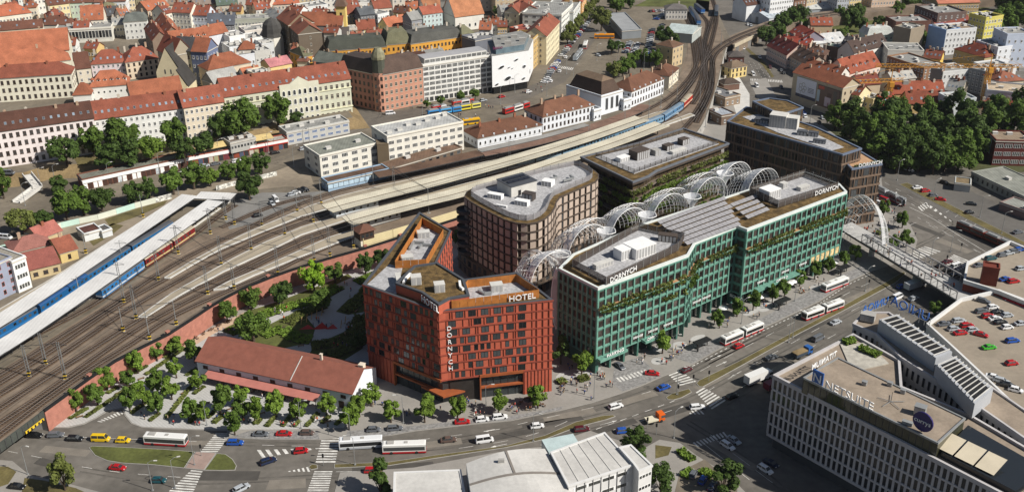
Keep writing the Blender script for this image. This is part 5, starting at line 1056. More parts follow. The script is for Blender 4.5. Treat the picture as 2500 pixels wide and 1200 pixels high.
H('cream street front of the tall red roofed block',1267,32,1302,8,10,6,15.3,4,'d6cfb2',RED,rows=4,cols=8,win=OLDC,ch=2)
H('low red courtyard roofs between avenue houses',1282,78,1315,70,14,6,14,.6,'a8604c','8a4a3e','flat',rows=1,cols=3,ch=3,joined=True)
H('grey roof terraces behind the white organic building',1160,100,1212,90,14,6,16,.7,'6d7078','77787a','flat',rows=0,cols=0,ch=6)
H('white church nave with large pale orange roof',1111,42,1181,33,20,7,9,12,'d6d4cc','9c6a4c',rows=1,cols=5,win=ARCHW,ww=1.6,wh=2.6,ch=0)
H('orange church roof half hidden behind grey facade',1040,26,1085,18,18,7,10,10,'c9c3b8','9c6a4c',rows=0,cols=0,ch=0)
p=P(1097,60,7);t=T('church_facade',p,'grey baroque church facade with twin tower cap','church');b=MB();b.box(-5.5,5.5,-1.5,2,0,11);b.add([(-5.5,-1.5,11),(5.5,-1.5,11),(0,-1.5,19),(-5.5,2,11),(5.5,2,11),(0,2,19)],[(0,1,2),(3,5,4),(0,2,5,3),(1,4,5,2)]);O('gable_front',b.mesh('gable_front',wallm('8e8c88')),t);b=MB();b.box(-5.5,-1.5,-1.6,2,0,17);b.add([(-5.9,-2,17),(-1.1,-2,17),(-1.1,2.4,17),(-5.9,2.4,17),(-3.5,.2,21)],[(0,1,4),(1,2,4),(2,3,4),(3,0,4)]);O('tower',b.mesh('tower',wallm('9b9892')),t);b=MB();b.box(-.9,.9,-1.56,-1.5,0,3.6);O('door',b.mesh('door',BLACKP),t)
# ================================================================== station
SW='d3d7dc'
SBR='664636'
for lb,x0,y0,x1,y1,dp_,h,rh,rows,cols,wn in(('low left wing of the white station with arched windows',1166,338,1323,305,14,5.1,4.5,1,13,ARCHW),('two storey left wing of the white station',1325,286,1450,256,15,8.0,5,2,13,OLDD),('two storey right wing of the white station',1542,224,1621,192,14,8.6,5,2,12,OLDD)):
 st,sq,sL=H(lb,x0,y0,x1,y1,dp_,6,h,rh,SW,SBR,'hip',rows=rows,cols=cols,win=wn,ww=1.1,wh=1.9,ch=4,name='station_wing',sill=1.4)
 for i in range(6):pq=sq[0].lerp(sq[1],(i+.5)/6);b=MB();b.box(-.4,.4,-.3,.3,h,h+1.1);O('pinnacle',b.mesh('pinnacle',wallm('d8dade')),st,(pq.x-sL.x,pq.y-sL.y,0))
H('link block between left wing and station hall',1450,271,1468,266,8,6,5.5,.8,SW,GRY,'flat',rows=1,cols=2,win=ARCHW,ch=0,name='station_link');H('link block between station hall and right wing',1523,246,1541,241,8,6,5.5,.8,SW,GRY,'flat',rows=1,cols=2,win=ARCHW,ch=0,name='station_link')
H('cream far wing of the station with brown roof',1634,187,1657,167,12,6,7,4,'d8cfba',SBR,'hip',rows=2,cols=5,ch=2,name='station_wing')
hz=6;sh,sq,sL=H('central station hall with huge dark mansard roof',1468,236,1521,221,26,hz,10.1,.6,SW,GRY,'flat',rows=0,cols=0,ch=0,name='station_hall')
lq=[p-sL.to_2d()for p in inset(sq,1.0)];tq_=[p-sL.to_2d()for p in inset(sq,3.6)];b=MB();vs=[(*p,10.3)for p in lq]+[(*p,16.5)for p in tq_];cx_,cy_=sum(p.x for p in tq_)/4,sum(p.y for p in tq_)/4;m0,m1=(tq_[0]+tq_[1])/2*.65+Vector((cx_,cy_))*.35,(tq_[2]+tq_[3])/2*.65+Vector((cx_,cy_))*.35
b.add(vs+[(*m0,18.6),(*m1,18.6)],[(0,1,5,4),(1,2,6,5),(2,3,7,6),(3,0,4,7),(4,5,8),(5,6,9,8),(6,7,9),(7,4,8,9)],[0,0,0,0,1,1,1,1]);O('mansard_roof',b.mesh('mansard_roof',[roofm('4a3c33'),roofm('6b5a4a')]),sh)
facade(sh,sL,sq[0],sq[1],hz,1,3,1.9,6.2,8,2.2,PLAIN,margin=4.2)
H('square turret house by the tracks with brown roof',1643,117,1668,108,12,6,12,3,'b8a583','6a5140','hip',rows=3,cols=3,win=OLDC,ch=1)
for lb,q,h,rows,cols in(('lower left wing of the white modernist station office',(780,382,924,350),9.9,3,6),('taller right wing of the white modernist station office',(945,335,1131,298),13.6,3,10)):
 st,sq,sL=H(lb,*q,17,6,h,.6,'d6d3c9','7c7f76' if h<10 else 'a9aaa8','flat',rows=rows,cols=cols,win=BANDW,ww=(2.9 if h<10 else 2.6),wh=1.7,fh=3.2 if h<10 else 3.4,sill=.9 if h<10 else 3.0,ch=2 if h<10 else 7,name='station_office',endcols=2)
p=P(937,402,6);b=MB();b.box(-2.6,2.6,-2,4,-.3,10.5);b.box(-2.7,2.7,-2.1,4.1,10.5,10.8);O('stair_tower',b.mesh('stair_tower',wallm('6a5d4a')),None,(p.x,p.y,6),.2,label='brown stair tower between the two white office wings',cat='tower')
st=house('rusty flat roofed shed with pale blue glass wall under the white offices',(800,447),(950,413),7,6,4,.5,'8fa6bb',RUST,'flat',1,12,('plain',STEELD,mat('pale_blue_glass',(.42,.55,.66),.3,.15,.5)),2.6,2.2,ch=0,name='platform_shed')
house('low brown roof in front of the taller white office wing',(952,412),(1128,360),8,6,3.6,.5,'6a5a4c','6b5546','flat',1,10,PLAIN,2,1.6,ch=2,name='platform_shed')
kb,kq,kL=H('grey two storey kiosk building with blue signs',700,325,852,296,11,6,6.2,.6,'b4b4b0','8b8b88','flat',rows=2,cols=8,win=('band',WHITEP,GLASSB),ww=2.6,wh=1.3,ch=5)
arc,aq,aL=H('low arcade of painted garages and shops under the terrace',200,440,455,385,8,6,4.6,.5,'6b4638','74756b','flat',rows=0,cols=0,ch=0,name='shop_arcade')
def shopfront(bt,a,e,L,n,cols):
 d=e-a;u=d.normalized();k=d.length/n
 for i in range(n):
  b=MB();b.box(.2,k-.2,-.12,.02,.1,2.7);p=a+u*k*i;O('shutter',b.mesh('shutter',cols[i%len(cols)]),bt,(p.x-L.x,p.y-L.y,0),math.atan2(u.y,u.x))
 b=MB();b.box(0,d.length,-.35,.05,3.0,4.5);O('fascia',b.mesh('fascia',WHITEP),bt,(a.x-L.x,a.y-L.y,0),math.atan2(u.y,u.x))
shopfront(arc,aq[0],aq[1],aL,22,[WHITEP,mat('shutter_brown',(.055,.028,.02),.8,.2,.5),WHITEP,WHITEP,MATS['shutter_brown'],MATS['shutter_brown'],MATS['shutter_brown'],mat('shutter_pale',(.5,.55,.58),.7,.3,.5)])
ar2,aq2,aL2=H('shop row with red fascia below the beer garden',456,385,702,340,7,6,4.4,.5,'8c4a3a','a7a49c','flat',rows=0,cols=0,ch=0,name='shop_row')
shopfront(ar2,aq2[0],aq2[1],aL2,20,[GLASS,paintm('8a4636'),paintm('4a5468'),GLASS,CURT,paintm('9a9a78'),GLASS,paintm('6e3a40')])
b=MB();d_=(aq2[1]-aq2[0]);b.box(d_.length*.4,d_.length,-.42,-.36,2.75,3.3);O('red_band',b.mesh('red_band',paintm('b0281e')),ar2,(aq2[0].x-aL2.x,aq2[0].y-aL2.y,0),math.atan2(d_.y,d_.x))
H('small grey upper storey over the shop row',562,350,624,336,9,10,4,.5,'a6a5a0','6d6258','flat',rows=1,cols=8,win=PLAIN,ww=1.0,wh=1.2,ch=3,name='upper_cafe')
for lb,(a,b2)in(('left yellow awning roof of the beer garden',((497,365),(560,352))),('right yellow awning roof of the beer garden',((625,342),(668,334)))):
 p,q=P2(*a,13),P2(*b2,13);d=q-p;t=T('garden_awning',(p.x,p.y,10),lb,'awning');b=MB();b.add([(0,0,2.6),(d.length,0,2.6),(d.length,5,3.6),(0,5,3.6),(0,0,2.4),(d.length,0,2.4)],[(0,1,2,3),(4,5,1,0)]);O('cloth',b.mesh('cloth',mat('awning_straw',(.55,.42,.19),.85,.12,.4)),t,rz=math.atan2(d.y,d.x));b=MB();[b.tube((x,y,0),(x,y,2.6+y*.2),.07,4)for x in(.2,d.length-.2)for y in(.2,4.8)];O('posts',b.mesh('posts',STEELD),t,rz=math.atan2(d.y,d.x))
gw=spline(PP([(-20,620),(60,596),(150,556),(240,536),(330,508),(420,484)],ZU),7);t=T('graffiti_wall',(*gw[0],ZU),'low pale wall with black graffiti beside the tram street','wall')
gr=mat('graffiti_paint',(.5,.5,.46),.9,.75,.9,fine=1.0)
for i in range(len(gw)-1):
 d=gw[i+1]-gw[i];b=MB();b.box(0,d.length-.06,-.15,.15,0,2.3);p=gw[i]-gw[0];O('wall_panel',b.mesh('wall_panel',gr if 330<PX((*gw[i],ZU))[0]or False else wallm('c9cdbf' if i%3 else 'b4cfc4')),t,(p.x,p.y,0),math.atan2(d.y,d.x))
for i,q in enumerate((((528,465),(586,449)),((627,440),(676,428)))):
 a,b2=P2(*q[0],ZU),P2(*q[1],ZU);d=b2-a;b=MB();b.box(0,d.length,-.15,.15,0,2.0);O('graffiti_wall',b.mesh('graffiti_wall',gr),None,(a.x,a.y,ZU),math.atan2(d.y,d.x),label='short graffiti wall %s the round tree by the yard'%('left of','right of')[i],cat='wall')
a,b2=P(66,425,10),P(92,457,8);c2=P(40,495,6);t=T('terrace_stairs',a,'pale concrete stairway from terrace down to tram street','stairs')
for nm,p,q in(('upper_flight',a,b2),('lower_flight',b2,c2)):
 n=9
 for i in range(n):s,e=p.lerp(q,i/n)-a,p.lerp(q,(i+1)/n)-a;b=MB();b.bar((s.x,s.y,e.z-.2),(e.x,e.y,e.z-.2),3.6,.5);O('step',b.mesh('step',CONCL),t)
 for sgn in(-1.9,1.9):
  dd=(q-p).to_2d().normalized();o_=Vector((-dd.y,dd.x,0))*sgn;b=MB();b.bar(p-a+o_+Vector((0,0,.3)),q-a+o_+Vector((0,0,.3)),.35,1.4);O('side_wall',b.mesh('side_wall',CONCL),t)
H('derelict railway house with pink red sheet roof and boarded windows',72,658,145,640,9,ZU,4.2,3,'b9a884','7d4a42','shed',rows=1,cols=3,win=OLDD,ww=1.6,wh=1.5,ch=0,sidewin=False)
H('left hipped part of the derelict red roofed house',30,618,125,595,12,ZU,4.6,3.2,'b9a884','9c6a60','hip',rows=0,cols=0,ch=1)
H('right gabled part of the derelict house, with green graffiti',146,618,188,606,14,ZU,4.2,3.2,'c2ad78','86503f',rows=1,cols=1,win=OLDD,ch=1,sidewin=False)
H('back gabled roof of the derelict red roofed house',96,582,150,562,10,ZU,5,3,'b9a884','9a5f55',rows=0,cols=0,ch=1)
H('small shed with brown flat roof and white wall',205,572,248,560,8,ZU,3.2,.4,'cfd2d2','5a3a32','flat',rows=0,cols=0,ch=0);H('small shed with grey roof beside the brown shed',249,566,273,558,6,ZU,2.8,.4,'c8ccce','55524f','flat',rows=0,cols=0,ch=0)
H('blue grey wing of the office at the left edge',-60,668,28,628,20,ZU,13,.5,'8d93a4','8f8a80','flat',rows=4,cols=4,win=('plain',paintm('b8502c'),GLASS),ww=1.1,wh=1.7,ch=1,name='edge_office',sidewin=False)
H('white wing of the office at the left edge',29,640,62,626,16,ZU,12,.5,'dcdcda','8f8a80','flat',rows=3,cols=1,win=BANDW,ww=4.2,wh=1.7,ch=0,name='edge_office')
# ================================================================== eastern district, at street level
D=lambda*a,**k:H(*a,**k)
bh_,bq,bL=D('beige corner house with two billboards on its blind wall',1937,177,2058,215,13,0,16.5,4,'b3a68e',ORA,rows=0,cols=0,ch=3,name='billboard_house')
facade(bh_,bL,bq[1],bq[2],0,4,3,1.0,1.5,3.8,1.2,OLDD)
def billboard(label,t0,t1,z0,z1,mats_):
 a,e=bq[0],bq[1];d=(e-a).normalized();n=Vector((d.y,-d.x));p=a.lerp(e,t0)+n*.1;w=(e-a).length*(t1-t0);t=T('billboard',(p.x,p.y,z0),label,'billboard');ang=math.atan2(d.y,d.x);h=z1-z0
 b=MB();b.box(0,w,-.22,0,0,h);O('panel',b.mesh('panel',mats_[0]),t,rz=ang)
 for nm,(x0,x1,y0,y1),m in mats_[1]:b=MB();b.box(x0*w,x1*w,-.26-.01*(nm=='logo'),-.2,y0*h,y1*h);O(nm,b.mesh(nm,m),t,rz=ang)
 return t,w,h,ang
NAVY=paintm('1d2b45');BBW=paintm('c9ced9')
t,w,h,ang=billboard('white and navy billboard with ring pictures on the beige blind wall',.10,.50,4.5,15.2,(BBW,[('foot_band',(0,1,0,.16),NAVY)]+[('text_line',(.6,.9,.36+.07*i,.385+.07*i),NAVY)for i in range(4)]))
for x,z in((.22,.6),(.36,.68),(.45,.52),(.22,.42),(.38,.38)):
 b=MB();n=14;k=[(x*w+1.2*math.cos(2*math.pi*i/n),z*h+1.2*math.sin(2*math.pi*i/n))for i in range(n)];k2=[(x*w+.9*math.cos(2*math.pi*i/n),z*h+.9*math.sin(2*math.pi*i/n))for i in range(n)];b.add([(q[0],-.27,q[1])for q in k]+[(q[0],-.27,q[1])for q in k2],[(i,(i+1)%n,n+(i+1)%n,n+i)for i in range(n)]);O('ring',b.mesh('ring',STEEL),t,rz=ang)
t,w,h,ang=billboard('brown picture billboard with a red corner sign on the beige wall',.53,.97,3.2,14.6,(paintm('6b5648',.6),[('logo',(.05,.3,.82,.96),paintm('b03a24')),('picture',(.0,.12,.2,.75),paintm('9fb3ba')),('picture',(.36,.62,.08,.52),paintm('b9a9b0')),('picture',(.46,.64,.5,.74),paintm('4a3028')),('picture',(.5,.9,.06,.26),paintm('a04a5c')),('picture',(.72,.88,.3,.9),paintm('4d4a44'))]))
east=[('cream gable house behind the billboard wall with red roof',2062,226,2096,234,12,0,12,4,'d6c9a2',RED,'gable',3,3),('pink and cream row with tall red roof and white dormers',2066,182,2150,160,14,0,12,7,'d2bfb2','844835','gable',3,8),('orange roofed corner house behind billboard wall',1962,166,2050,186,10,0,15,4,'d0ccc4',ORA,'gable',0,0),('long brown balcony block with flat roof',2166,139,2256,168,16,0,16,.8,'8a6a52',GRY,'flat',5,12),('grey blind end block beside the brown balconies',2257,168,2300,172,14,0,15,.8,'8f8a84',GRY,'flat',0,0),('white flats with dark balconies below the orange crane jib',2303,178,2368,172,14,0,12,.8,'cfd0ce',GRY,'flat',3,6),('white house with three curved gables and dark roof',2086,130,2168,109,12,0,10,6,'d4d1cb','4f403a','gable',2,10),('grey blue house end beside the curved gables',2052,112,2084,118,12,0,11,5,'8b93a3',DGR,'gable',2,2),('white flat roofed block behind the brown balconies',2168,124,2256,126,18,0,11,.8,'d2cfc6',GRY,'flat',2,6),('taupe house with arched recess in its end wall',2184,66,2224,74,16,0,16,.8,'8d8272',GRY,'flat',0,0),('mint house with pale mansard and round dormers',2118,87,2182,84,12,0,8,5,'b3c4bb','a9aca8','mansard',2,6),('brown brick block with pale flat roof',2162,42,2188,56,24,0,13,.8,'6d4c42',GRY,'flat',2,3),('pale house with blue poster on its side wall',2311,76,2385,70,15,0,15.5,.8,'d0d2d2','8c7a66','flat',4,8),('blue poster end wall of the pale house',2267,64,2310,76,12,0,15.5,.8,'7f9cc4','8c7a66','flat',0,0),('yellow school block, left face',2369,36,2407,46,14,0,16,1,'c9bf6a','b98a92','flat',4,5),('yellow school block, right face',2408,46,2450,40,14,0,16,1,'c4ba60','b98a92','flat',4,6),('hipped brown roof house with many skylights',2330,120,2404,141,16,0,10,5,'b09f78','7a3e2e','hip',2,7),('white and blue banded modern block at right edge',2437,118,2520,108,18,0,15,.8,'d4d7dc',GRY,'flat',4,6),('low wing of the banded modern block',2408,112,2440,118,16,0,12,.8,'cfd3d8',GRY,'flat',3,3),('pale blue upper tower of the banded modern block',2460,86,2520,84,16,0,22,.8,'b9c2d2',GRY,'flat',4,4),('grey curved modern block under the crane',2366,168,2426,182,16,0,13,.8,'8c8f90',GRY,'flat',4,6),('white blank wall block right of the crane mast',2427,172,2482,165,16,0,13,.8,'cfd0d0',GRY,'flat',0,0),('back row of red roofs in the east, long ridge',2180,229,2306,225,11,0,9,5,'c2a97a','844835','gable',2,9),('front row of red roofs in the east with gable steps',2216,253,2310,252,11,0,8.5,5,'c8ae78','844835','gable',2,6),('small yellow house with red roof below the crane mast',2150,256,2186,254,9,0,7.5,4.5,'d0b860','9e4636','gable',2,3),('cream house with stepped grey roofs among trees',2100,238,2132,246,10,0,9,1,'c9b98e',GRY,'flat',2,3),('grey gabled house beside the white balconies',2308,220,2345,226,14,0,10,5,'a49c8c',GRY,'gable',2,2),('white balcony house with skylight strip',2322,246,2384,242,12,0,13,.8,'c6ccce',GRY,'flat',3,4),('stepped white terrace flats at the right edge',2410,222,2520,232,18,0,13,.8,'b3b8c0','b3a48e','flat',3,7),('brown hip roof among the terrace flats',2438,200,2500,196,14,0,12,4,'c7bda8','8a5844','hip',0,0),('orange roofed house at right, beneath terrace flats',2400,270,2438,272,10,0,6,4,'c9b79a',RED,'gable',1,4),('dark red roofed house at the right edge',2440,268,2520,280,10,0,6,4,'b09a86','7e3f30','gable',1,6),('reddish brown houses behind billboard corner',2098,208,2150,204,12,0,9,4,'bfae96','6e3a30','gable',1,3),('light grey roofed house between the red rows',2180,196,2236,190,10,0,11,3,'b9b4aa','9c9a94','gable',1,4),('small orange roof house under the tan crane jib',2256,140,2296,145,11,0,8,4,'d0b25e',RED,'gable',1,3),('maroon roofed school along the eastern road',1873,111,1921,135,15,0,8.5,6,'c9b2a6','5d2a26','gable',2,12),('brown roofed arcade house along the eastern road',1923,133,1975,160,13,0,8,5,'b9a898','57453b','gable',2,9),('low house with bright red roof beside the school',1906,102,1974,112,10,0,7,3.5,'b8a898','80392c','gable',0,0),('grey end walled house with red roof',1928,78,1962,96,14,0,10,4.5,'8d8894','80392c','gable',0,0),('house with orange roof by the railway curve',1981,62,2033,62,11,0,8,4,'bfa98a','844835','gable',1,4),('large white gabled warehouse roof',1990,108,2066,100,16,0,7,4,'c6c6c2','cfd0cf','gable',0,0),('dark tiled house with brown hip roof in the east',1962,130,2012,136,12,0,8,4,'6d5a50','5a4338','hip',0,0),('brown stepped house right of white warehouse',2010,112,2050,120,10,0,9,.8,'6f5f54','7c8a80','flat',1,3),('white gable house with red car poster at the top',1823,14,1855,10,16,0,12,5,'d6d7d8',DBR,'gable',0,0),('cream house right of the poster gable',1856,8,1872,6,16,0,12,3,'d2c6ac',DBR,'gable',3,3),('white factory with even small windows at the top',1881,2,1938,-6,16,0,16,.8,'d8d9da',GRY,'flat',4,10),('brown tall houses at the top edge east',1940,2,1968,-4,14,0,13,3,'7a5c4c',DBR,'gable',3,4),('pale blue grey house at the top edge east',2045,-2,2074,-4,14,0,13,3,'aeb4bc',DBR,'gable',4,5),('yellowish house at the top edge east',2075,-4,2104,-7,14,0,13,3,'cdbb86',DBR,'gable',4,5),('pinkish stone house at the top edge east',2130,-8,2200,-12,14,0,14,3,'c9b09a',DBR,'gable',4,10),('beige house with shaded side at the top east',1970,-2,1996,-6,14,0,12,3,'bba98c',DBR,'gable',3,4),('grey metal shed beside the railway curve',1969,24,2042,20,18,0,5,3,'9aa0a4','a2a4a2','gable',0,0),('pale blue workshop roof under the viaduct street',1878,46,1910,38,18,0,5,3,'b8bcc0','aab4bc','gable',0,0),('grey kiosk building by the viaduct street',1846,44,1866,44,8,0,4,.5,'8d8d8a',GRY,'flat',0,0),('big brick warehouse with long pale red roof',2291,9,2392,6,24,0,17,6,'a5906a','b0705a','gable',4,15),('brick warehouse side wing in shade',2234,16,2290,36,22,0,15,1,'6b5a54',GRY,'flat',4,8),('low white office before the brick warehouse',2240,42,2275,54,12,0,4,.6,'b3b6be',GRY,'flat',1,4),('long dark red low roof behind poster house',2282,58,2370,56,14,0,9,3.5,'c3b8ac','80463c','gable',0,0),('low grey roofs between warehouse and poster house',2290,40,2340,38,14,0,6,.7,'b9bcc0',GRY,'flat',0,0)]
for(lb,x0,y0,x1,y1,dp_,z0,h,rh,w,rf,kd,rw,cl)in east:
 H(lb,x0,y0,x1,y1,dp_,z0,h,rh,w,rf,kd,rows=rw,cols=cl,ch=4,sk=4,joined=True,dorm=5 if 'white dormers' in lb or 'curved gables' in lb else 0)
H('small yellow customs house with curved front',1786,167,1824,160,9,0,6.5,3,'d2bd82','7b6a58','hip',rows=2,cols=4,win=OLDD,ch=0);H('small dark roofed brick house by the throat',1780,138,1817,138,9,0,5,2.5,'5a3530','4f4a47','hip',rows=1,cols=3,ch=0)
H('long low brick shed with grey roof beside the tracks',1771,240,1808,232,22,0,5,.6,'8a7866','6f7072','flat',rows=1,cols=3,ch=2);H('end shed with pale roof beside the tracks',1762,284,1796,278,12,0,5,.6,'6d5c50','9aa0a8','flat',rows=1,cols=2,ch=1);H('small dark hipped kiosk at the street corner',1768,206,1806,202,7,0,4,2.5,'6d5448','4c4038','hip',rows=0,cols=0,ch=1)
H('pale blue grey depot hall with stepped roof',1628,78,1690,84,22,ZU,6,3,'a3a9a6','aab5b4',rows=0,cols=0,ch=0);H('white office house behind the depot hall',1626,24,1678,24,12,ZU,7,3,'cfcac2','6a6664','hip',rows=2,cols=7,ch=1)
house('long ribbed grey canopy hall of the bus station',(1519,76),(1566,72),48,ZU,5.5,.5,'7f8488',mat('ribbed_sheet',(.33,.34,.345),.6,.08,.2,stripe=('Y',.35,.25)),'flat',0,0,ch=0,name='bus_hall',skew=.18)
rb_,rq,rL=H('dark red brick apartment block with glass balconies at right',2432,344,2520,346,14,0,12,.6,'5d2b26','8a7a68','flat',rows=3,cols=4,win=BANDW,ww=3.4,wh=1.9,ch=3,sidewin=False)
e0_,e1_=rq[3],rq[0];dd=(e1_-e0_).normalized();b=MB();b.box(2,9,-.2,0,4,11);O('poster',b.mesh('poster',paintm('a9b0b4')),rb_,(e0_.x-rL.x,e0_.y-rL.y,0),math.atan2(dd.y,dd.x))
H('long grey flat roofed shed at the right edge',2372,420,2520,490,18,0,4,.4,'8d9088','84867e','flat',rows=1,cols=12,win=PLAIN,ch=2);H('graffiti covered low shed on the car park',2441,494,2520,522,10,0,3.5,.4,'7d6a66','8d8f88','flat',rows=0,cols=0,ch=1);H('small pale kiosk with brown roof on the car park',2331,447,2370,452,8,0,3.5,.4,'a5a8a6','7a6a50','flat',rows=0,cols=0,ch=0)
CRM=mat('crane_orange',(.56,.27,.035),.6,.12,.5)
def crane(label,px,py,h,jd,jl,cj):
 p=P(px,py,0);t=T('tower_crane',p,label,'crane');b=MB();s=1.1
 for sx in(-s,s):
  for sy in(-s,s):b.tube((sx,sy,0),(sx,sy,h),.22,4)
 z=0
 while z<h-2.2:
  for(x0,y0,x1,y1)in((-s,-s,s,-s),(s,-s,s,s),(s,s,-s,s),(-s,s,-s,-s)):b.tube((x0,y0,z),(x1,y1,z+2.2),.12,4);b.tube((x0,y0,z),(x1,y1,z),.1,4)
  z+=2.2
 O('mast',b.mesh('mast',CRM),t);u=Vector((math.cos(jd),math.sin(jd),0));n=Vector((-u.y,u.x,0))
 def lattice(L,nm):
  b=MB();k=int(abs(L)/2.4);sg=1 if L>0 else-1;T_=lambda i:u*(sg*i*2.4)+Vector((0,0,h+1.8));A_=lambda i,q:u*(sg*i*2.4)+n*q*.8+Vector((0,0,h+.2))
  b.tube(T_(0),T_(k),.16,4);b.tube(A_(0,1),A_(k,1),.16,4);b.tube(A_(0,-1),A_(k,-1),.16,4)
  for i in range(k):
   for q in(1,-1):b.tube(A_(i,q),T_(i+.5),.09,4);b.tube(T_(i+.5),A_(i+1,q),.09,4)
  O(nm,b.mesh(nm,CRM),t)
 lattice(jl,'jib');lattice(-cj,'counter_jib');b=MB();b.tube((0,0,h),(0,0,h+7.5),.35,4,r2=.15);b.tube((0,0,h+7.4),u*jl*.7+Vector((0,0,h+1.8)),.07,4);b.tube((0,0,h+7.4),-u*cj*.9+Vector((0,0,h+1.8)),.07,4);O('tie_top',b.mesh('tie_top',CRM),t)
 b=MB();q=-u*cj*.9;b.box(q.x-1.4,q.x+1.4,q.y-1.2,q.y+1.2,h-1.6,h+.4);O('counterweight',b.mesh('counterweight',CONC),t);b=MB();b.box(-1.2,1.2,-2.6,-1.1,h-2.2,h+.2);O('cab',b.mesh('cab',CRM),t)
crane('orange tower crane with broad weathered mast at the right',2398,262,22,math.pi-.05,62,18);crane('thin orange tower crane above the small red roofs',2165,268,15.5,math.pi+.12,36,9)
lettering(lettering_later[0],'letmo',lettering_later[1],lettering_later[2],lettering_later[3]-.3,2.6,.22,-2.4,paintm('6e2a52'))if 'lettering' in globals()else None
# ================================================================== foreground buildings and the footbridge
ph,phq,phL=house('white one storey house with large red tiled roof on the plaza',(480,880),(859,960),15.3,.12,5.8,4.1,'d6dae0',mat('plaza_roof_tile',(.26,.095,.066),.9,.12,.5,stripe=('Y',.9,.22)),'gable',1,9,('old',mat('window_frame_brown',(.10,.06,.04),.7,0),mat('shutter_dark',(.06,.03,.025),.7,.2,.5)),1.7,1.1,ch=0,name='plaza_house',sill=3.6,fh=5,sidewin=False,trimz=False)
pd=(phq[1]-phq[0]);pu=pd.normalized();pn=Vector((pu.y,-pu.x));pang=math.atan2(pu.y,pu.x)
b=MB();b.add([(4,-3.2,2.7),(43.5,-3.2,2.7),(43.5,.1,3.5),(4,.1,3.5),(4,-3.2,2.55),(43.5,-3.2,2.55),(43.5,.1,3.35),(4,.1,3.35)],[(0,1,2,3),(4,5,1,0),(7,6,5,4),(5,6,2,1),(7,4,0,3)]);aw=O('awning',b.mesh('awning',mat('awning_salmon',(.42,.16,.13),.8,.08,.4)),ph,(*(phq[0]-phL.to_2d()),0),pang)
for k in range(9):b=MB();b.box(4.2+k*4.9,4.35+k*4.9,-3.1,-2.95,-.1,2.6);O('post',b.mesh('post',STEELD),aw)
for u_,v_,w_,h_ in((.74,.5,.7,2.4),(.985,.55,1.6,1.2)):p=phq[0].lerp(phq[1],u_)-pn*15.3*v_;b=MB();b.box(-w_/2,w_/2,-w_/2,w_/2,-.6,h_);b.box(-w_/2-.1,w_/2+.1,-w_/2-.1,w_/2+.1,h_,h_+.15);O('chimney',b.mesh('chimney',wallm('cfc3b2')),ph,(p.x-phL.x,p.y-phL.y,9.6),pang)
p=phq[0].lerp(phq[1],.62);b=MB();b.bar((0,-.3,6.1),(0,7.4,10.2),.25,.12);O('lightning_strip',b.mesh('lightning_strip',CONCL),ph,(p.x-phL.x,p.y-phL.y,0),pang)
for u_ in(.08,.93):p=phq[0].lerp(phq[1],u_)+pn*.05;b=MB();b.box(-.9,.9,-.1,0,0,2.4);O('door',b.mesh('door',mat('door_brown',(.06,.035,.025),.7,.1,.5)),ph,(p.x-phL.x,p.y-phL.y,0),pang)
WROOF=mat('white_roof_membrane',(.49,.48,.455),.8,.14,.1);WPAN=mat('white_wall_panel',(.62,.62,.61),.6,.05,.5)
def hall(label,px,z,wallm_,roofmat,name='white_hall'):
 q=ccw(PP(px,z));c=sum(q,Vector((0,0)))/len(q);t=T(name,(c.x,c.y,0),label,'building');l=[p-c for p in q];mpart(t,'wall',lambda b:b.prism(l,-.1,z,0,1),[wallm_,roofmat]);mpart(t,'roof_edge',lambda b:b.ring(inset(l,-.2),inset(l,.35),z-.3,z+.25),WPAN);return t,q,c
t,q,c=hall('low white flat hall at the lower edge, left of the curved roof',[(963,1153),(1124,1147),(1145,1260),(960,1260)],9,WPAN,WROOF)
qa,qb,qc,qd=PP([(1138,1130),(1330,1094),(1383,1182),(1150,1206)],11);c=(qa+qc)/2;t=T('curved_roof_hall',(c.x,c.y,0),'white hall with gently curved roof and dark ribs at the lower edge','building');N=10;b=MB();fr=[qd.lerp(qc,i/N)-c for i in range(N+1)];bk_=[qa.lerp(qb,i/N)-c for i in range(N+1)];zf=[11+1.6*math.sin(math.pi*i/N)for i in range(N+1)]
fr=[p+(p-k)*.35 for p,k in zip(fr,bk_)]
b.add([(*p,z)for p,z in zip(fr,zf)]+[(*p,z)for p,z in zip(bk_,zf)]+[(*p,-.1)for p in fr]+[(*p,-.1)for p in bk_],[(i,i+1,N+2+i,N+1+i)for i in range(N)]+[(2*N+2+i,2*N+3+i,i+1,i)for i in range(N)]+[(N+1+i,N+2+i,3*N+4+i,3*N+3+i)for i in range(N)]+[(3*N+3,2*N+2,0,N+1),(N,3*N+2,4*N+3,2*N+1)],[0]*N+[1]*(2*N+2));O('shell',b.mesh('shell',[WROOF,WPAN],False),t)
DSE=mat('roof_seam_dark',(.20,.18,.16),.9,.1,.4)
b=MB();[b.bar((*fr[i].lerp(bk_[i],.48),zf[i]+.08),(*fr[i+1].lerp(bk_[i+1],.48),zf[i+1]+.08),.8,.1)for i in range(N)];O('rib',b.mesh('rib',DSE),t);b=MB();m_=5;b.bar((*fr[m_].lerp(bk_[m_],.5),zf[m_]+.09),(*bk_[m_],zf[m_]+.09),.6,.1);O('rib',b.mesh('rib',DSE),t);b=MB();p=fr[4].lerp(bk_[4],.78);b.box(p.x-.8,p.x+.8,p.y-.4,p.y+.4,zf[4],zf[4]+.9);O('vent_box',b.mesh('vent_box',CONC),t)
t,q,c=hall('white hall with sloping pale roof beside the street corner',[(1345,1104),(1476,1056),(1547,1134),(1388,1186)],12,WPAN,WROOF)
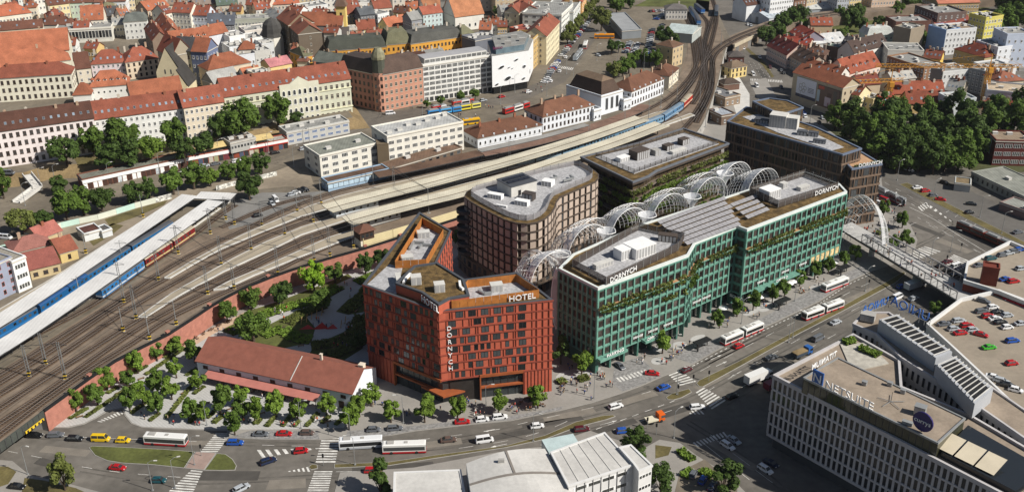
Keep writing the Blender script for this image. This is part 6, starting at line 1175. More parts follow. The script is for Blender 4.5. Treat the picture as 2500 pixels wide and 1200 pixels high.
for i in range(1,6):a,e=P2(1345+(1476-1345)*i/6,1104-48*i/6,12)-c,P2(1388+159*i/6,1186-52*i/6,12)-c;b=MB();b.bar((*a,12.08),(*e,12.08),.16,.12);O('roof_seam',b.mesh('roof_seam',CONCL),t)
f0,f1=P2(1388,1186,12),P2(1547,1134,12);facade(t,Vector((c.x,c.y,0)),f0,f1,1,3,1,16,1.1,3.6,1.6,BANDW)
for i in range(9):p=f0.lerp(f1,i/8)-c;b=MB();b.box(p.x-.05,p.x+.05,p.y-.25,p.y,0,12);O('panel_joint',b.mesh('panel_joint',CONC),t)
t,q,c=hall('tall white end block with grated gap beside the sloping roof',[(1512,1092),(1540,1086),(1592,1136),(1560,1150),(1548,1132)],12.6,WPAN,WROOF,'white_end_block')
f0,f1=P2(1560,1150,12.6),P2(1592,1136,12.6);facade(t,Vector((c.x,c.y,0)),f0,f1,1,3,1,4,1.0,3.6,1.8,BANDW)
p=P(1370,1080,9);b=MB();b.box(-4.5,4.5,-3,3,0,9);O('glass_box',b.mesh('glass_box',mat('pale_glass',(.45,.55,.55),.15,.1,.4,spec=.5)),None,(p.x,p.y,0),.3,label='pale glass stair box behind the white halls',cat='building')
NW=mat('office_stone_grey',(.44,.425,.425),.85,.08,.4);NRF=mat('office_roof_brown',(.27,.22,.17),.95,.2,.15)
nb_px=[(1890,917),(2480,1222),(2600,1150),(2360,1010),(2200,945),(2195,880),(2083,817)]
nq=ccw(PP(nb_px,23));c=sum(nq,Vector((0,0)))/len(nq);nt=T('corner_office_block',(c.x,c.y,0),'grey corner office block with vertical windows and NETSUITE sign','building');nl=[p-c for p in nq]
mpart(nt,'wall',lambda b:b.prism(nl,4,22.6,0,1),[mat('office_recess',(.12,.115,.115),.7,.1,.4),NRF]);mpart(nt,'ground_floor',lambda b:b.prism(inset(nl,1.2),-.1,4.1,0),GLASS);mpart(nt,'parapet',lambda b:b.ring(inset(nl,-.3),inset(nl,.4),22.2,23.4),NW);mpart(nt,'base_band',lambda b:b.ring(inset(nl,-.2),inset(nl,.5),3.7,4.5),NW)
N0,N1,NLb=P2(1890,917,23),P2(2480,1222,23),P2(2083,817,23)
def grid_face(par,c,a,e,z0,rows,fh,cols,m,wmat,joinw=False):
 d=e-a;ln=d.length;u=d/ln;ang=math.atan2(u.y,u.x)
 for r in range(rows+1):b=MB();b.box(0,ln,-.28,.05,z0+r*fh-.25,z0+r*fh+.3);O('floor_band',b.mesh('floor_band',m),par,(a.x-c.x,a.y-c.y,0),ang)
 b=MB()
 for r in range(rows):
  for k in range(cols+1):x=k*ln/cols;b.box(x-.32,x+.32,-.2,.05,z0+r*fh+.3,z0+(r+1)*fh-.25)
 O('piers',b.mesh('piers',m),par,(a.x-c.x,a.y-c.y,0),ang,kind='stuff');facade(par,Vector((c.x,c.y,0)),a,e,z0,rows,cols,ln/cols*.55,fh-.75,fh,.42,('plain',STEELD,wmat),joined=joinw,off=.02)
NGL=mat('office_glass_dark',(.02,.024,.028),.1,0,spec=.5)
grid_face(nt,c,N0,N1,4.3,5,3.65,42,NW,NGL);grid_face(nt,c,NLb,N0,4.3,5,3.65,15,NW,NGL,True)
pq=ccw(PP([(1962,921),(2046,872),(2356,1020),(2290,1080)],27.2));pl_=[p-c for p in pq];pen=mpart(nt,'penthouse',lambda b:b.prism(pl_,22.6,27,0,1),[mat('penthouse_glass',(.05,.05,.03),.06,.3,.25,spec=.6),NRF]);mpart(pen,'roof_edge',lambda b:b.ring(inset(pl_,-.15),inset(pl_,.3),26.8,27.3),STEEL)
pe0,pe1=P2(1962,921,27.2),P2(2290,1080,27.2)
for k in range(22):p=pe0.lerp(pe1,k/21)-c;b=MB();b.box(p.x-.06,p.x+.06,p.y-.08,p.y+.05,22.8,26.9);O('mullion',b.mesh('mullion',STEELD),pen)
lettering(nt,'NETSUITE',pe0,pe1,27.6,3.2,.36,.4,WHITEP);du=(pe1-pe0).normalized();p=pe0.lerp(pe1,.11);b=MB();b.box(-1.6,1.6,-.15,.15,0,3.6);sg=O('logo_board',b.mesh('logo_board',paintm('2d5fa5')),nt,(p.x-c.x,p.y-c.y,27.5),math.atan2(du.y,du.x));o=O('logo_letter',text_mesh('N',3.4,.1),sg,(0,-.3,.5));o.rotation_euler=(math.pi/2,0,0)
pt0,pt1=P2(2046,872,27.2),P2(1962,921,27.2);lettering(nt,'TITANIUM',pt1,pt0,27.6,2.4,.62,-.5,WHITEP).scale=(-1,1,1)
b=MB();k=[(2.6*math.cos(2*math.pi*i/20),2.6*math.sin(2*math.pi*i/20))for i in range(20)];b.add([(x,-.2,z)for x,z in k]+[(x,.2,z)for x,z in k],[tuple(range(20)),tuple(reversed(range(20,40)))]+[(20+i,20+(i+1)%20,(i+1)%20,i)for i in range(20)]);p=P(2249,1052,27.2);sg=O('round_sign',b.mesh('round_sign',paintm('2a1f5e')),nt,(p.x-c.x,p.y-c.y,30),math.atan2(du.y,du.x));o=O('lettering',text_mesh('currys',1.7,.08),sg,(0,-.32,-.4));o.rotation_euler=(math.pi/2,0,0)
b=MB();b.box(-.08,.08,.2,.3,-3,0);O('sign_post',b.mesh('sign_post',STEELD),sg)
for x,y,sx,sy,h in((2245,1010,2.6,2,2.4),(2110,938,1.2,1,1),(2172,940,1.2,1,1),(2204,958,1.2,1,1),(2215,1035,2.4,1,.8)):aunit(nt,x,y,27.1,sx,sy,h,-.6,STEEL)
for i in range(5):a_=P(2175,980,27.2);an=i*1.256;b=MB();b.bar((0,0,.3),(3.4*math.cos(an),3.4*math.sin(an),.15),.12,.12);b.tube((0,0,0),(0,0,3),.06,4);O('aerial_leg',b.mesh('aerial_leg',STEEL),nt,(a_.x-c.x,a_.y-c.y,27.1))
mpart(nt,'roof_garden',lambda b:b.prism([p-c for p in ccw(PP([(2050,835),(2120,835),(2170,885),(2080,905)],23))],22.6,22.9),mat('garden_gravel',(.4,.38,.33),.9,.2,.6))
for i in range(3):a,e=P2(2312+i*50,1060+i*24,25),P2(2358+i*50,1082+i*24,25);u=(e-a);n=Vector((u.y,-u.x)).normalized();b=MB();b.add([(*(p-c),z)for p,z in((a,26),(e,26),(e+n*6,24.6),(a+n*6,24.6))],[(0,1,2,3)]);O('awning',b.mesh('awning',mat('awning_cream',(.60,.53,.40),.8,.06,.3)),nt)
mpart(nt,'upper_terrace',lambda b:b.prism([p-c for p in ccw(PP([(2300,1095),(2365,1030),(2560,1140),(2480,1190)],25))],22.6,24.2),[NGL])
wq_=ccw(PP([(2083,790),(2110,762),(2170,762),(2310,860),(2400,930),(2560,1040),(2510,1075),(2380,985),(2200,872),(2140,815)],24));c2=sum(wq_,Vector((0,0)))/len(wq_);w2=T('slab_office_wing',(c2.x,c2.y,0),'grey office wing with louvred roof slabs behind the corner block','building');wl2=[p-c2 for p in wq_]
mpart(w2,'wall',lambda b:b.prism(wl2,-.1,23.7,0,1),[mat('office_stone_pale',(.42,.41,.40),.85,.08,.4),NRF]);mpart(w2,'parapet',lambda b:b.ring(inset(wl2,-.2),inset(wl2,.4),23.3,24.2),NW)
for i in range(len(wq_)):
 a,e=wq_[i],wq_[(i+1)%len(wq_)]
 if facing(a,e)and(e-a).length>5:facade(w2,Vector((c2.x,c2.y,0)),a,e,10,3,max(2,int((e-a).length/1.9)),.95,3.2,4.4,.5,('plain',NW,NGL),off=.05)
SLB=mat('slab_grey',(.37,.385,.41),.6,.06,.3)
for px in([(2146,779),(2190,766),(2325,858),(2285,873)],[(2285,888),(2332,868),(2425,948),(2380,985)]):
 q=ccw(PP(px,28));l=[p-c2 for p in q];mpart(w2,'roof_slab',lambda b:b.prism(l,23.6,28,0),SLB);iq_=inset(l,1.0);mpart(w2,'roof_well',lambda b:b.prism(iq_,27.9,28.06),BLACKP)
 A,B,C_,D_=[P2(*z_,28)-c2 for z_ in px]
 for k in range(11):s,e=A.lerp(D_,(k+.5)/11),B.lerp(C_,(k+.5)/11);b=MB();b.bar((*s,28.3),(*e,28.3),.14,.3);O('louvre_beam',b.mesh('louvre_beam',CONCL),w2)
BLU=paintm('2f63ad');sa,sb,sc_=P2(2100,770,25),P2(2170,742,25),P2(2270,790,25)
for a,e in((sa,sb),(sb,sc_)):
 lettering(w2,'UNIQA',a,e,25.4,4.2 if a is sb else 3.6,.5,0,BLU).scale=(-1,1,1);b=MB();u=(e-a).normalized();[b.tube(Vector((*(a.lerp(e,k/8)-c2),23.8)),Vector((*(a.lerp(e,k/8)-c2),27)),.07,4)for k in range(9)];b.bar((*(a-c2),25.2),(*(e-c2),25.2),.12,.12);b.bar((*(a-c2),26.8),(*(e-c2),26.8),.12,.12);O('sign_frame',b.mesh('sign_frame',STEEL),w2)
aunit(w2,2118,780,24,4,3,2.2,-.5,CONC)
DK=mat('deck_asphalt',(.27,.23,.18),.92,.14,.08)
dq=ccw(PP([(2262,797),(2345,735),(2437,714),(2560,760),(2620,1100),(2510,1030),(2400,925),(2320,850)],8));c3=sum(dq,Vector((0,0)))/len(dq);dt=T('rooftop_car_park',(c3.x,c3.y,0),'shopping centre with car park on its roof, near deck','building');d3=[p-c3 for p in dq];mpart(dt,'structure',lambda b:b.prism(d3,-.1,8,0,1),[wallm('b9bcbc'),DK]);mpart(dt,'parapet',lambda b:b.ring(inset(d3,-.2),inset(d3,.5),7.8,9.3),WPAN)
uq=ccw(PP([(2360,646),(2465,594),(2620,660),(2620,790),(2437,716),(2352,690)],9));c4=sum(uq,Vector((0,0)))/len(uq);ut=T('rooftop_car_park',(c4.x,c4.y,0),'red walled shopping building with car park on its roof, far deck','building');d4=[p-c4 for p in uq];mpart(ut,'structure',lambda b:b.prism(d4,-.1,9,0,1),[mat('brick_dark_red',(.155,.035,.022),.85,.1,.6),DK]);mpart(ut,'parapet',lambda b:b.ring(inset(d4,-.15),inset(d4,.6),8.8,10.2),WPAN)
p=P(2412,690,9);b=MB();b.box(-2.6,2.6,-2.2,2.2,-3,6.5);b.ring([(-2.7,-2.3),(2.7,-2.3),(2.7,2.3),(-2.7,2.3)],[(-2.2,-1.8),(2.2,-1.8),(2.2,1.8),(-2.2,1.8)],6.4,7);O('lift_tower',b.mesh('lift_tower',MATS['brick_dark_red']),ut,(p.x-c4.x,p.y-c4.y,9),-.4)
s0,s1=P2(2450,722,9),P2(2540,757,9);lettering(ut,'Autom',s0,s1,6.2,3.0,.35,.6,WHITEP);b=MB();b.box(0,26,-.3,.1,5.2,8.6);O('red_sign_band',b.mesh('red_sign_band',paintm('a8182a')),ut,(s0.x-c4.x,s0.y-c4.y,0),math.atan2((s1-s0).y,(s1-s0).x))
fa0,fa1,fb1,fb0=PP([(2103,590),(2334,732),(2397,719),(2135,575)],6);fb=T('footbridge',(*((fa0+fb0)/2),0),'steel truss footbridge crossing the avenue to the shopping centre','footbridge');o2=fb.location.to_2d()
ext=(fa0-fa1).normalized()
deckp=[fa0+ext*14,fa1,fb1,fb0+ext*14];mpart(fb,'deck',lambda b:b.prism(ccw([p-o2 for p in deckp]),5.2,6,0,1,True),[STEELD,PAVEL])
for a,e in((fa0,fa1),(fb0,fb1)):
 n=16;b=MB();b.bar((*(a-o2),9.2),(*(e-o2),9.2),.35,.4);b.bar((*(a-o2),6.1),(*(e-o2),6.1),.35,.45);O('chord',b.mesh('chord',mat('bridge_steel',(.28,.27,.27),.6,.1,.4)),fb)
 for k in range(n+1):p=a.lerp(e,k/n)-o2;b=MB();b.bar((*p,6.1),(*p,9.2),.28,.28);O('post',b.mesh('post',MATS['bridge_steel']),fb)
 for k in range(n):p,q=a.lerp(e,k/n)-o2,a.lerp(e,(k+1)/n)-o2;b=MB();b.bar((*p,6.2),(*q,9.1),.1,.1);O('diagonal',b.mesh('diagonal',MATS['bridge_steel']),fb)
for t_ in(.06,.52,.97):p=(fa0+fb0).lerp(fa1+fb1,t_)/2-o2;b=MB();b.box(p.x-3,p.x+3,p.y-.6,p.y+.6,4.4,5.2);b.tube((p.x,p.y,-.1),(p.x,p.y,4.5),1.1,10);O('pier',b.mesh('pier',CONCL),fb)
def shelter(label,x,y,x2,y2):
 a,e=P(x,y,.12),P(x2,y2,.12);d=e-a;t=T('bus_shelter',a,label,'bus shelter','black bus shelters along the avenue',math.atan2(d.y,d.x));L=d.length
 b=MB();b.box(-.4,L+.4,-.4,2.2,2.6,2.85);O('roof',b.mesh('roof',BLACKP),t);b=MB();b.box(-.3,.3,-.1,.1,0,2.6);b.box(L-.1,L+.1,1.2,1.4,0,2.6);O('post',b.mesh('post',BLACKP),t);b=MB();b.box(0,L,1.9,1.96,.2,2.5);O('glass_back',b.mesh('glass_back',mat('clear_pane',(.25,.3,.3),.1,0,alpha=.35)),t);b=MB();b.box(.6,L-.6,1.2,1.7,.42,.5);b.box(.8,.9,1.2,1.6,0,.42);b.box(L-.9,L-.8,1.2,1.6,0,.42);O('bench',b.mesh('bench',BLACKP),t)
shelter('black bus shelter nearest the parking entrance',1703,858,1733,846);shelter('black bus shelter in the middle of the avenue pavement',1901,757,1926,746);shelter('black bus shelter nearest the footbridge',2052,674,2073,665)
def parasol(i,x,y,m,lab):
 p=P(x,y,.12);t=T('parasol',p,lab,'parasol','cafe parasols before the green block');b=MB();n=8;b.add([(1.7*math.cos(2*math.pi*k/n),1.7*math.sin(2*math.pi*k/n),2.3)for k in range(n)]+[(0,0,2.9)],[(k,(k+1)%n,n)for k in range(n)]);O('canopy',b.mesh('canopy',m),t);b=MB();b.tube((0,0,0),(0,0,2.8),.04,5);b.prism([(.35*math.cos(k),.35*math.sin(k))for k in(0,1,2,3,4,5)],0,.1);O('pole',b.mesh('pole',STEEL),t)
for i,(x,y)in enumerate(((1735,790),(1765,765),(1853,738),(1868,735),(1925,705),(1935,700),(2020,660),(2035,652))):parasol(i,x,y,WHITEP if i%3 else CONC,'cafe parasol on the avenue pavement, %s from the left'%ordw(i))
parasol(9,1290,990,STEELD,'dark parasol beside the hotel corner')
# ================================================================== VEGETATION
def crown(seed,n,leaf,tall=1.0,lob=19):
 r=random.Random(seed);b=MB();L=[]
 for i in range(lob):
  while True:
   v=Vector((r.uniform(-1,1),r.uniform(-1,1),r.uniform(-1,1)))
   if v.length<1:break
  v=v*.84;L.append((Vector((v.x,v.y,v.z*tall*.95)),r.uniform(.17,.42)))
 for _ in range(n):
  c,lr=r.choice(L);d=Vector((r.gauss(0,1),r.gauss(0,1),r.gauss(.25,1))).normalized();p=c+d*lr*r.uniform(.55,1.05)
  nn=(d+Vector((r.uniform(-.7,.7),r.uniform(-.7,.7),r.uniform(-.3,.9)))).normalized();u=nn.orthogonal().normalized();w=nn.cross(u);a=r.uniform(0,6.28);u,w=u*math.cos(a)+w*math.sin(a),w*math.cos(a)-u*math.sin(a);s=leaf*r.uniform(.6,1.25);b.quad(p-u*s-w*s*.7,p+u*s-w*s*.5,p+u*s*.8+w*s*.7,p-u*s*.9+w*s*.6)
 return b
TP=[]
def proto(seed,n,leaf,tall,trunkh,name):
 t=O(name,None,label='x',cat='tree');k=trunkh;r=random.Random(seed+50);b=MB();b.tube((0,0,-.1),(0,0,k),.10,7,r2=.06)
 for i in range(5):
  a=i*1.256+r.random();b.tube((0,0,k*.85),(.45*math.cos(a),.45*math.sin(a),k+.55*tall+r.uniform(0,.3)),.05,5,r2=.015)
 b.tube((0,0,k),(0,0,k+tall),.06,5,r2=.015);O('trunk',b.mesh('trunk',BARK),t);c=crown(seed,n,leaf,tall);O('crown',c.mesh('crown',LEAF[0]),t,(0,0,k+tall*.78));return t
for s in range(4):TP.append(proto(s+1,1500,.125,1.15,.75,'street_tree'))
for s in range(5):TP.append(proto(s+20,3000,.085,1.0,.55,'broadleaf_tree'))
for s in range(3):TP.append(proto(s+40,2600,.085,1.35,.35,'park_tree'))
TI=[0]
def tree(x,y,z,r,li,kind,label,group=None):
 rng_={'s':(0,4),'b':(4,9),'p':(9,12)}[kind];TI[0]+=1;pr=TP[rng_[0]+TI[0]%(rng_[1]-rng_[0])];p=P(x,y,z)if not isinstance(x,Vector)else x
 o=put(pr,USED,p,TI[0]*1.7%6.28,label,group,(r*(.9+.23*(TI[0]*.37%1)),r*(.9+.23*(TI[0]*.61%1)),r*(.85+.34*(TI[0]*.77%1))));[recol(ch,0,LEAF[li])for ch in o.children if ch.name.startswith('crown')];return o
def trees(rows,z,where,group,kind='s'):
 for i,(x,y,r,li)in enumerate(sorted(rows)):tree(x,y,z,r,li,kind,'%s tree %s, %s from the left'%(['bright green','green','dark green','olive green','lime green'][li],where,ordw(i)),group)
ZP=.14
pz=[(500,600),(640,560),(700,460),(835,450),(900,350),(1025,270),(1155,225),(1270,280),(1150,380),(1030,490),(1300,460),(850,600),(935,560),(1030,620),(1120,520),(1230,660),(1330,660),(1435,610),(1580,560),(1580,640),(1660,670),(1530,750),(1795,630)]
trees([(x*.375,750+(y+78)*.375,2.7+(i*7%5)*.12,(0,1)[i%2])for i,(x,y)in enumerate(pz)],ZP,'in the plaza grove','young trees of the plaza grove')
st_=[(675,1016),(728,1026),(797,1013),(906,990),(878,1016),(853,1048),(955,1030),(1037,1030),(1117,1022),(1217,1008),(1313,995)]
trees([(x,y,3.0,0)for x,y in st_],ZP,'along the kerb before house and hotel','street trees before the hotel')
trees([(1617,862,3.0,0),(1420,912,3.0,0),(1369,888,3.1,2),(1756,800,2.8,1),(1799,772,2.8,1),(1838,757,2.7,1),(1885,738,2.6,1),(1915,722,2.6,1),(1952,698,2.6,1),(1988,682,2.6,1),(2022,668,2.5,1),(2060,650,2.5,1),(2088,634,2.5,1),(2155,530,2.6,1),(2202,556,2.8,1),(2212,602,2.9,1),(2180,612,2.4,1),(2281,772,2.6,1)],ZP,'along the avenue and bridge square','street trees of the avenue')
trees([(620,832,5.6,1),(690,742,4.6,2),(768,715,5.0,4),(818,690,3.4,1),(788,762,4.2,1),(893,668,3.4,2),(935,652,3.3,2),(556,788,3.6,1),(618,752,3.4,1),(880,850,2.8,2),(1180,610,3.2,2),(1120,600,3.0,2)],ZP,'in the park behind the plaza house','park trees behind the plaza house','b')
trees([(165,405,7.4,2),(232,385,6.5,1),(298,375,8.6,1),(320,408,7.0,2),(430,368,7.0,1),(452,395,5.5,2),(500,380,5.8,2),(590,348,9.2,1),(545,355,6.2,2),(680,312,8.0,1),(372,395,5.5,0),(262,415,5.4,2),(725,302,3.2,2)],9.5,'on the terrace before the old row','large trees on the terrace','b')
trees([(60,572,5.0,3),(110,562,4.2,2),(165,540,5.8,1),(205,525,5.4,1),(250,515,5.2,2),(328,498,5.0,2),(368,490,4.2,2),(425,475,5.2,1),(475,462,5.2,1),(515,455,4.0,0),(560,440,4.6,1),(600,432,4.2,1),(640,425,4.6,2),(610,488,5.6,2),(10,485,5.0,1),(145,474,4.4,2),(5,440,3.4,1)],ZU,'beside the tram street','trees beside the tram street','b')
trees([(1385,108,4.4,3),(1393,97,4.4,3),(1400,86,4.4,3),(1408,75,4.4,3),(1415,64,4.4,3),(1422,54,4.2,3),(1430,44,4.2,3),(1437,35,4.2,3),(1444,26,4.0,3),(1450,18,4.0,3),(1468,76,6.8,3),(1505,32,5.5,1),(1492,20,5.0,1),(1522,14,4.6,1),(1540,22,3.0,2)],ZU,'along the station avenue','trees of the station avenue','b')
trees([(1500,190,4.2,3),(1520,185,5.2,1),(1535,178,4.6,1),(1550,158,4.0,1),(1566,156,4.2,1),(1585,160,4.0,1),(1600,164,4.4,1),(1492,132,4.0,2),(1510,128,4.0,2),(1635,122,6.0,2),(1620,110,5.5,2),(1658,95,2.4,2),(1078,256,2.6,1),(1125,248,2.4,1),(1160,242,2.8,1),(1042,262,2.0,1),(1125,250,2.4,1),(1240,48,4.5,2),(1218,44,4.5,2),(930,62,3.0,1),(20,175,6.5,2),(405,225,4.0,2),(240,255,3.0,0),(90,32,3.0,1),(620,48,3,1)],ZU+.5,'standing near the station and old roofs','scattered town trees','b')
trees([(1905,82,6.5,2),(1930,72,7.5,2),(1945,66,7.0,2),(1890,100,6.0,2),(1870,112,5.4,2),(1912,104,5.0,1),(1960,80,4.6,1),(2070,78,6.5,2),(2085,60,6.8,2),(2098,80,5.6,2),(2050,50,5.0,1),(2145,72,5.0,2),(2210,30,5.4,2),(2230,26,5.2,2),(2190,40,4.4,1),(2060,92,4,1),(2260,108,5.0,1),(2250,118,4.2,1)],0,'in the gardens by the railway curve','garden trees by the railway curve','b')
trees([(2425,90,5.5,1),(2440,70,6.5,1),(2460,50,7.0,1),(2478,62,7.0,1),(2495,40,7.5,1),(2470,30,7.0,2),(2445,28,6.5,2),(2500,75,7.0,1),(2485,20,7,2),(2465,85,6,1)],0,'in the grove at the top right corner','trees of the top right grove','b')
rr=random.Random(9);pk=[]
poly_=[(2010,318),(2060,300),(2150,320),(2240,310),(2330,330),(2420,322),(2500,330)]
for row,(y0,n,xa,xb)in enumerate(((318,12,2020,2500),(345,11,2045,2490),(372,9,2075,2400),(398,8,2110,2385),(418,6,2180,2345))):
 for i in range(n):pk.append((xa+(xb-xa)*(i+rr.uniform(.2,.8))/n,y0+rr.uniform(-9,9),rr.uniform(5.6,7.6),rr.choice((1,2,2,2)),row))
for row in range(5):
 for i,(x,y,r,li,rw)in enumerate(sorted(q for q in pk if q[4]==row)):tree(x,y,0,r,li,'p','dense %s tree of the eastern park, %s in the %s row'%(['','green','dark green'][li],ordw(i),['back','second','middle','fourth','front'][row]),'trees of the eastern park')
trees([(1553,1118,4.0,2),(1612,1205,4.0,2),(1765,1200,4.4,2),(930,1210,4.0,2),(160,1195,3.6,3)],.12,'around the lower halls and corner','trees at the lower edge','p')
def hedge(label,px,w,h,li,dens=26,z=ZP,name='planting_strip',cat='hedge',group=None):
 ln=spline(PP(px,z),2.0);c=ln[0];r=random.Random(int(px[0][0]));b=MB()
 for i in range(len(ln)-1):
  d=ln[i+1]-ln[i];n_=Vector((-d.y,d.x)).normalized()
  for _ in range(int(d.length*dens*w)):
   q=ln[i]+d*r.random()+n_*r.uniform(-w/2,w/2)-c;s=r.uniform(.16,.36);v=Vector((q.x,q.y,r.random()**.6*h));nn=Vector((r.gauss(0,.6),r.gauss(0,.6),1)).normalized();u=nn.orthogonal().normalized();k=nn.cross(u);b.quad(v-u*s-k*s,v+u*s-k*s,v+u*s+k*s,v-u*s+k*s)
 m=MB();ribbon(m,[p-c for p in ln],-w/2,w/2,.02)
 b.add(m.v,m.f,1);return O(name,b.mesh(name,[LEAF[li],mat('planting_soil',(.06,.05,.028),.95,.3,.6)]),None,(c.x,c.y,z),label=label,cat=cat,group=group)
hs=[((455,725),(575,655)),((560,715),(860,510)),((950,440),(1200,270)),((855,690),(960,615)),((975,740),(1040,690)),((1085,720),(1250,510)),((1235,750),(1300,690)),((1260,565),(1330,515)),((1395,755),(1470,695)),((1350,720),(1400,680)),((1650,760),(1700,725)),((1740,775),(1790,715)),((1215,445),(1280,400)),((700,560),(770,520)),((880,430),(960,380)),((1080,330),(1120,270))]
for i,(a,e)in enumerate(sorted(hs)):hedge('low planted strip crossing the plaza, %s from the left'%ordw(i),[(q[0]*.375,750+q[1]*.375)for q in(a,e)],1.1,.55,3,30,group='planting strips of the plaza')
hs2=[((535,775),(575,735)),((640,775),(690,710)),((715,775),(750,740)),((795,775),(870,690)),((895,755),(945,710)),((985,765),(1030,730)),((470,760),(500,730)),((190,750),(260,695)),((30,750),(80,700))]
for i,(a,e)in enumerate(sorted(hs2)):hedge('low planted strip before the plaza house, %s from the left'%ordw(i),[(450+q[0]*.375,750+q[1]*.375)for q in(a,e)],1.1,.55,3,30,group='planting strips before the plaza house')
for i,px in enumerate(([(640,820),(690,805),(720,825),(760,830)],[(760,845),(820,835),(860,815),(885,770)],[(640,770),(700,750),(760,735),(830,700)],[(700,790),(740,765),(790,745)],[(560,812),(600,800),(640,798)],[(840,760),(870,740),(905,700)],[(870,690),(920,670),(960,650)],[(800,870),(850,850),(885,830)])):
 hedge('broad meadow bed of the park, %s patch'%ordw(i),px,5.5,.7,3 if i%2 else 0,9,name='meadow_bed',cat='planting',group='meadow beds of the park')
for i,px in enumerate(([(1362,935),(1380,930)],[(1412,928),(1436,922)],[(2140,572),(2165,562)],[(2135,592),(2160,585)],[(1660,1100),(1690,1125)],[(1690,1150),(1668,1165)],[(1710,1150),(1740,1165)],[(2060,838),(2085,832)],[(2098,850),(2145,870)])):
 hedge('%s bush bed'%['small round','low brown green','oval','second oval','clipped corner','clipped yard','yellow green yard','roof garden left','roof garden right'][i]+' %s'%['by the hotel corner','under the tree at the parking entrance','on the bridge square','on the bridge square nearer the bridge','beside the corner pavement','beside the parked cars','next to the parked cars','on the corner office','on the corner office'][i],px,2.6,1.1,3 if i<4 else 0,26,.13 if i<7 else 22.9,'bush_bed','bush')
sheet('park_lawn',PP([(580,835),(640,800),(700,770),(745,770),(770,800),(760,835),(690,850),(640,855)],ZP),.15,GRASS);sheet('park_lawn',PP([(750,870),(770,840),(860,800),(890,760),(895,800),(885,850),(830,885)],ZP),.15,GRASS);sheet('park_lawn',PP([(600,760),(680,735),(770,700),(850,668),(860,676),(760,722),(660,770),(560,815),(540,808)],ZP),.151,GRASS);sheet('park_lawn',PP([(820,760),(850,730),(905,705),(895,760),(850,768)],ZP),.152,GRASS);sheet('sand_terrace',PP([(430,850),(520,800),(600,760),(610,770),(520,815),(450,858)],ZP),.153,mat('sand_paving',(.48,.35,.25),.9,.15,.3))
p=P(775,800,ZP);t=T('play_sculpture',p,'red angular play sculpture on the park square','sculpture');b=MB()
for x0,h,w in((-6,1.4,5),(-1.5,2.2,5.5),(3,1.5,4)):b.add([(x0,-1,0),(x0+w,-.6,0),(x0+w*.6,0,h),(x0+w*.3,1.2,0)],[(0,1,2),(1,3,2),(3,0,2)])
O('facets',b.mesh('facets',paintm('b3221a')),t)
for i,(x,y)in enumerate(((735,792),(748,786),(760,780),(772,775),(785,770),(832,800),(842,790))):p=P(x,y,ZP);b=MB();b.tube((0,0,0),(.5,.2,3.0),.14,6);b.tube((0,0,1.4),(1.6,.4,1.9),.07,5);O('play_post',b.mesh('play_post',mat('timber_pale',(.45,.31,.14),.8,.15,.6)),None,p,label='pale timber play post on the park square, %s from the left'%ordw(i),cat='play post',group='timber play posts')
# ================================================================== VEHICLES, LAMPS, PEOPLE
TYRE=mat('tyre_rubber',(.02,.02,.02),.9,0);LAMPW=mat('headlight_glass',(.6,.6,.58),.2,0);LAMPR=mat('taillight_red',(.35,.02,.02),.3,0)
def carproto(name,L,H,cab,van=False):
 t=O(name,None,label='x',cat='car');h=L/2;b=MB();W=.88
 zt=1.15 if van else .92
 S=[(-h,.72,.38,zt*.82),(-h+.12,.84,.24,zt*.97),(-h+.9,W,.2,zt),(h-1.5,W,.2,zt),(h-.55,.85,.2,zt*.84),(h-.1,.76,.26,zt*.7),(h,.66,.36,zt*.6)]
 sec=[[(x,s*w*k,z)for s,k,z in((-1,1,zb),(-1,1.03,(zb+zt_)/2),(-1,.93,zt_),(1,.93,zt_),(1,1.03,(zb+zt_)/2),(1,1,zb))]for x,w,zb,zt_ in S]
 for A,B in zip(sec,sec[1:]):b.add(A+B,[(i,(i+1)%6,6+(i+1)%6,6+i)for i in range(6)])
 b.add(sec[0],[(0,1,2,3,4,5)]);b.add(sec[-1],[(5,4,3,2,1,0)]);O('body',b.mesh('body',paintm('c8c8c8')),t)
 x0,x1,x2,x3=cab;b=MB();lo=[(x0,-.8,zt-.02),(x3,-.8,zt-.02),(x3,.8,zt-.02),(x0,.8,zt-.02)];hi=[(x1,-.62,H-.06),(x2,-.62,H-.06),(x2,.62,H-.06),(x1,.62,H-.06)];b.add(lo+hi,[(0,1,5,4),(1,2,6,5),(2,3,7,6),(3,0,4,7)]);O('glazing',b.mesh('glazing',GLASS),t)
 b=MB();b.add([(x1-.06,-.66,H-.07),(x2+.06,-.66,H-.07),(x2+.06,.66,H-.07),(x1-.06,.66,H-.07),(x1+.1,-.55,H),(x2-.1,-.55,H),(x2-.1,.55,H),(x1+.1,.55,H)],[(0,1,5,4),(1,2,6,5),(2,3,7,6),(3,0,4,7),(4,5,6,7)]);m=(x1+x2)/2;[b.bar((q,s*.66,H-.08),(q2,s*.81,zt),.1,.06)for s in(-1,1)for q,q2 in((m,m),(x1,x0+.1),(x2,x3-.1))];O('roof',b.mesh('roof',paintm('c8c8c8')),t)
 k=MB();k.tube((0,-.11,0),(0,.11,0),.33,10);wm=k.mesh('wheel',TYRE);[O('wheel',wm,t,(x,y,.33))for x in(-h+.85,h-.9)for y in(-.78,.78)]
 for nm,x,m in(('headlight',h-.13,LAMPW),('taillight',-h+.06,LAMPR)):
  k=MB();k.box(-.08,.08,-.16,.16,-.07,.07);lm=k.mesh(nm,m);[O(nm,lm,t,(x,y,zt*.72))for y in(-.58,.58)]
 return t
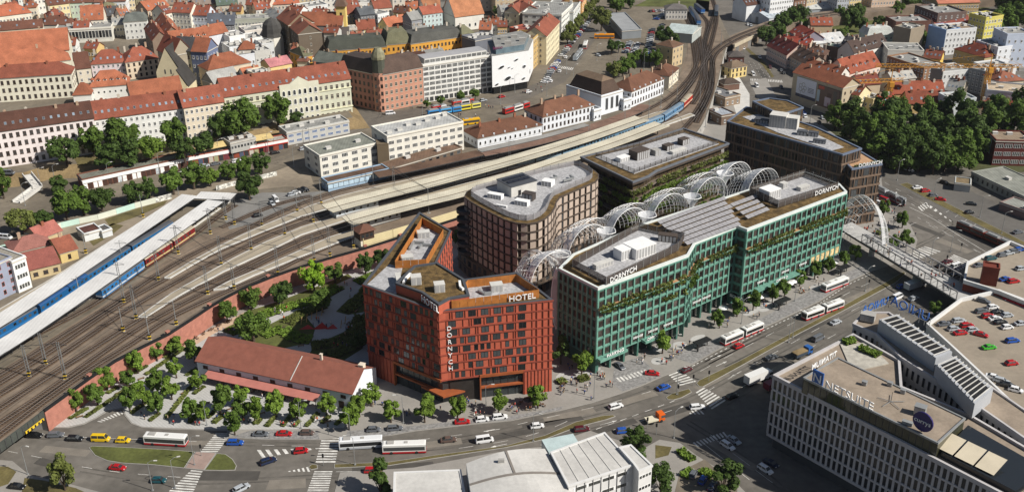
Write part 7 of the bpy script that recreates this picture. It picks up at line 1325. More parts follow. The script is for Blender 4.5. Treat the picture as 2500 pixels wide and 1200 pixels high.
CP={'h':carproto('hatchback_car',4.1,1.5,(-1.9,-1.35,.55,1.15)),'s':carproto('sedan_car',4.6,1.45,(-1.75,-.95,.45,1.2)),'e':carproto('estate_car',4.7,1.52,(-2.2,-1.85,.45,1.2)),'v':carproto('van',5.2,2.1,(-2.5,-2.4,1.35,1.95),True)}
def joincar(t):
 b=MB();mats=[]
 for c in t.children:
  mi=[];
  for s in c.data.materials:
   if s not in mats:mats.append(s)
   mi.append(mats.index(s))
  b.add([Vector(v.co)+Vector(c.location)for v in c.data.vertices],[tuple(p.vertices)for p in c.data.polygons],[mi[p.material_index]for p in c.data.polygons])
 return b.mesh('far_car',mats)
FCAR={k:joincar(t)for k,t in CP.items()}
CN={'k':('black','141518'),'g':('grey','5c6066'),'s':('silver','a4a9ae'),'w':('white','d8d9da'),'r':('red','a3161c'),'b':('blue','1c4a9a'),'n':('dark blue','1a2540'),'m':('maroon','4e1620'),'y':('yellow','d6b218'),'o':('orange','c85a1a'),'c':('brown','5a4a44'),'t':('teal','1d4a52'),'l':('green','3aa02a')}
def heading(x,y,dx,dy,z):
 a,e=P(x,y,z),P(x+dx*4,y+dy*4,z);return math.atan2(e.y-a.y,e.x-a.x)
def car(x,y,dx,dy,col,ty,where,z=.01,group=None):
 nm,hx=CN[col];tn={'h':'hatchback','s':'sedan','e':'estate car','v':'van'}[ty];o=put(CP[ty],USED,P(x,y,z),heading(x,y,dx,dy,z),'%s %s %s'%(nm,tn,where),group);o['category']='van' if ty=='v' else 'car'
 [recol(c,0,paintm(hx))for c in o.children if c.name.startswith(('body','roof'))];return o
def farcar(p,rz,col,ty,label,group):
 nm,hx=CN[col];o=O('parked_car',FCAR[ty],None,p,rz,label=label,cat='car',group=group);recol(o,0,paintm(hx));return o
near_=[(85,1065,1,.02,'k','s','first in the queue at the railway bridge'),(137,1064,1,-.05,'g','e','second in the queue, behind the black sedan'),(184,1073,1,.03,'k','e','third in the queue, before the yellow van'),(247,1074,1,.02,'y','v','in the queue by the grass island'),(301,1077,1,.02,'y','h','behind the yellow van, before the bus'),(288,1144,1,.1,'r','s','below the grass island'),(388,1175,1,0,'t','h','near the lower zebra crossing'),(590,1194,1,-.5,'s','e','at the bottom edge of the street'),(575,1083,1,0,'b','e','right of the left zebra crossing'),(655,1128,1,-.35,'n','e','turning at the chevron marking'),(735,1103,1,-.12,'r','h','turning left of the right zebra crossing'),(637,1062,1,0,'g','s','parked on setts, leftmost of three'),(694,1061,1,0,'r','s','parked on setts, middle of three'),(750,1059,1,0,'c','h','parked on setts, rightmost of three'),(912,1051,1,-.05,'g','h','parked on setts left of its twin'),(964,1048,1,-.08,'g','e','parked on setts right of its twin'),(1129,1032,1,-.08,'r','s','parked on setts before the hotel'),(1177,1026,1,-.12,'w','h','parked before the hotel, left of two'),(1220,1020,1,-.12,'w','e','parked before the hotel, right of two'),(910,1151,1,-.02,'r','e','below the long median, alone on the lower lane'),(1095,1076,1,-.1,'c','s','right of the city bus'),(1183,1077,1,-.15,'w','v','on the avenue before the white hall'),(1311,1042,1,-.12,'w','h','alone on the avenue below the hotel corner'),(1420,1050,1,-.12,'m','e','beside the grassy median tip'),(1523,1054,1,-.12,'b','e','behind the white hall roof'),(1503,994,1,-.28,'w','e','on the curve before the parking entrance'),(1702,996,1,-.1,'w','e','waiting at the shaded crossing'),(1620,948,1,-.35,'b','s','left of the small traffic island'),(1592,914,1,.08,'r','s','at the parking entrance crossing'),(1676,905,1,-.45,'m','h','stopped before the zebra on the avenue'),(1787,970,1,-.35,'k','h','entering the shadow of the corner office'),(1803,847,1,-.4,'r','h','overtaking the articulated bus'),(1883,875,1,-.3,'g','s','on the far lanes beyond the median'),(2040,789,1,-.4,'s','s','on the far lanes near the sign letters'),(1997,829,1,-.5,'g','v','on the far lanes, tall grey'),(1776,1090,1,.62,'w','e','in the shaded side street, near lane'),(1791,1077,1,.62,'s','s','in the shaded side street, far lane'),(1882,1133,1,.62,'n','s','in the deep shade beside a white one'),(1868,1148,1,.62,'w','e','in the deep shade near the office'),(1692,1160,.5,-.8,'g','h','parked by the clipped bushes, left'),(1716,1174,.5,-.8,'b','h','parked by the clipped bushes, middle'),(1738,1190,.5,-.8,'n','h','parked by the clipped bushes, right'),(42,1190,1,.1,'k','s','parked at the lower left corner'),(1513,896,.6,.5,'g','s','under the parking awning'),(2191,728,1,-.45,'w','v','left of the footbridge shadow'),(2229,731,1,-.35,'s','s','in the footbridge shadow'),(2200,702,1,-.3,'b','h','beside the refuse truck'),(2254,694,1,-.4,'s','e','ahead of the refuse truck'),(2296,651,1,-.3,'k','s','waiting beyond the footbridge, left'),(2313,641,1,-.3,'m','s','waiting beyond the footbridge, far'),(2315,662,1,-.3,'k','e','waiting beyond the footbridge, near'),(2334,653,1,-.35,'w','v','waiting beyond the footbridge'),(2330,676,1,-.3,'n','e','beside the footbridge truss'),(2159,492,.9,.35,'r','v','beside the dark block by the tram'),(2146,498,.9,.35,'w','h','beside the dark block'),(2160,505,.9,.35,'k','s','behind the square trees'),(2239,460,1,-.1,'w','s','parked in the east row, first'),(2259,468,1,-.1,'r','e','parked in the east row, second'),(2277,479,1,-.1,'g','h','parked in the east row, third'),(2296,489,1,.1,'r','s','parked in the east row, fourth'),(2371,500,1,.1,'k','s','crossing the east car park'),(2366,521,1,-.1,'k','h','parked beside the glass shelter'),(2484,569,1,-.2,'g','s','parked at the far right row'),(2219,417,1,.3,'w','s','under the park trees'),(2306,449,1,.3,'k','e','in the tree shade of the east car park')]
for q in near_:car(*q,group='cars on the streets')
dk_='gssrrsrgwkrswkwsgglbrwswk'
for i,(x,y)in enumerate([(2304,793),(2340,785),(2327,805),(2344,815),(2360,797),(2373,807),(2394,819),(2396,762),(2423,752),(2435,764),(2412,774),(2458,772),(2429,780),(2442,789),(2458,801),(2492,792),(2400,737),(2300,810),(2414,850),(2471,834),(2469,889),(2425,923),(2444,932),(2479,954),(2460,943)]):
 if i!=17:car(x,y,1,-.12 if i not in(6,16,21,22,23,24)else .25,dk_[i]if i<len(dk_)else 'g','seh'[i%3],'on the near roof deck, %s'%['front left corner','front row second','left of two red ones','lowest of the red pair','front row third','front row red on the right','front row right end','back row left','back row by the ramp','back row beside the dark one','second row left','back row right','second row middle','third row middle','third row right','at the right edge','alone at the parapet','','alone in the aisle','alone at the right','alone lower right','lower row left','lower row second','lower row right end','lower row third'][i],8.02,'cars on the roof decks')
for i,(x,y,c_)in enumerate([(2390,650,'g'),(2418,633,'t'),(2446,625,'g'),(2461,620,'s'),(2476,616,'g'),(2487,612,'b'),(2454,684,'b'),(2474,689,'r'),(2491,658,'s')]):car(x,y,1,-.15,c_,'seh'[i%3],'on the far roof deck, %s from the left'%ordw(i),9.02,'cars on the roof decks')
for q in[(673,490,.7,.7,'w','v','parked in the railway yard'),(664,499,.8,.6,'s','h','beside the white yard van'),(713,477,1,-.2,'s','h','parked by the office, leftmost'),(723,472,1,-.1,'w','h','parked by the office, second'),(734,468,1,.2,'k','h','parked by the office, third'),(745,465,1,.3,'k','e','parked by the office, rightmost'),(412,425,1,-.2,'k','e','by the arcade, front'),(438,419,1,-.2,'m','h','by the arcade, red one'),(468,412,1,-.2,'w','e','by the arcade, third'),(500,407,1,-.2,'s','s','by the arcade, fourth'),(527,402,1,-.2,'g','s','by the arcade, fifth'),(578,395,1,-.2,'w','e','by the shop row with red fascia'),(672,375,1,-.2,'k','e','below the beer garden shops'),(742,365,1,-.25,'s','e','left of the white station office'),(15,582,1,.1,'w','v','at the left edge of tram street'),(953,279,1,-.1,'w','v','before the pink corner house'),(630,528,1,-.2,'k','h','on the rail yard between tracks')]:car(*q,z=ZU+.05,group='cars by the station')
car(22,425,1,0,'g','v','on the terrace before the pink building',10.05,'cars by the station')
rr=random.Random(4);fc=0
def farrow(px,n,where,z,perp=True,group='cars in the far car parks'):
 ln=[P(x,y,z)for x,y in px]
 for i in range(n):
  t=(i+.5)/n*(len(ln)-1);k=min(int(t),len(ln)-2);p=ln[k].lerp(ln[k+1],t-k);d=ln[k+1]-ln[k];c=rr.choice('kgswwrbngssk');farcar(p+Vector((rr.uniform(-.3,.3),rr.uniform(-.3,.3),.02)),math.atan2(d.y,d.x)+(math.pi/2 if perp else 0),c,rr.choice('hse'),'%s car %s, %s from the near end'%(CN[c][0],where,ordw(i)),group)
farrow([(1328,205),(1345,175),(1362,150)],13,'parked along the avenue below the trees',ZU);farrow([(1368,140),(1395,106),(1420,75),(1447,38)],24,'parked along the tree lined avenue',ZU);farrow([(1496,120),(1508,103)],6,'in the square lot, first row',ZU);farrow([(1525,132),(1538,104)],8,'in the square lot, second row',ZU);farrow([(1545,135),(1556,107)],8,'in the square lot, third row',ZU);farrow([(1578,150),(1592,72)],17,'in the square lot, fourth row',ZU);farrow([(1598,148),(1606,118)],8,'in the square lot, fifth row',ZU);farrow([(1584,30),(1640,26)],9,'in the lot beyond the bus hall',ZU);farrow([(1600,50),(1620,34)],6,'in the upper lot beside the depot',ZU);farrow([(1614,90),(1616,60)],7,'in the dark strip beside the depot hall',ZU)
for i,(x,y,c_,dx,dy)in enumerate([(1381,142,'w',.6,-.8),(1366,176,'w',.6,-.8),(1345,200,'w',.6,-.8),(1460,137,'s',1,.3),(1290,226,'w',1,-.2),(1180,247,'s',1,-.2),(1225,238,'r',1,-.2)]):farcar(P(x,y,ZU+.02),heading(x,y,dx,dy,ZU),c_,'h','%s car driving near the station square, %s of these'%(CN[c_][0],ordw(i)),'moving cars at the station')
for i,(x,y,c_,ty)in enumerate([(1855,142,'w','h'),(1880,166,'m','h'),(1907,174,'g','s'),(1913,180,'k','h'),(1847,212,'w','v'),(1907,215,'n','h'),(1815,120,'w','h'),(1965,286,'w','h'),(1963,278,'b','h'),(2008,290,'s','h'),(2000,302,'k','h'),(1812,34,'w','h'),(1796,22,'s','h'),(1826,62,'w','s'),(1833,64,'s','h'),(1838,184,'w','v')]):farcar(P(x,y,.02),heading(x,y,.6,.7,0),c_,ty,'%s %s in the eastern streets, %s listed from the crossing'%(CN[c_][0],'van' if ty=='v' else 'car',ordw(i)),'cars in the eastern streets')
def bus(x,y,dx,dy,label,L=12,col='d9d9d6',skirt='a81c22',art=False,z=.01,lower=None):
 t=T('articulated_bus' if art else 'city_bus',P(x,y,z),label,'bus',None,heading(x,y,dx,dy,z))
 segs=[(-L/2,L/2)]if not art else[(-L/2,-.6),(.6,L/2)]
 for x0,x1 in segs:
  b=MB();b.box(x0,x1,-1.25,1.25,.35,2.95,0);b.add([(x0+.1,-1.1,2.95),(x1-.1,-1.1,2.95),(x1-.1,1.1,2.95),(x0+.1,1.1,2.95),(x0+.3,-.9,3.1),(x1-.3,-.9,3.1),(x1-.3,.9,3.1),(x0+.3,.9,3.1)],[(0,1,5,4),(1,2,6,5),(2,3,7,6),(3,0,4,7),(4,5,6,7)]);O('body',b.mesh('body',paintm(col)),t)
  b=MB();b.box(x0-.02,x1+.02,-1.28,1.28,.3,.85);O('skirt',b.mesh('skirt',paintm(skirt)),t);b=MB();b.box(x0+.3,x1-.3,-1.275,1.275,1.2,2.35);b.box(x0-.03,x1+.03,-1.1,1.1,1.1,2.5);O('glazing',b.mesh('glazing',GLASS),t)
  b=MB();b.box(x0+1.2,x0+3.2,-.7,.7,3.05,3.35);b.box((x0+x1)/2,(x0+x1)/2+1,-.45,.45,3.05,3.22);O('roof_unit',b.mesh('roof_unit',CONC),t)
  k=MB();k.tube((0,-.15,0),(0,.15,0),.48,10);wm=k.mesh('wheel',TYRE);[O('wheel',wm,t,(q,s,.48))for q in(x0+2.4,x1-2.6)for s in(-1.15,1.15)]
 if art:b=MB();b.box(-.7,.7,-1.15,1.15,.5,2.9);O('bellows',b.mesh('bellows',BLACKP),t)
bus(407,1082,1,.06,'white and red city bus beside the grass island');bus(988,1101,1,-.03,'white and red city bus on the avenue behind the coach');bus(882,1090,1,-.06,'plain white and silver coach at the zebra',12,'d4d6d8','a9adb2');bus(1811,822,1,-.42,'articulated white and red bus at the first stop',18,art=True);bus(2008,764,1,-.36,'articulated white and red bus in the running lane',18,art=True);bus(2037,702,1,-.38,'single white bus at the stop nearest the footbridge',12)
bus(1475,94,1,0,'bright orange coach crossing the station avenue',13,'d98a10','c9740c',z=ZU);bus(1429,115,-.3,1,'white bus on the station avenue',12,z=ZU);bus(1498,46,-.4,1,'white bus parked beside the bus hall, upper',11,'d4d4d4','b9bcc0',z=ZU);bus(1490,60,-.4,1,'white bus parked beside the bus hall, lower',11,'d4d4d4','b9bcc0',z=ZU);bus(1518,54,-.4,1,'white bus next to the bus hall canopy',10,'d4d4d4','b9bcc0',z=ZU);bus(1150,303,1,-.12,'yellow bus behind the white station office',9,'d6a412','d6a412',z=ZU)
def tram(px,n,label,body,z,seg=6.6,skirt='222222',roof=STEEL):
 ln=spline(PP(px,z),.5);t=None;s=0;L=[0.0]
 for a,e in zip(ln,ln[1:]):L.append(L[-1]+(e-a).length)
 at=lambda s:ln[min(range(len(L)),key=lambda i:abs(L[i]-s))]
 t=T('tram',(*at(0),z),label,'tram');o2=at(0)
 for i in range(n):
  a,e=at(i*seg),at((i+1)*seg-.4);d=e-a;l=d.length;b=MB();b.box(0,l,-1.2,1.2,.3,3.2,0);bd=O('body',b.mesh('body',paintm(body if isinstance(body,str)else body[i%len(body)])),t,(*(a-o2),0),math.atan2(d.y,d.x));b=MB();b.box(.3,l-.3,-1.23,1.23,1.5,2.5);O('glazing',b.mesh('glazing',GLASS),bd);b=MB();b.box(.2,l-.2,-1.1,1.1,3.2,3.35);b.box(.8,l-.8,-.7,.7,3.35,3.7);O('roof',b.mesh('roof',roof),bd);b=MB();b.box(0,l,-1.22,1.22,.25,.7);O('skirt',b.mesh('skirt',paintm(skirt)),bd)
tram([(2338,556),(2400,583),(2470,614),(2520,640)],7,'dark red and black tram on the eastern curve','6e2418',.01);tram([(2140,470),(2205,503)],4,'white and red tram behind the dark block',('b9bcc0','8a8d92'),.01,skirt='a81c22');tram([(1045,284),(1125,272)],3,'light blue tram before the white office block',('2f86c8','4aa0d8'),ZU);tram([(1122,271),(1172,263)],2,'yellow tram before the white office block',('d8c83a','d8d06a'),ZU);tram([(1055,274),(1088,268)],2,'red and white tram by the small trees',('b3201e','d8d8d8'),ZU,5);tram([(1105,262),(1155,253)],3,'white roofed red tram at the square',('c0352a','d8d6d2'),ZU,5);tram([(1230,280),(1290,262)],3,'red and white tram behind the station roof',('b3201e','d8d4d0'),ZU);tram([(1403,150),(1425,122)],3,'pale tram on the station avenue',('aeb8c0','8d98a2'),ZU)
def truck(x,y,dx,dy,label,cab,boxc,L,hb,z=.01,load=None):
 t=T('truck',P(x,y,z),label,'truck',None,heading(x,y,dx,dy,z));b=MB();b.box(L/2-2.0,L/2,-1.15,1.15,.5,2.6);b.box(L/2-1.9,L/2-.3,-1.0,1.0,2.6,2.75);O('cab',b.mesh('cab',paintm(cab)),t);b=MB();b.box(L/2-1.3,L/2+.03,-1.17,1.17,1.5,2.3);O('glazing',b.mesh('glazing',GLASS),t);b=MB();b.box(-L/2,L/2-2.15,-1.25,1.25,.9,hb);O('cargo_body',b.mesh('cargo_body',boxc),t);k=MB();k.tube((0,-.15,0),(0,.15,0),.48,10);wm=k.mesh('wheel',TYRE);[O('wheel',wm,t,(q,s,.48))for q in(-L/2+1.5,L/2-1.2)for s in(-1.05,1.05)]
 if load:b=MB();b.box(-L/2+.1,L/2-2.3,-1.15,1.15,hb-.1,hb+.3);O('load',b.mesh('load',load),t)
truck(1598,1028,1,-.25,'orange pickup truck with pale open bed','d0601a',paintm('cfc9b4'),5.6,1.4);truck(1850,930,1,-.42,'white box truck in the office shadow','d8d8d8',paintm('d6d6d4'),10,3.6);truck(1888,948,1,-.42,'maroon roofed white van truck beside the box truck','d0d0d0',paintm('6e2434'),6.5,2.9);truck(1957,868,1,-.42,'blue cab dump truck loaded with soil','2a5a9a',paintm('3a4450'),7.5,1.9,load=EARTH);truck(2231,704,1,-.35,'white refuse truck under the footbridge','c9ccce',paintm('b9bdc0'),8.5,3.2)
def train(px,x_start,spec,label,z=ZU):
 ln=spline(PP(px,z),1.0);i0=min(range(len(ln)),key=lambda i:abs(PX((*ln[i],z))[0]-x_start));ln=ln[i0:];L=[0.0]
 for a,e in zip(ln,ln[1:]):L.append(L[-1]+(e-a).length)
 at=lambda s:ln[min(range(len(L)),key=lambda i:abs(L[i]-s))];s=0
 W=MB();W.box(-.55,.55,-.02,.02,0,.85);wm=W.mesh('window',GLASS)
 for k,(nm,bodyc,low,rf,l)in enumerate(spec):
  a,e=at(s),at(s+l-.6);s+=l;d=e-a;ll=d.length;t=T('railway_coach' if nm!='locomotive' else 'locomotive',(*a,z+.2),'%s of the %s'%(['first %s','second %s','third %s','fourth %s','fifth %s','sixth %s','seventh %s'][k]%nm,label),'train','coaches of the %s'%label,math.atan2(d.y,d.x))
  b=MB();b.box(0,ll,-1.4,1.4,.9,3.5,0);b.box(.5,ll-.5,-1.2,1.2,.4,.9,0);O('body',b.mesh('body',paintm(bodyc)),t);b=MB();b.box(-.02,ll+.02,-1.42,1.42,.95,1.55);O('lower_band',b.mesh('lower_band',paintm(low)),t)
  b=MB();b.add([(q,y,zz_)for q in(0,ll)for y,zz_ in((-1.4,3.5),(-1.1,3.85),(0,4.0),(1.1,3.85),(1.4,3.5))],[(i,i+1,6+i,5+i)for i in range(4)]+[(4,3,2,1,0),(5,6,7,8,9)]);O('roof',b.mesh('roof',rf),t);n=int(ll/2.1)
  for i in range(n):
   if i%6!=5:O('window',wm,t,(1.2+i*(ll-2.4)/(n-1),-1.41,2.05))
  b=MB();[b.tube((q,-.9,.3),(q,.9,.3),.42,8)for q in(2.5,4.8,ll-4.8,ll-2.5)];O('bogies',b.mesh('bogies',TYRE),t)
RFD=mat('coach_roof_dark',(.075,.08,.09),.6,.1,.4);RFB=mat('coach_roof_blue',(.02,.07,.19),.5,.1,.4);RFP=mat('coach_roof_paleblue',(.17,.23,.29),.5,.1,.4);RFC=mat('coach_roof_cream',(.36,.32,.24),.7,.1,.4)
train([(-60,860),(0,825),(120,754),(240,673),(360,597),(430,555)],-50,[('coach','1f5686','2a6ca6',RFD,24.5),('coach','1f5686','2a6ca6',RFB,24.5),('coach','235f90','3a7fb2',RFD,24.5),('coach','235f90','a9b6c0',RFD,24.5)],'blue train between the white roofs');train([(-40,878),(120,800),(240,735),(351,655),(452,588),(540,522)],245,[('railcar','2a6ea6','b4bdc6',RFD,25),('coach','701c1f','b9a878',RFC,17),('coach','701c1f','b9a878',RFC,14)],'blue and red local train');train(TR4,1262,[('coach','5f7f96','8a9fae',RFP,24),('coach','5f7f96','8a9fae',RFP,24),('coach','5f7f96','8a9fae',RFP,24),('coach','547d9c','8a9fae',RFP,24),('coach','4a78a0','8a9fae',RFP,24),('locomotive','b3281c','c9bfa6',RFC,17)],'pale blue train at the far platforms')
train([(1706,64),(1694,40),(1676,20)],1706,[('railcar','3a6ea8','8fa6ba',RFD,22),('railcar','3a6ea8','8fa6ba',RFD,22)],'stabled train beside the depot');train([(1716,36),(1700,24),(1690,10)],1716,[('railcar','2a5a98','8fa6ba',RFD,20)],'stabled train on the meadow side');train([(1748,42),(1749,20)],1748,[('railcar','3a4a5a','5a6a7a',RFD,22)],'dark railcar on the eastern siding')
def lampproto():
 t=O('street_lamp',None,label='x',cat='street lamp');b=MB();b.tube((0,0,0),(0,0,9),.12,6,r2=.07);b.box(-.25,.25,-.25,.25,-.05,.3);O('pole',b.mesh('pole',STEEL),t);b=MB();b.tube((0,0,8.9),(1.0,0,9.6),.06,5);b.tube((1.0,0,9.6),(1.9,0,9.7),.06,5);O('arm',b.mesh('arm',STEEL),t);b=MB();b.box(1.7,2.6,-.16,.16,9.6,9.78);O('lamp_head',b.mesh('lamp_head',CONCL),t);return t
LP=lampproto()
lamps=[(68,1157,1,.2),(373,1196,1,0),(428,1190,1,-.2),(475,1134,1,0),(735,1045,1,0),(857,1075,-1,0),(867,1134,-1,0),(985,1032,-1,0),(1187,1005,1,0),(1302,1076,1,.2),(1645,1068,1,-.4),(1652,962,1,0),(1935,823,1,-.3),(1925,835,1,-.3),(2112,710,1,-.2),(1940,735,1,-.3),(2270,640,1,-.3),(2320,615,1,.2),(2180,555,1,-.3),(316,1005,-1,0),(505,1038,-1,0),(1450,972,1,0),(1640,880,1,0),(1810,790,1,-.3),(2278,488,1,-.2),(2190,440,1,-.2),(2392,530,1,0),(2445,570,1,0),(1950,263,1,-.4),(1977,300,1,0)]
for i,(x,y,dx,dy)in enumerate(sorted(lamps)):put(LP,USED,P(x,y,.05),heading(x,y,dx,dy,0),'grey street lamp, %s lamp from the left in the low streets'%ordw(i),'street lamps of the low streets')
for i,(x,y)in enumerate(sorted([(62,502),(102,464),(137,455),(268,450),(303,492),(391,424),(436,475),(536,390),(656,373),(572,408),(718,408),(756,350),(1032,290),(1115,262),(1222,255),(1257,226),(1335,235),(1383,180),(1400,200),(1457,148),(1508,150),(1525,165),(1572,168)])):put(LP,USED,P(x,y,ZU),.4,'tall grey street lamp, %s lamp from the left in the upper streets'%ordw(i),'street lamps of the upper streets',1.05)
def tlight(label,x,y,z=.05):
 t=T('traffic_light',P(x,y,z),label,'traffic light','traffic lights');b=MB();b.tube((0,0,0),(0,0,3.6),.08,5);O('post',b.mesh('post',STEEL),t);b=MB();b.box(-.18,.18,-.15,.15,2.7,3.7);b.box(-.28,.28,.15,.18,2.6,3.8);O('signal_head',b.mesh('signal_head',BLACKP),t)
for i,(x,y)in enumerate(((492,1112),(790,1135),(802,1060),(1692,940),(1655,965),(1602,1060),(1580,1045),(2120,705),(2310,645),(2345,615),(1730,930))):tlight('traffic light on its post, %s from the left'%ordw(sorted((492,790,802,1692,1655,1602,1580,2120,2310,2345,1730)).index(x)),x,y)
def person_mesh(walk,seed):
 me=bpy.data.meshes.new('person');s=walk;v=[(0,0,.95),(0,0,1.2),(0,0,1.42),(0,0,1.52),(.02,0,1.66),(.0,.1,.9),(.18*s,.1,.5),(.12*s,.1,.06),(.28*s,.1,.03),(0,-.1,.9),(-.08*s,-.1,.48),(-.3*s,-.1,.08),(-.16*s,-.1,.03),(0,.2,1.38),(-.12*s,.26,1.1),(.05,.25,.86),(0,-.2,1.38),(.14*s,-.26,1.1),(.2*s+.05,-.25,.88)]
 me.from_pydata([(y,-x,z)for x,y,z in v],[(0,1),(1,2),(2,3),(3,4),(0,5),(5,6),(6,7),(7,8),(0,9),(9,10),(10,11),(11,12),(2,13),(13,14),(14,15),(2,16),(16,17),(17,18)],[])
 o=bpy.data.objects.new('person',me);COL.objects.link(o);m=o.modifiers.new('skin','SKIN');rd=[.15,.16,.13,.06,.115,.1,.075,.05,.045,.1,.075,.05,.045,.07,.05,.045,.07,.05,.045]
 for sv,r_ in zip(me.skin_vertices[0].data,rd):sv.radius=(r_,r_*.85)
 me.skin_vertices[0].data[0].use_root=True;bpy.context.view_layer.update();ev=bpy.data.meshes.new_from_object(o.evaluated_get(bpy.context.evaluated_depsgraph_get()));bpy.data.objects.remove(o);ev.materials.clear();[ev.materials.append(q)for q in(paintm('2a2d36',.9),paintm('c9c9c9',.9),mat('skin_tone',(.45,.26,.18),.7,0),mat('hair_brown',(.05,.03,.02),.8,0))]
 for f in ev.polygons:
  z=f.center.z;f.material_index=0 if z<.93 else(1 if z<1.47 else(3 if z>1.66 else 2))
  if abs(f.center.x)>.2 and z<.95:f.material_index=2
  f.use_smooth=True
 return ev
PM=[person_mesh(1,0),person_mesh(.25,1),person_mesh(.6,2)]
SH=[('white','d6d6d4'),('black','1c1c20'),('red','9c2a28'),('blue','2f4c84'),('grey','7d8086'),('beige','b9a888'),('navy','222c44'),('orange','b8581e')];PT=[('dark','22242c'),('blue','31435e'),('beige','9a8a70'),('grey','5a5c60')]
rr=random.Random(21)
def crowd(where,spots,z):
 L=[]
 for x,y,n,sx,sy in spots:
  for _ in range(n):L.append((x+rr.gauss(0,sx),y+rr.gauss(0,sy)))
 for i,(x,y)in enumerate(sorted(L)):
  s,p=rr.choice(SH),rr.choice(PT);o=O('person',rr.choice(PM),None,P(x,y,z),rr.uniform(0,6.28),(1,1,rr.uniform(.95,1.06)),label='person in %s top and %s trousers %s, %s from left'%(s[0],p[0],where,ordw(i)),cat='person',group='people '+where);recol(o,0,paintm(p[1],.9));recol(o,1,paintm(s[1],.9))
crowd('under the plaza trees',[(350,1018,2,5,4),(420,1025,3,12,6),(480,1038,3,8,4),(530,1020,3,12,6),(600,1030,3,8,4),(700,1035,4,12,4),(770,1030,4,10,5),(640,980,3,20,5)],.14);crowd('in the park',[(560,812,5,15,5),(690,765,7,14,6),(790,790,8,14,7),(835,845,6,8,10),(855,800,4,6,8),(850,700,6,15,12),(800,710,4,12,5),(745,880,2,8,5)],.15);crowd('before the hotel',[(935,990,4,12,6),(1000,1010,4,14,6),(1065,1005,4,10,6),(1140,985,7,10,6),(1160,1015,5,12,5),(1260,1000,8,10,6),(1300,1000,6,10,5)],.14);crowd('near the parking entrance',[(1375,955,4,8,6),(1400,930,4,8,6),(1430,955,8,14,9),(1460,925,9,9,8),(1480,945,3,6,5),(1385,900,3,6,6)],.14);crowd('before the green block',[(1570,880,6,10,5),(1640,870,6,8,6),(1665,850,7,9,8),(1625,885,3,4,3),(1760,790,6,14,6),(1840,770,5,10,6),(1870,750,4,8,5),(1960,710,6,12,5),(2000,690,4,10,5)],.14);crowd('on the bridge square',[(2120,560,7,8,5),(2160,545,8,10,6),(2190,545,6,8,6),(2195,575,8,12,7),(2180,520,4,6,5),(2210,600,4,6,5)],.14);crowd('walking on the footbridge',[(2125,592,4,4,3),(2170,615,7,10,5),(2220,645,8,12,6),(2270,675,8,12,6),(2320,703,7,12,5)],6.0);crowd('on the station square',[(945,268,6,8,3),(1010,262,6,14,3),(1110,285,9,20,3),(1200,262,8,18,4),(1320,215,6,10,6),(1290,230,4,8,3)],ZU+.02);crowd('on the railway platforms',[(560,490,3,8,4),(430,560,3,14,8),(480,545,3,10,6)],ZU+.5)
# ================================================================== wear on the roads, air
PATCH=[mat('asphalt_patch_dark',(.07,.065,.058),.93,.15,.3),mat('asphalt_patch_pale',(.19,.17,.143),.93,.15,.3)]
rr=random.Random(77)
for i,(x,y,dx,dy,L_,W_)in enumerate([(300,1110,1,.3,9,5),(160,1100,1,.1,14,3),(560,1160,1,0,16,4),(700,1180,1,-.05,10,4),(960,1140,1,-.08,22,2.6),(1040,1085,1,-.12,20,3),(1250,1060,1,-.2,14,2.6),(1390,1012,1,-.2,16,3),(1500,1040,1,-.3,14,2.6),(1560,970,1,-.3,12,3),(1650,1000,1,-.3,12,4),(1740,930,1,-.5,14,2.6),(1830,870,1,-.5,22,2.8),(1900,900,1,-.5,18,3),(1980,800,1,-.5,20,2.6),(2100,720,1,-.45,16,3),(2260,560,1,.4,16,3),(2330,600,1,.4,14,4),(2150,640,1,-.4,12,4),(2300,470,1,.45,18,3),(1860,180,.6,.7,18,4),(1880,230,1,.1,16,6),(120,1130,1,.25,8,3),(470,1080,1,0,14,2.2),(1350,1030,1,-.15,18,2),(1790,1110,1,.62,16,3)]):
 a=P(x,y,0);h_=heading(x,y,dx,dy,0);c_,s_=math.cos(h_),math.sin(h_);pts=[(a.x+u*L_/2*c_-v*W_/2*s_+rr.uniform(-.3,.3),a.y+u*L_/2*s_+v*W_/2*c_)for u,v in((-1,-1),(1,-1),(1,1),(-1,1))]
 sheet('asphalt_patch',pts,.0035,PATCH[i%2])
def wear(px,z=.002,w=.55):
 ln=spline(PP(px,z),3.0);m=MB();[ribbon(m,ln,o-w/2,o+w/2,z)for o in(-.85,.85)];O('tyre_worn_strip',m.mesh('tyre_worn_strip',mat('tyre_worn_asphalt',(.095,.087,.076),.9,.3,.12)),kind='structure')
for px in([(30,1060),(200,1072),(400,1080),(600,1082),(800,1086),(950,1088),(1100,1074),(1250,1045),(1400,1008),(1520,975),(1640,930),(1760,868),(1900,800),(2060,722)],[(200,1145),(330,1165),(480,1175),(640,1170),(820,1160),(1000,1150)],[(850,1108),(960,1100),(1100,1088),(1230,1062),(1360,1028),(1480,1000),(1600,960)],[(1010,1150),(1150,1132),(1260,1110),(1360,1082),(1450,1048),(1560,1015),(1680,975),(1800,912),(1950,832),(2120,740)],[(1725,885),(1830,832),(1950,770),(2080,702)],[(1770,985),(1880,920),(1990,858),(2120,780)],[(1680,1030),(1760,1080),(1860,1150),(1920,1200)],[(2160,460),(2280,520),(2400,585)],[(2160,640),(2240,600),(2300,570),(2330,540),(2260,480),(2180,440)]):wear(px)
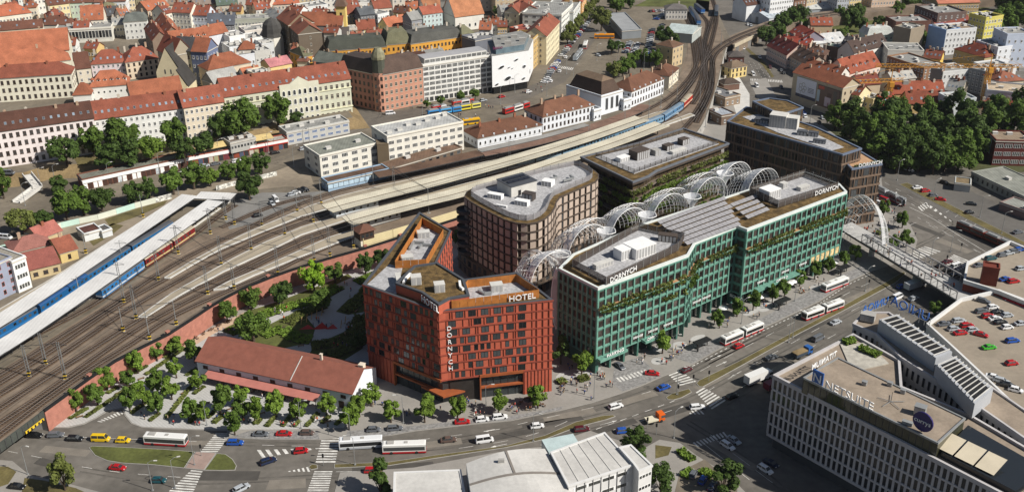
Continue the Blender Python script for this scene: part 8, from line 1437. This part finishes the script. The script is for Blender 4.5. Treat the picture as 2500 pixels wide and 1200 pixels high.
hz_=MB();hz_.box(-3100,3100,-700,5100,-8,178);hm=bpy.data.materials.new('haze_air');hm.use_nodes=True;nt=hm.node_tree;nt.nodes.remove(nt.nodes['Principled BSDF']);pv_=nt.nodes.new('ShaderNodeVolumePrincipled');pv_.inputs['Color'].default_value=(.86,.90,1,1);pv_.inputs['Density'].default_value=.00003;pv_.inputs['Anisotropy'].default_value=.2;nt.links.new(pv_.outputs[0],nt.nodes['Material Output'].inputs['Volume']);O('haze',hz_.mesh('haze',hm),kind='stuff')
# ================================================================== inlays, benches and cafe tables
for i,(x,y,a_,b_)in enumerate([(1612,848,4.2,1.6),(1655,842,3.4,2.0),(1700,824,3.6,1.3),(1830,762,4.0,1.6),(1862,752,3.2,2.2),(1880,738,4.4,1.6),(1605,880,3.0,2.0),(1990,700,3.4,1.5),(1385,915,6.0,2.6),(1440,905,4.0,1.8)]):
 p=P(x,y,.14);k_=[(p.x+a_*math.cos(t)*(1 if math.cos(t)>0 else .7)*.86-b_*math.sin(t)*.5,p.y+a_*math.cos(t)*.5+b_*math.sin(t)*.86)for t in[2*math.pi*j/14 for j in range(14)]];sheet('paving_inlay',k_,.147+.0005*i,PAVEL)
bp_=MB();bp_.box(-1,1,-.25,.25,.4,.48);bs=bp_.mesh('seat',mat('bench_timber',(.20,.12,.06),.8,.15,.6));bl_=MB();bl_.box(-.06,.06,-.22,.22,0,.4);bm=bl_.mesh('leg',STEELD)
for i,(x,y,rz)in enumerate(sorted([(195,1018,.5),(290,960,.6),(345,925,.6),(385,985,.6),(450,960,.6),(505,985,.5),(560,1000,.6),(640,1010,.6),(720,1022,.6),(800,1030,.5),(815,850,1.2),(850,790,1.2),(870,760,1.2),(735,845,.4),(1960,715,.6)])):t=T('bench',P(x,y,.14),'timber bench, %s bench from the left'%ordw(i),'bench','benches of the plaza and park',rz);O('seat',bs,t);[O('leg',bm,t,(q,0,0))for q in(-.8,.8)]
tt=MB();tt.prism([(.5*math.cos(j),.5*math.sin(j))for j in[k*.785 for k in range(8)]],.72,.76,0,None,True);tm=tt.mesh('table_top',mat('table_brown',(.11,.06,.035),.7,.1,.6));tl=MB();tl.tube((0,0,0),(0,0,.72),.05,5);tl.box(-.25,.25,-.25,.25,0,.04);lm_=tl.mesh('pedestal',STEELD);cs=MB();cs.box(-.2,.2,-.2,.2,.42,.47);cs.box(-.2,.2,.17,.2,.47,.85);[cs.box(q-.02,q+.02,w-.02,w+.02,0,.42)for q in(-.17,.17)for w in(-.17,.17)];cm=cs.mesh('chair',MATS['table_brown'])
tabs=[(448,842),(462,834),(480,826),(498,815),(516,806),(535,796),(470,842),(560,785),(545,938),(570,943),(595,950),(620,955),(645,961),(670,967),(695,974),(720,980),(745,986),(1270,985),(1252,992),(1325,990),(1368,948),(1375,938)];nc=0
for i,(x,y)in enumerate(sorted(tabs)):
 p=P(x,y,.16);t=T('cafe_table',p,'round brown cafe table, %s table from the left'%ordw(i),'table','cafe tables');O('table_top',tm,t);O('pedestal',lm_,t)
 for q in(0,1):a_=q*math.pi+x;O('cafe_chair',cm,None,(p.x+.8*math.cos(a_),p.y+.8*math.sin(a_),.16),a_-math.pi/2,label='small brown chair at the %s side of the %s cafe table from the left'%(('right' if math.cos(a_)>0 else 'left'),ordw(i)),cat='chair',group='cafe chairs')
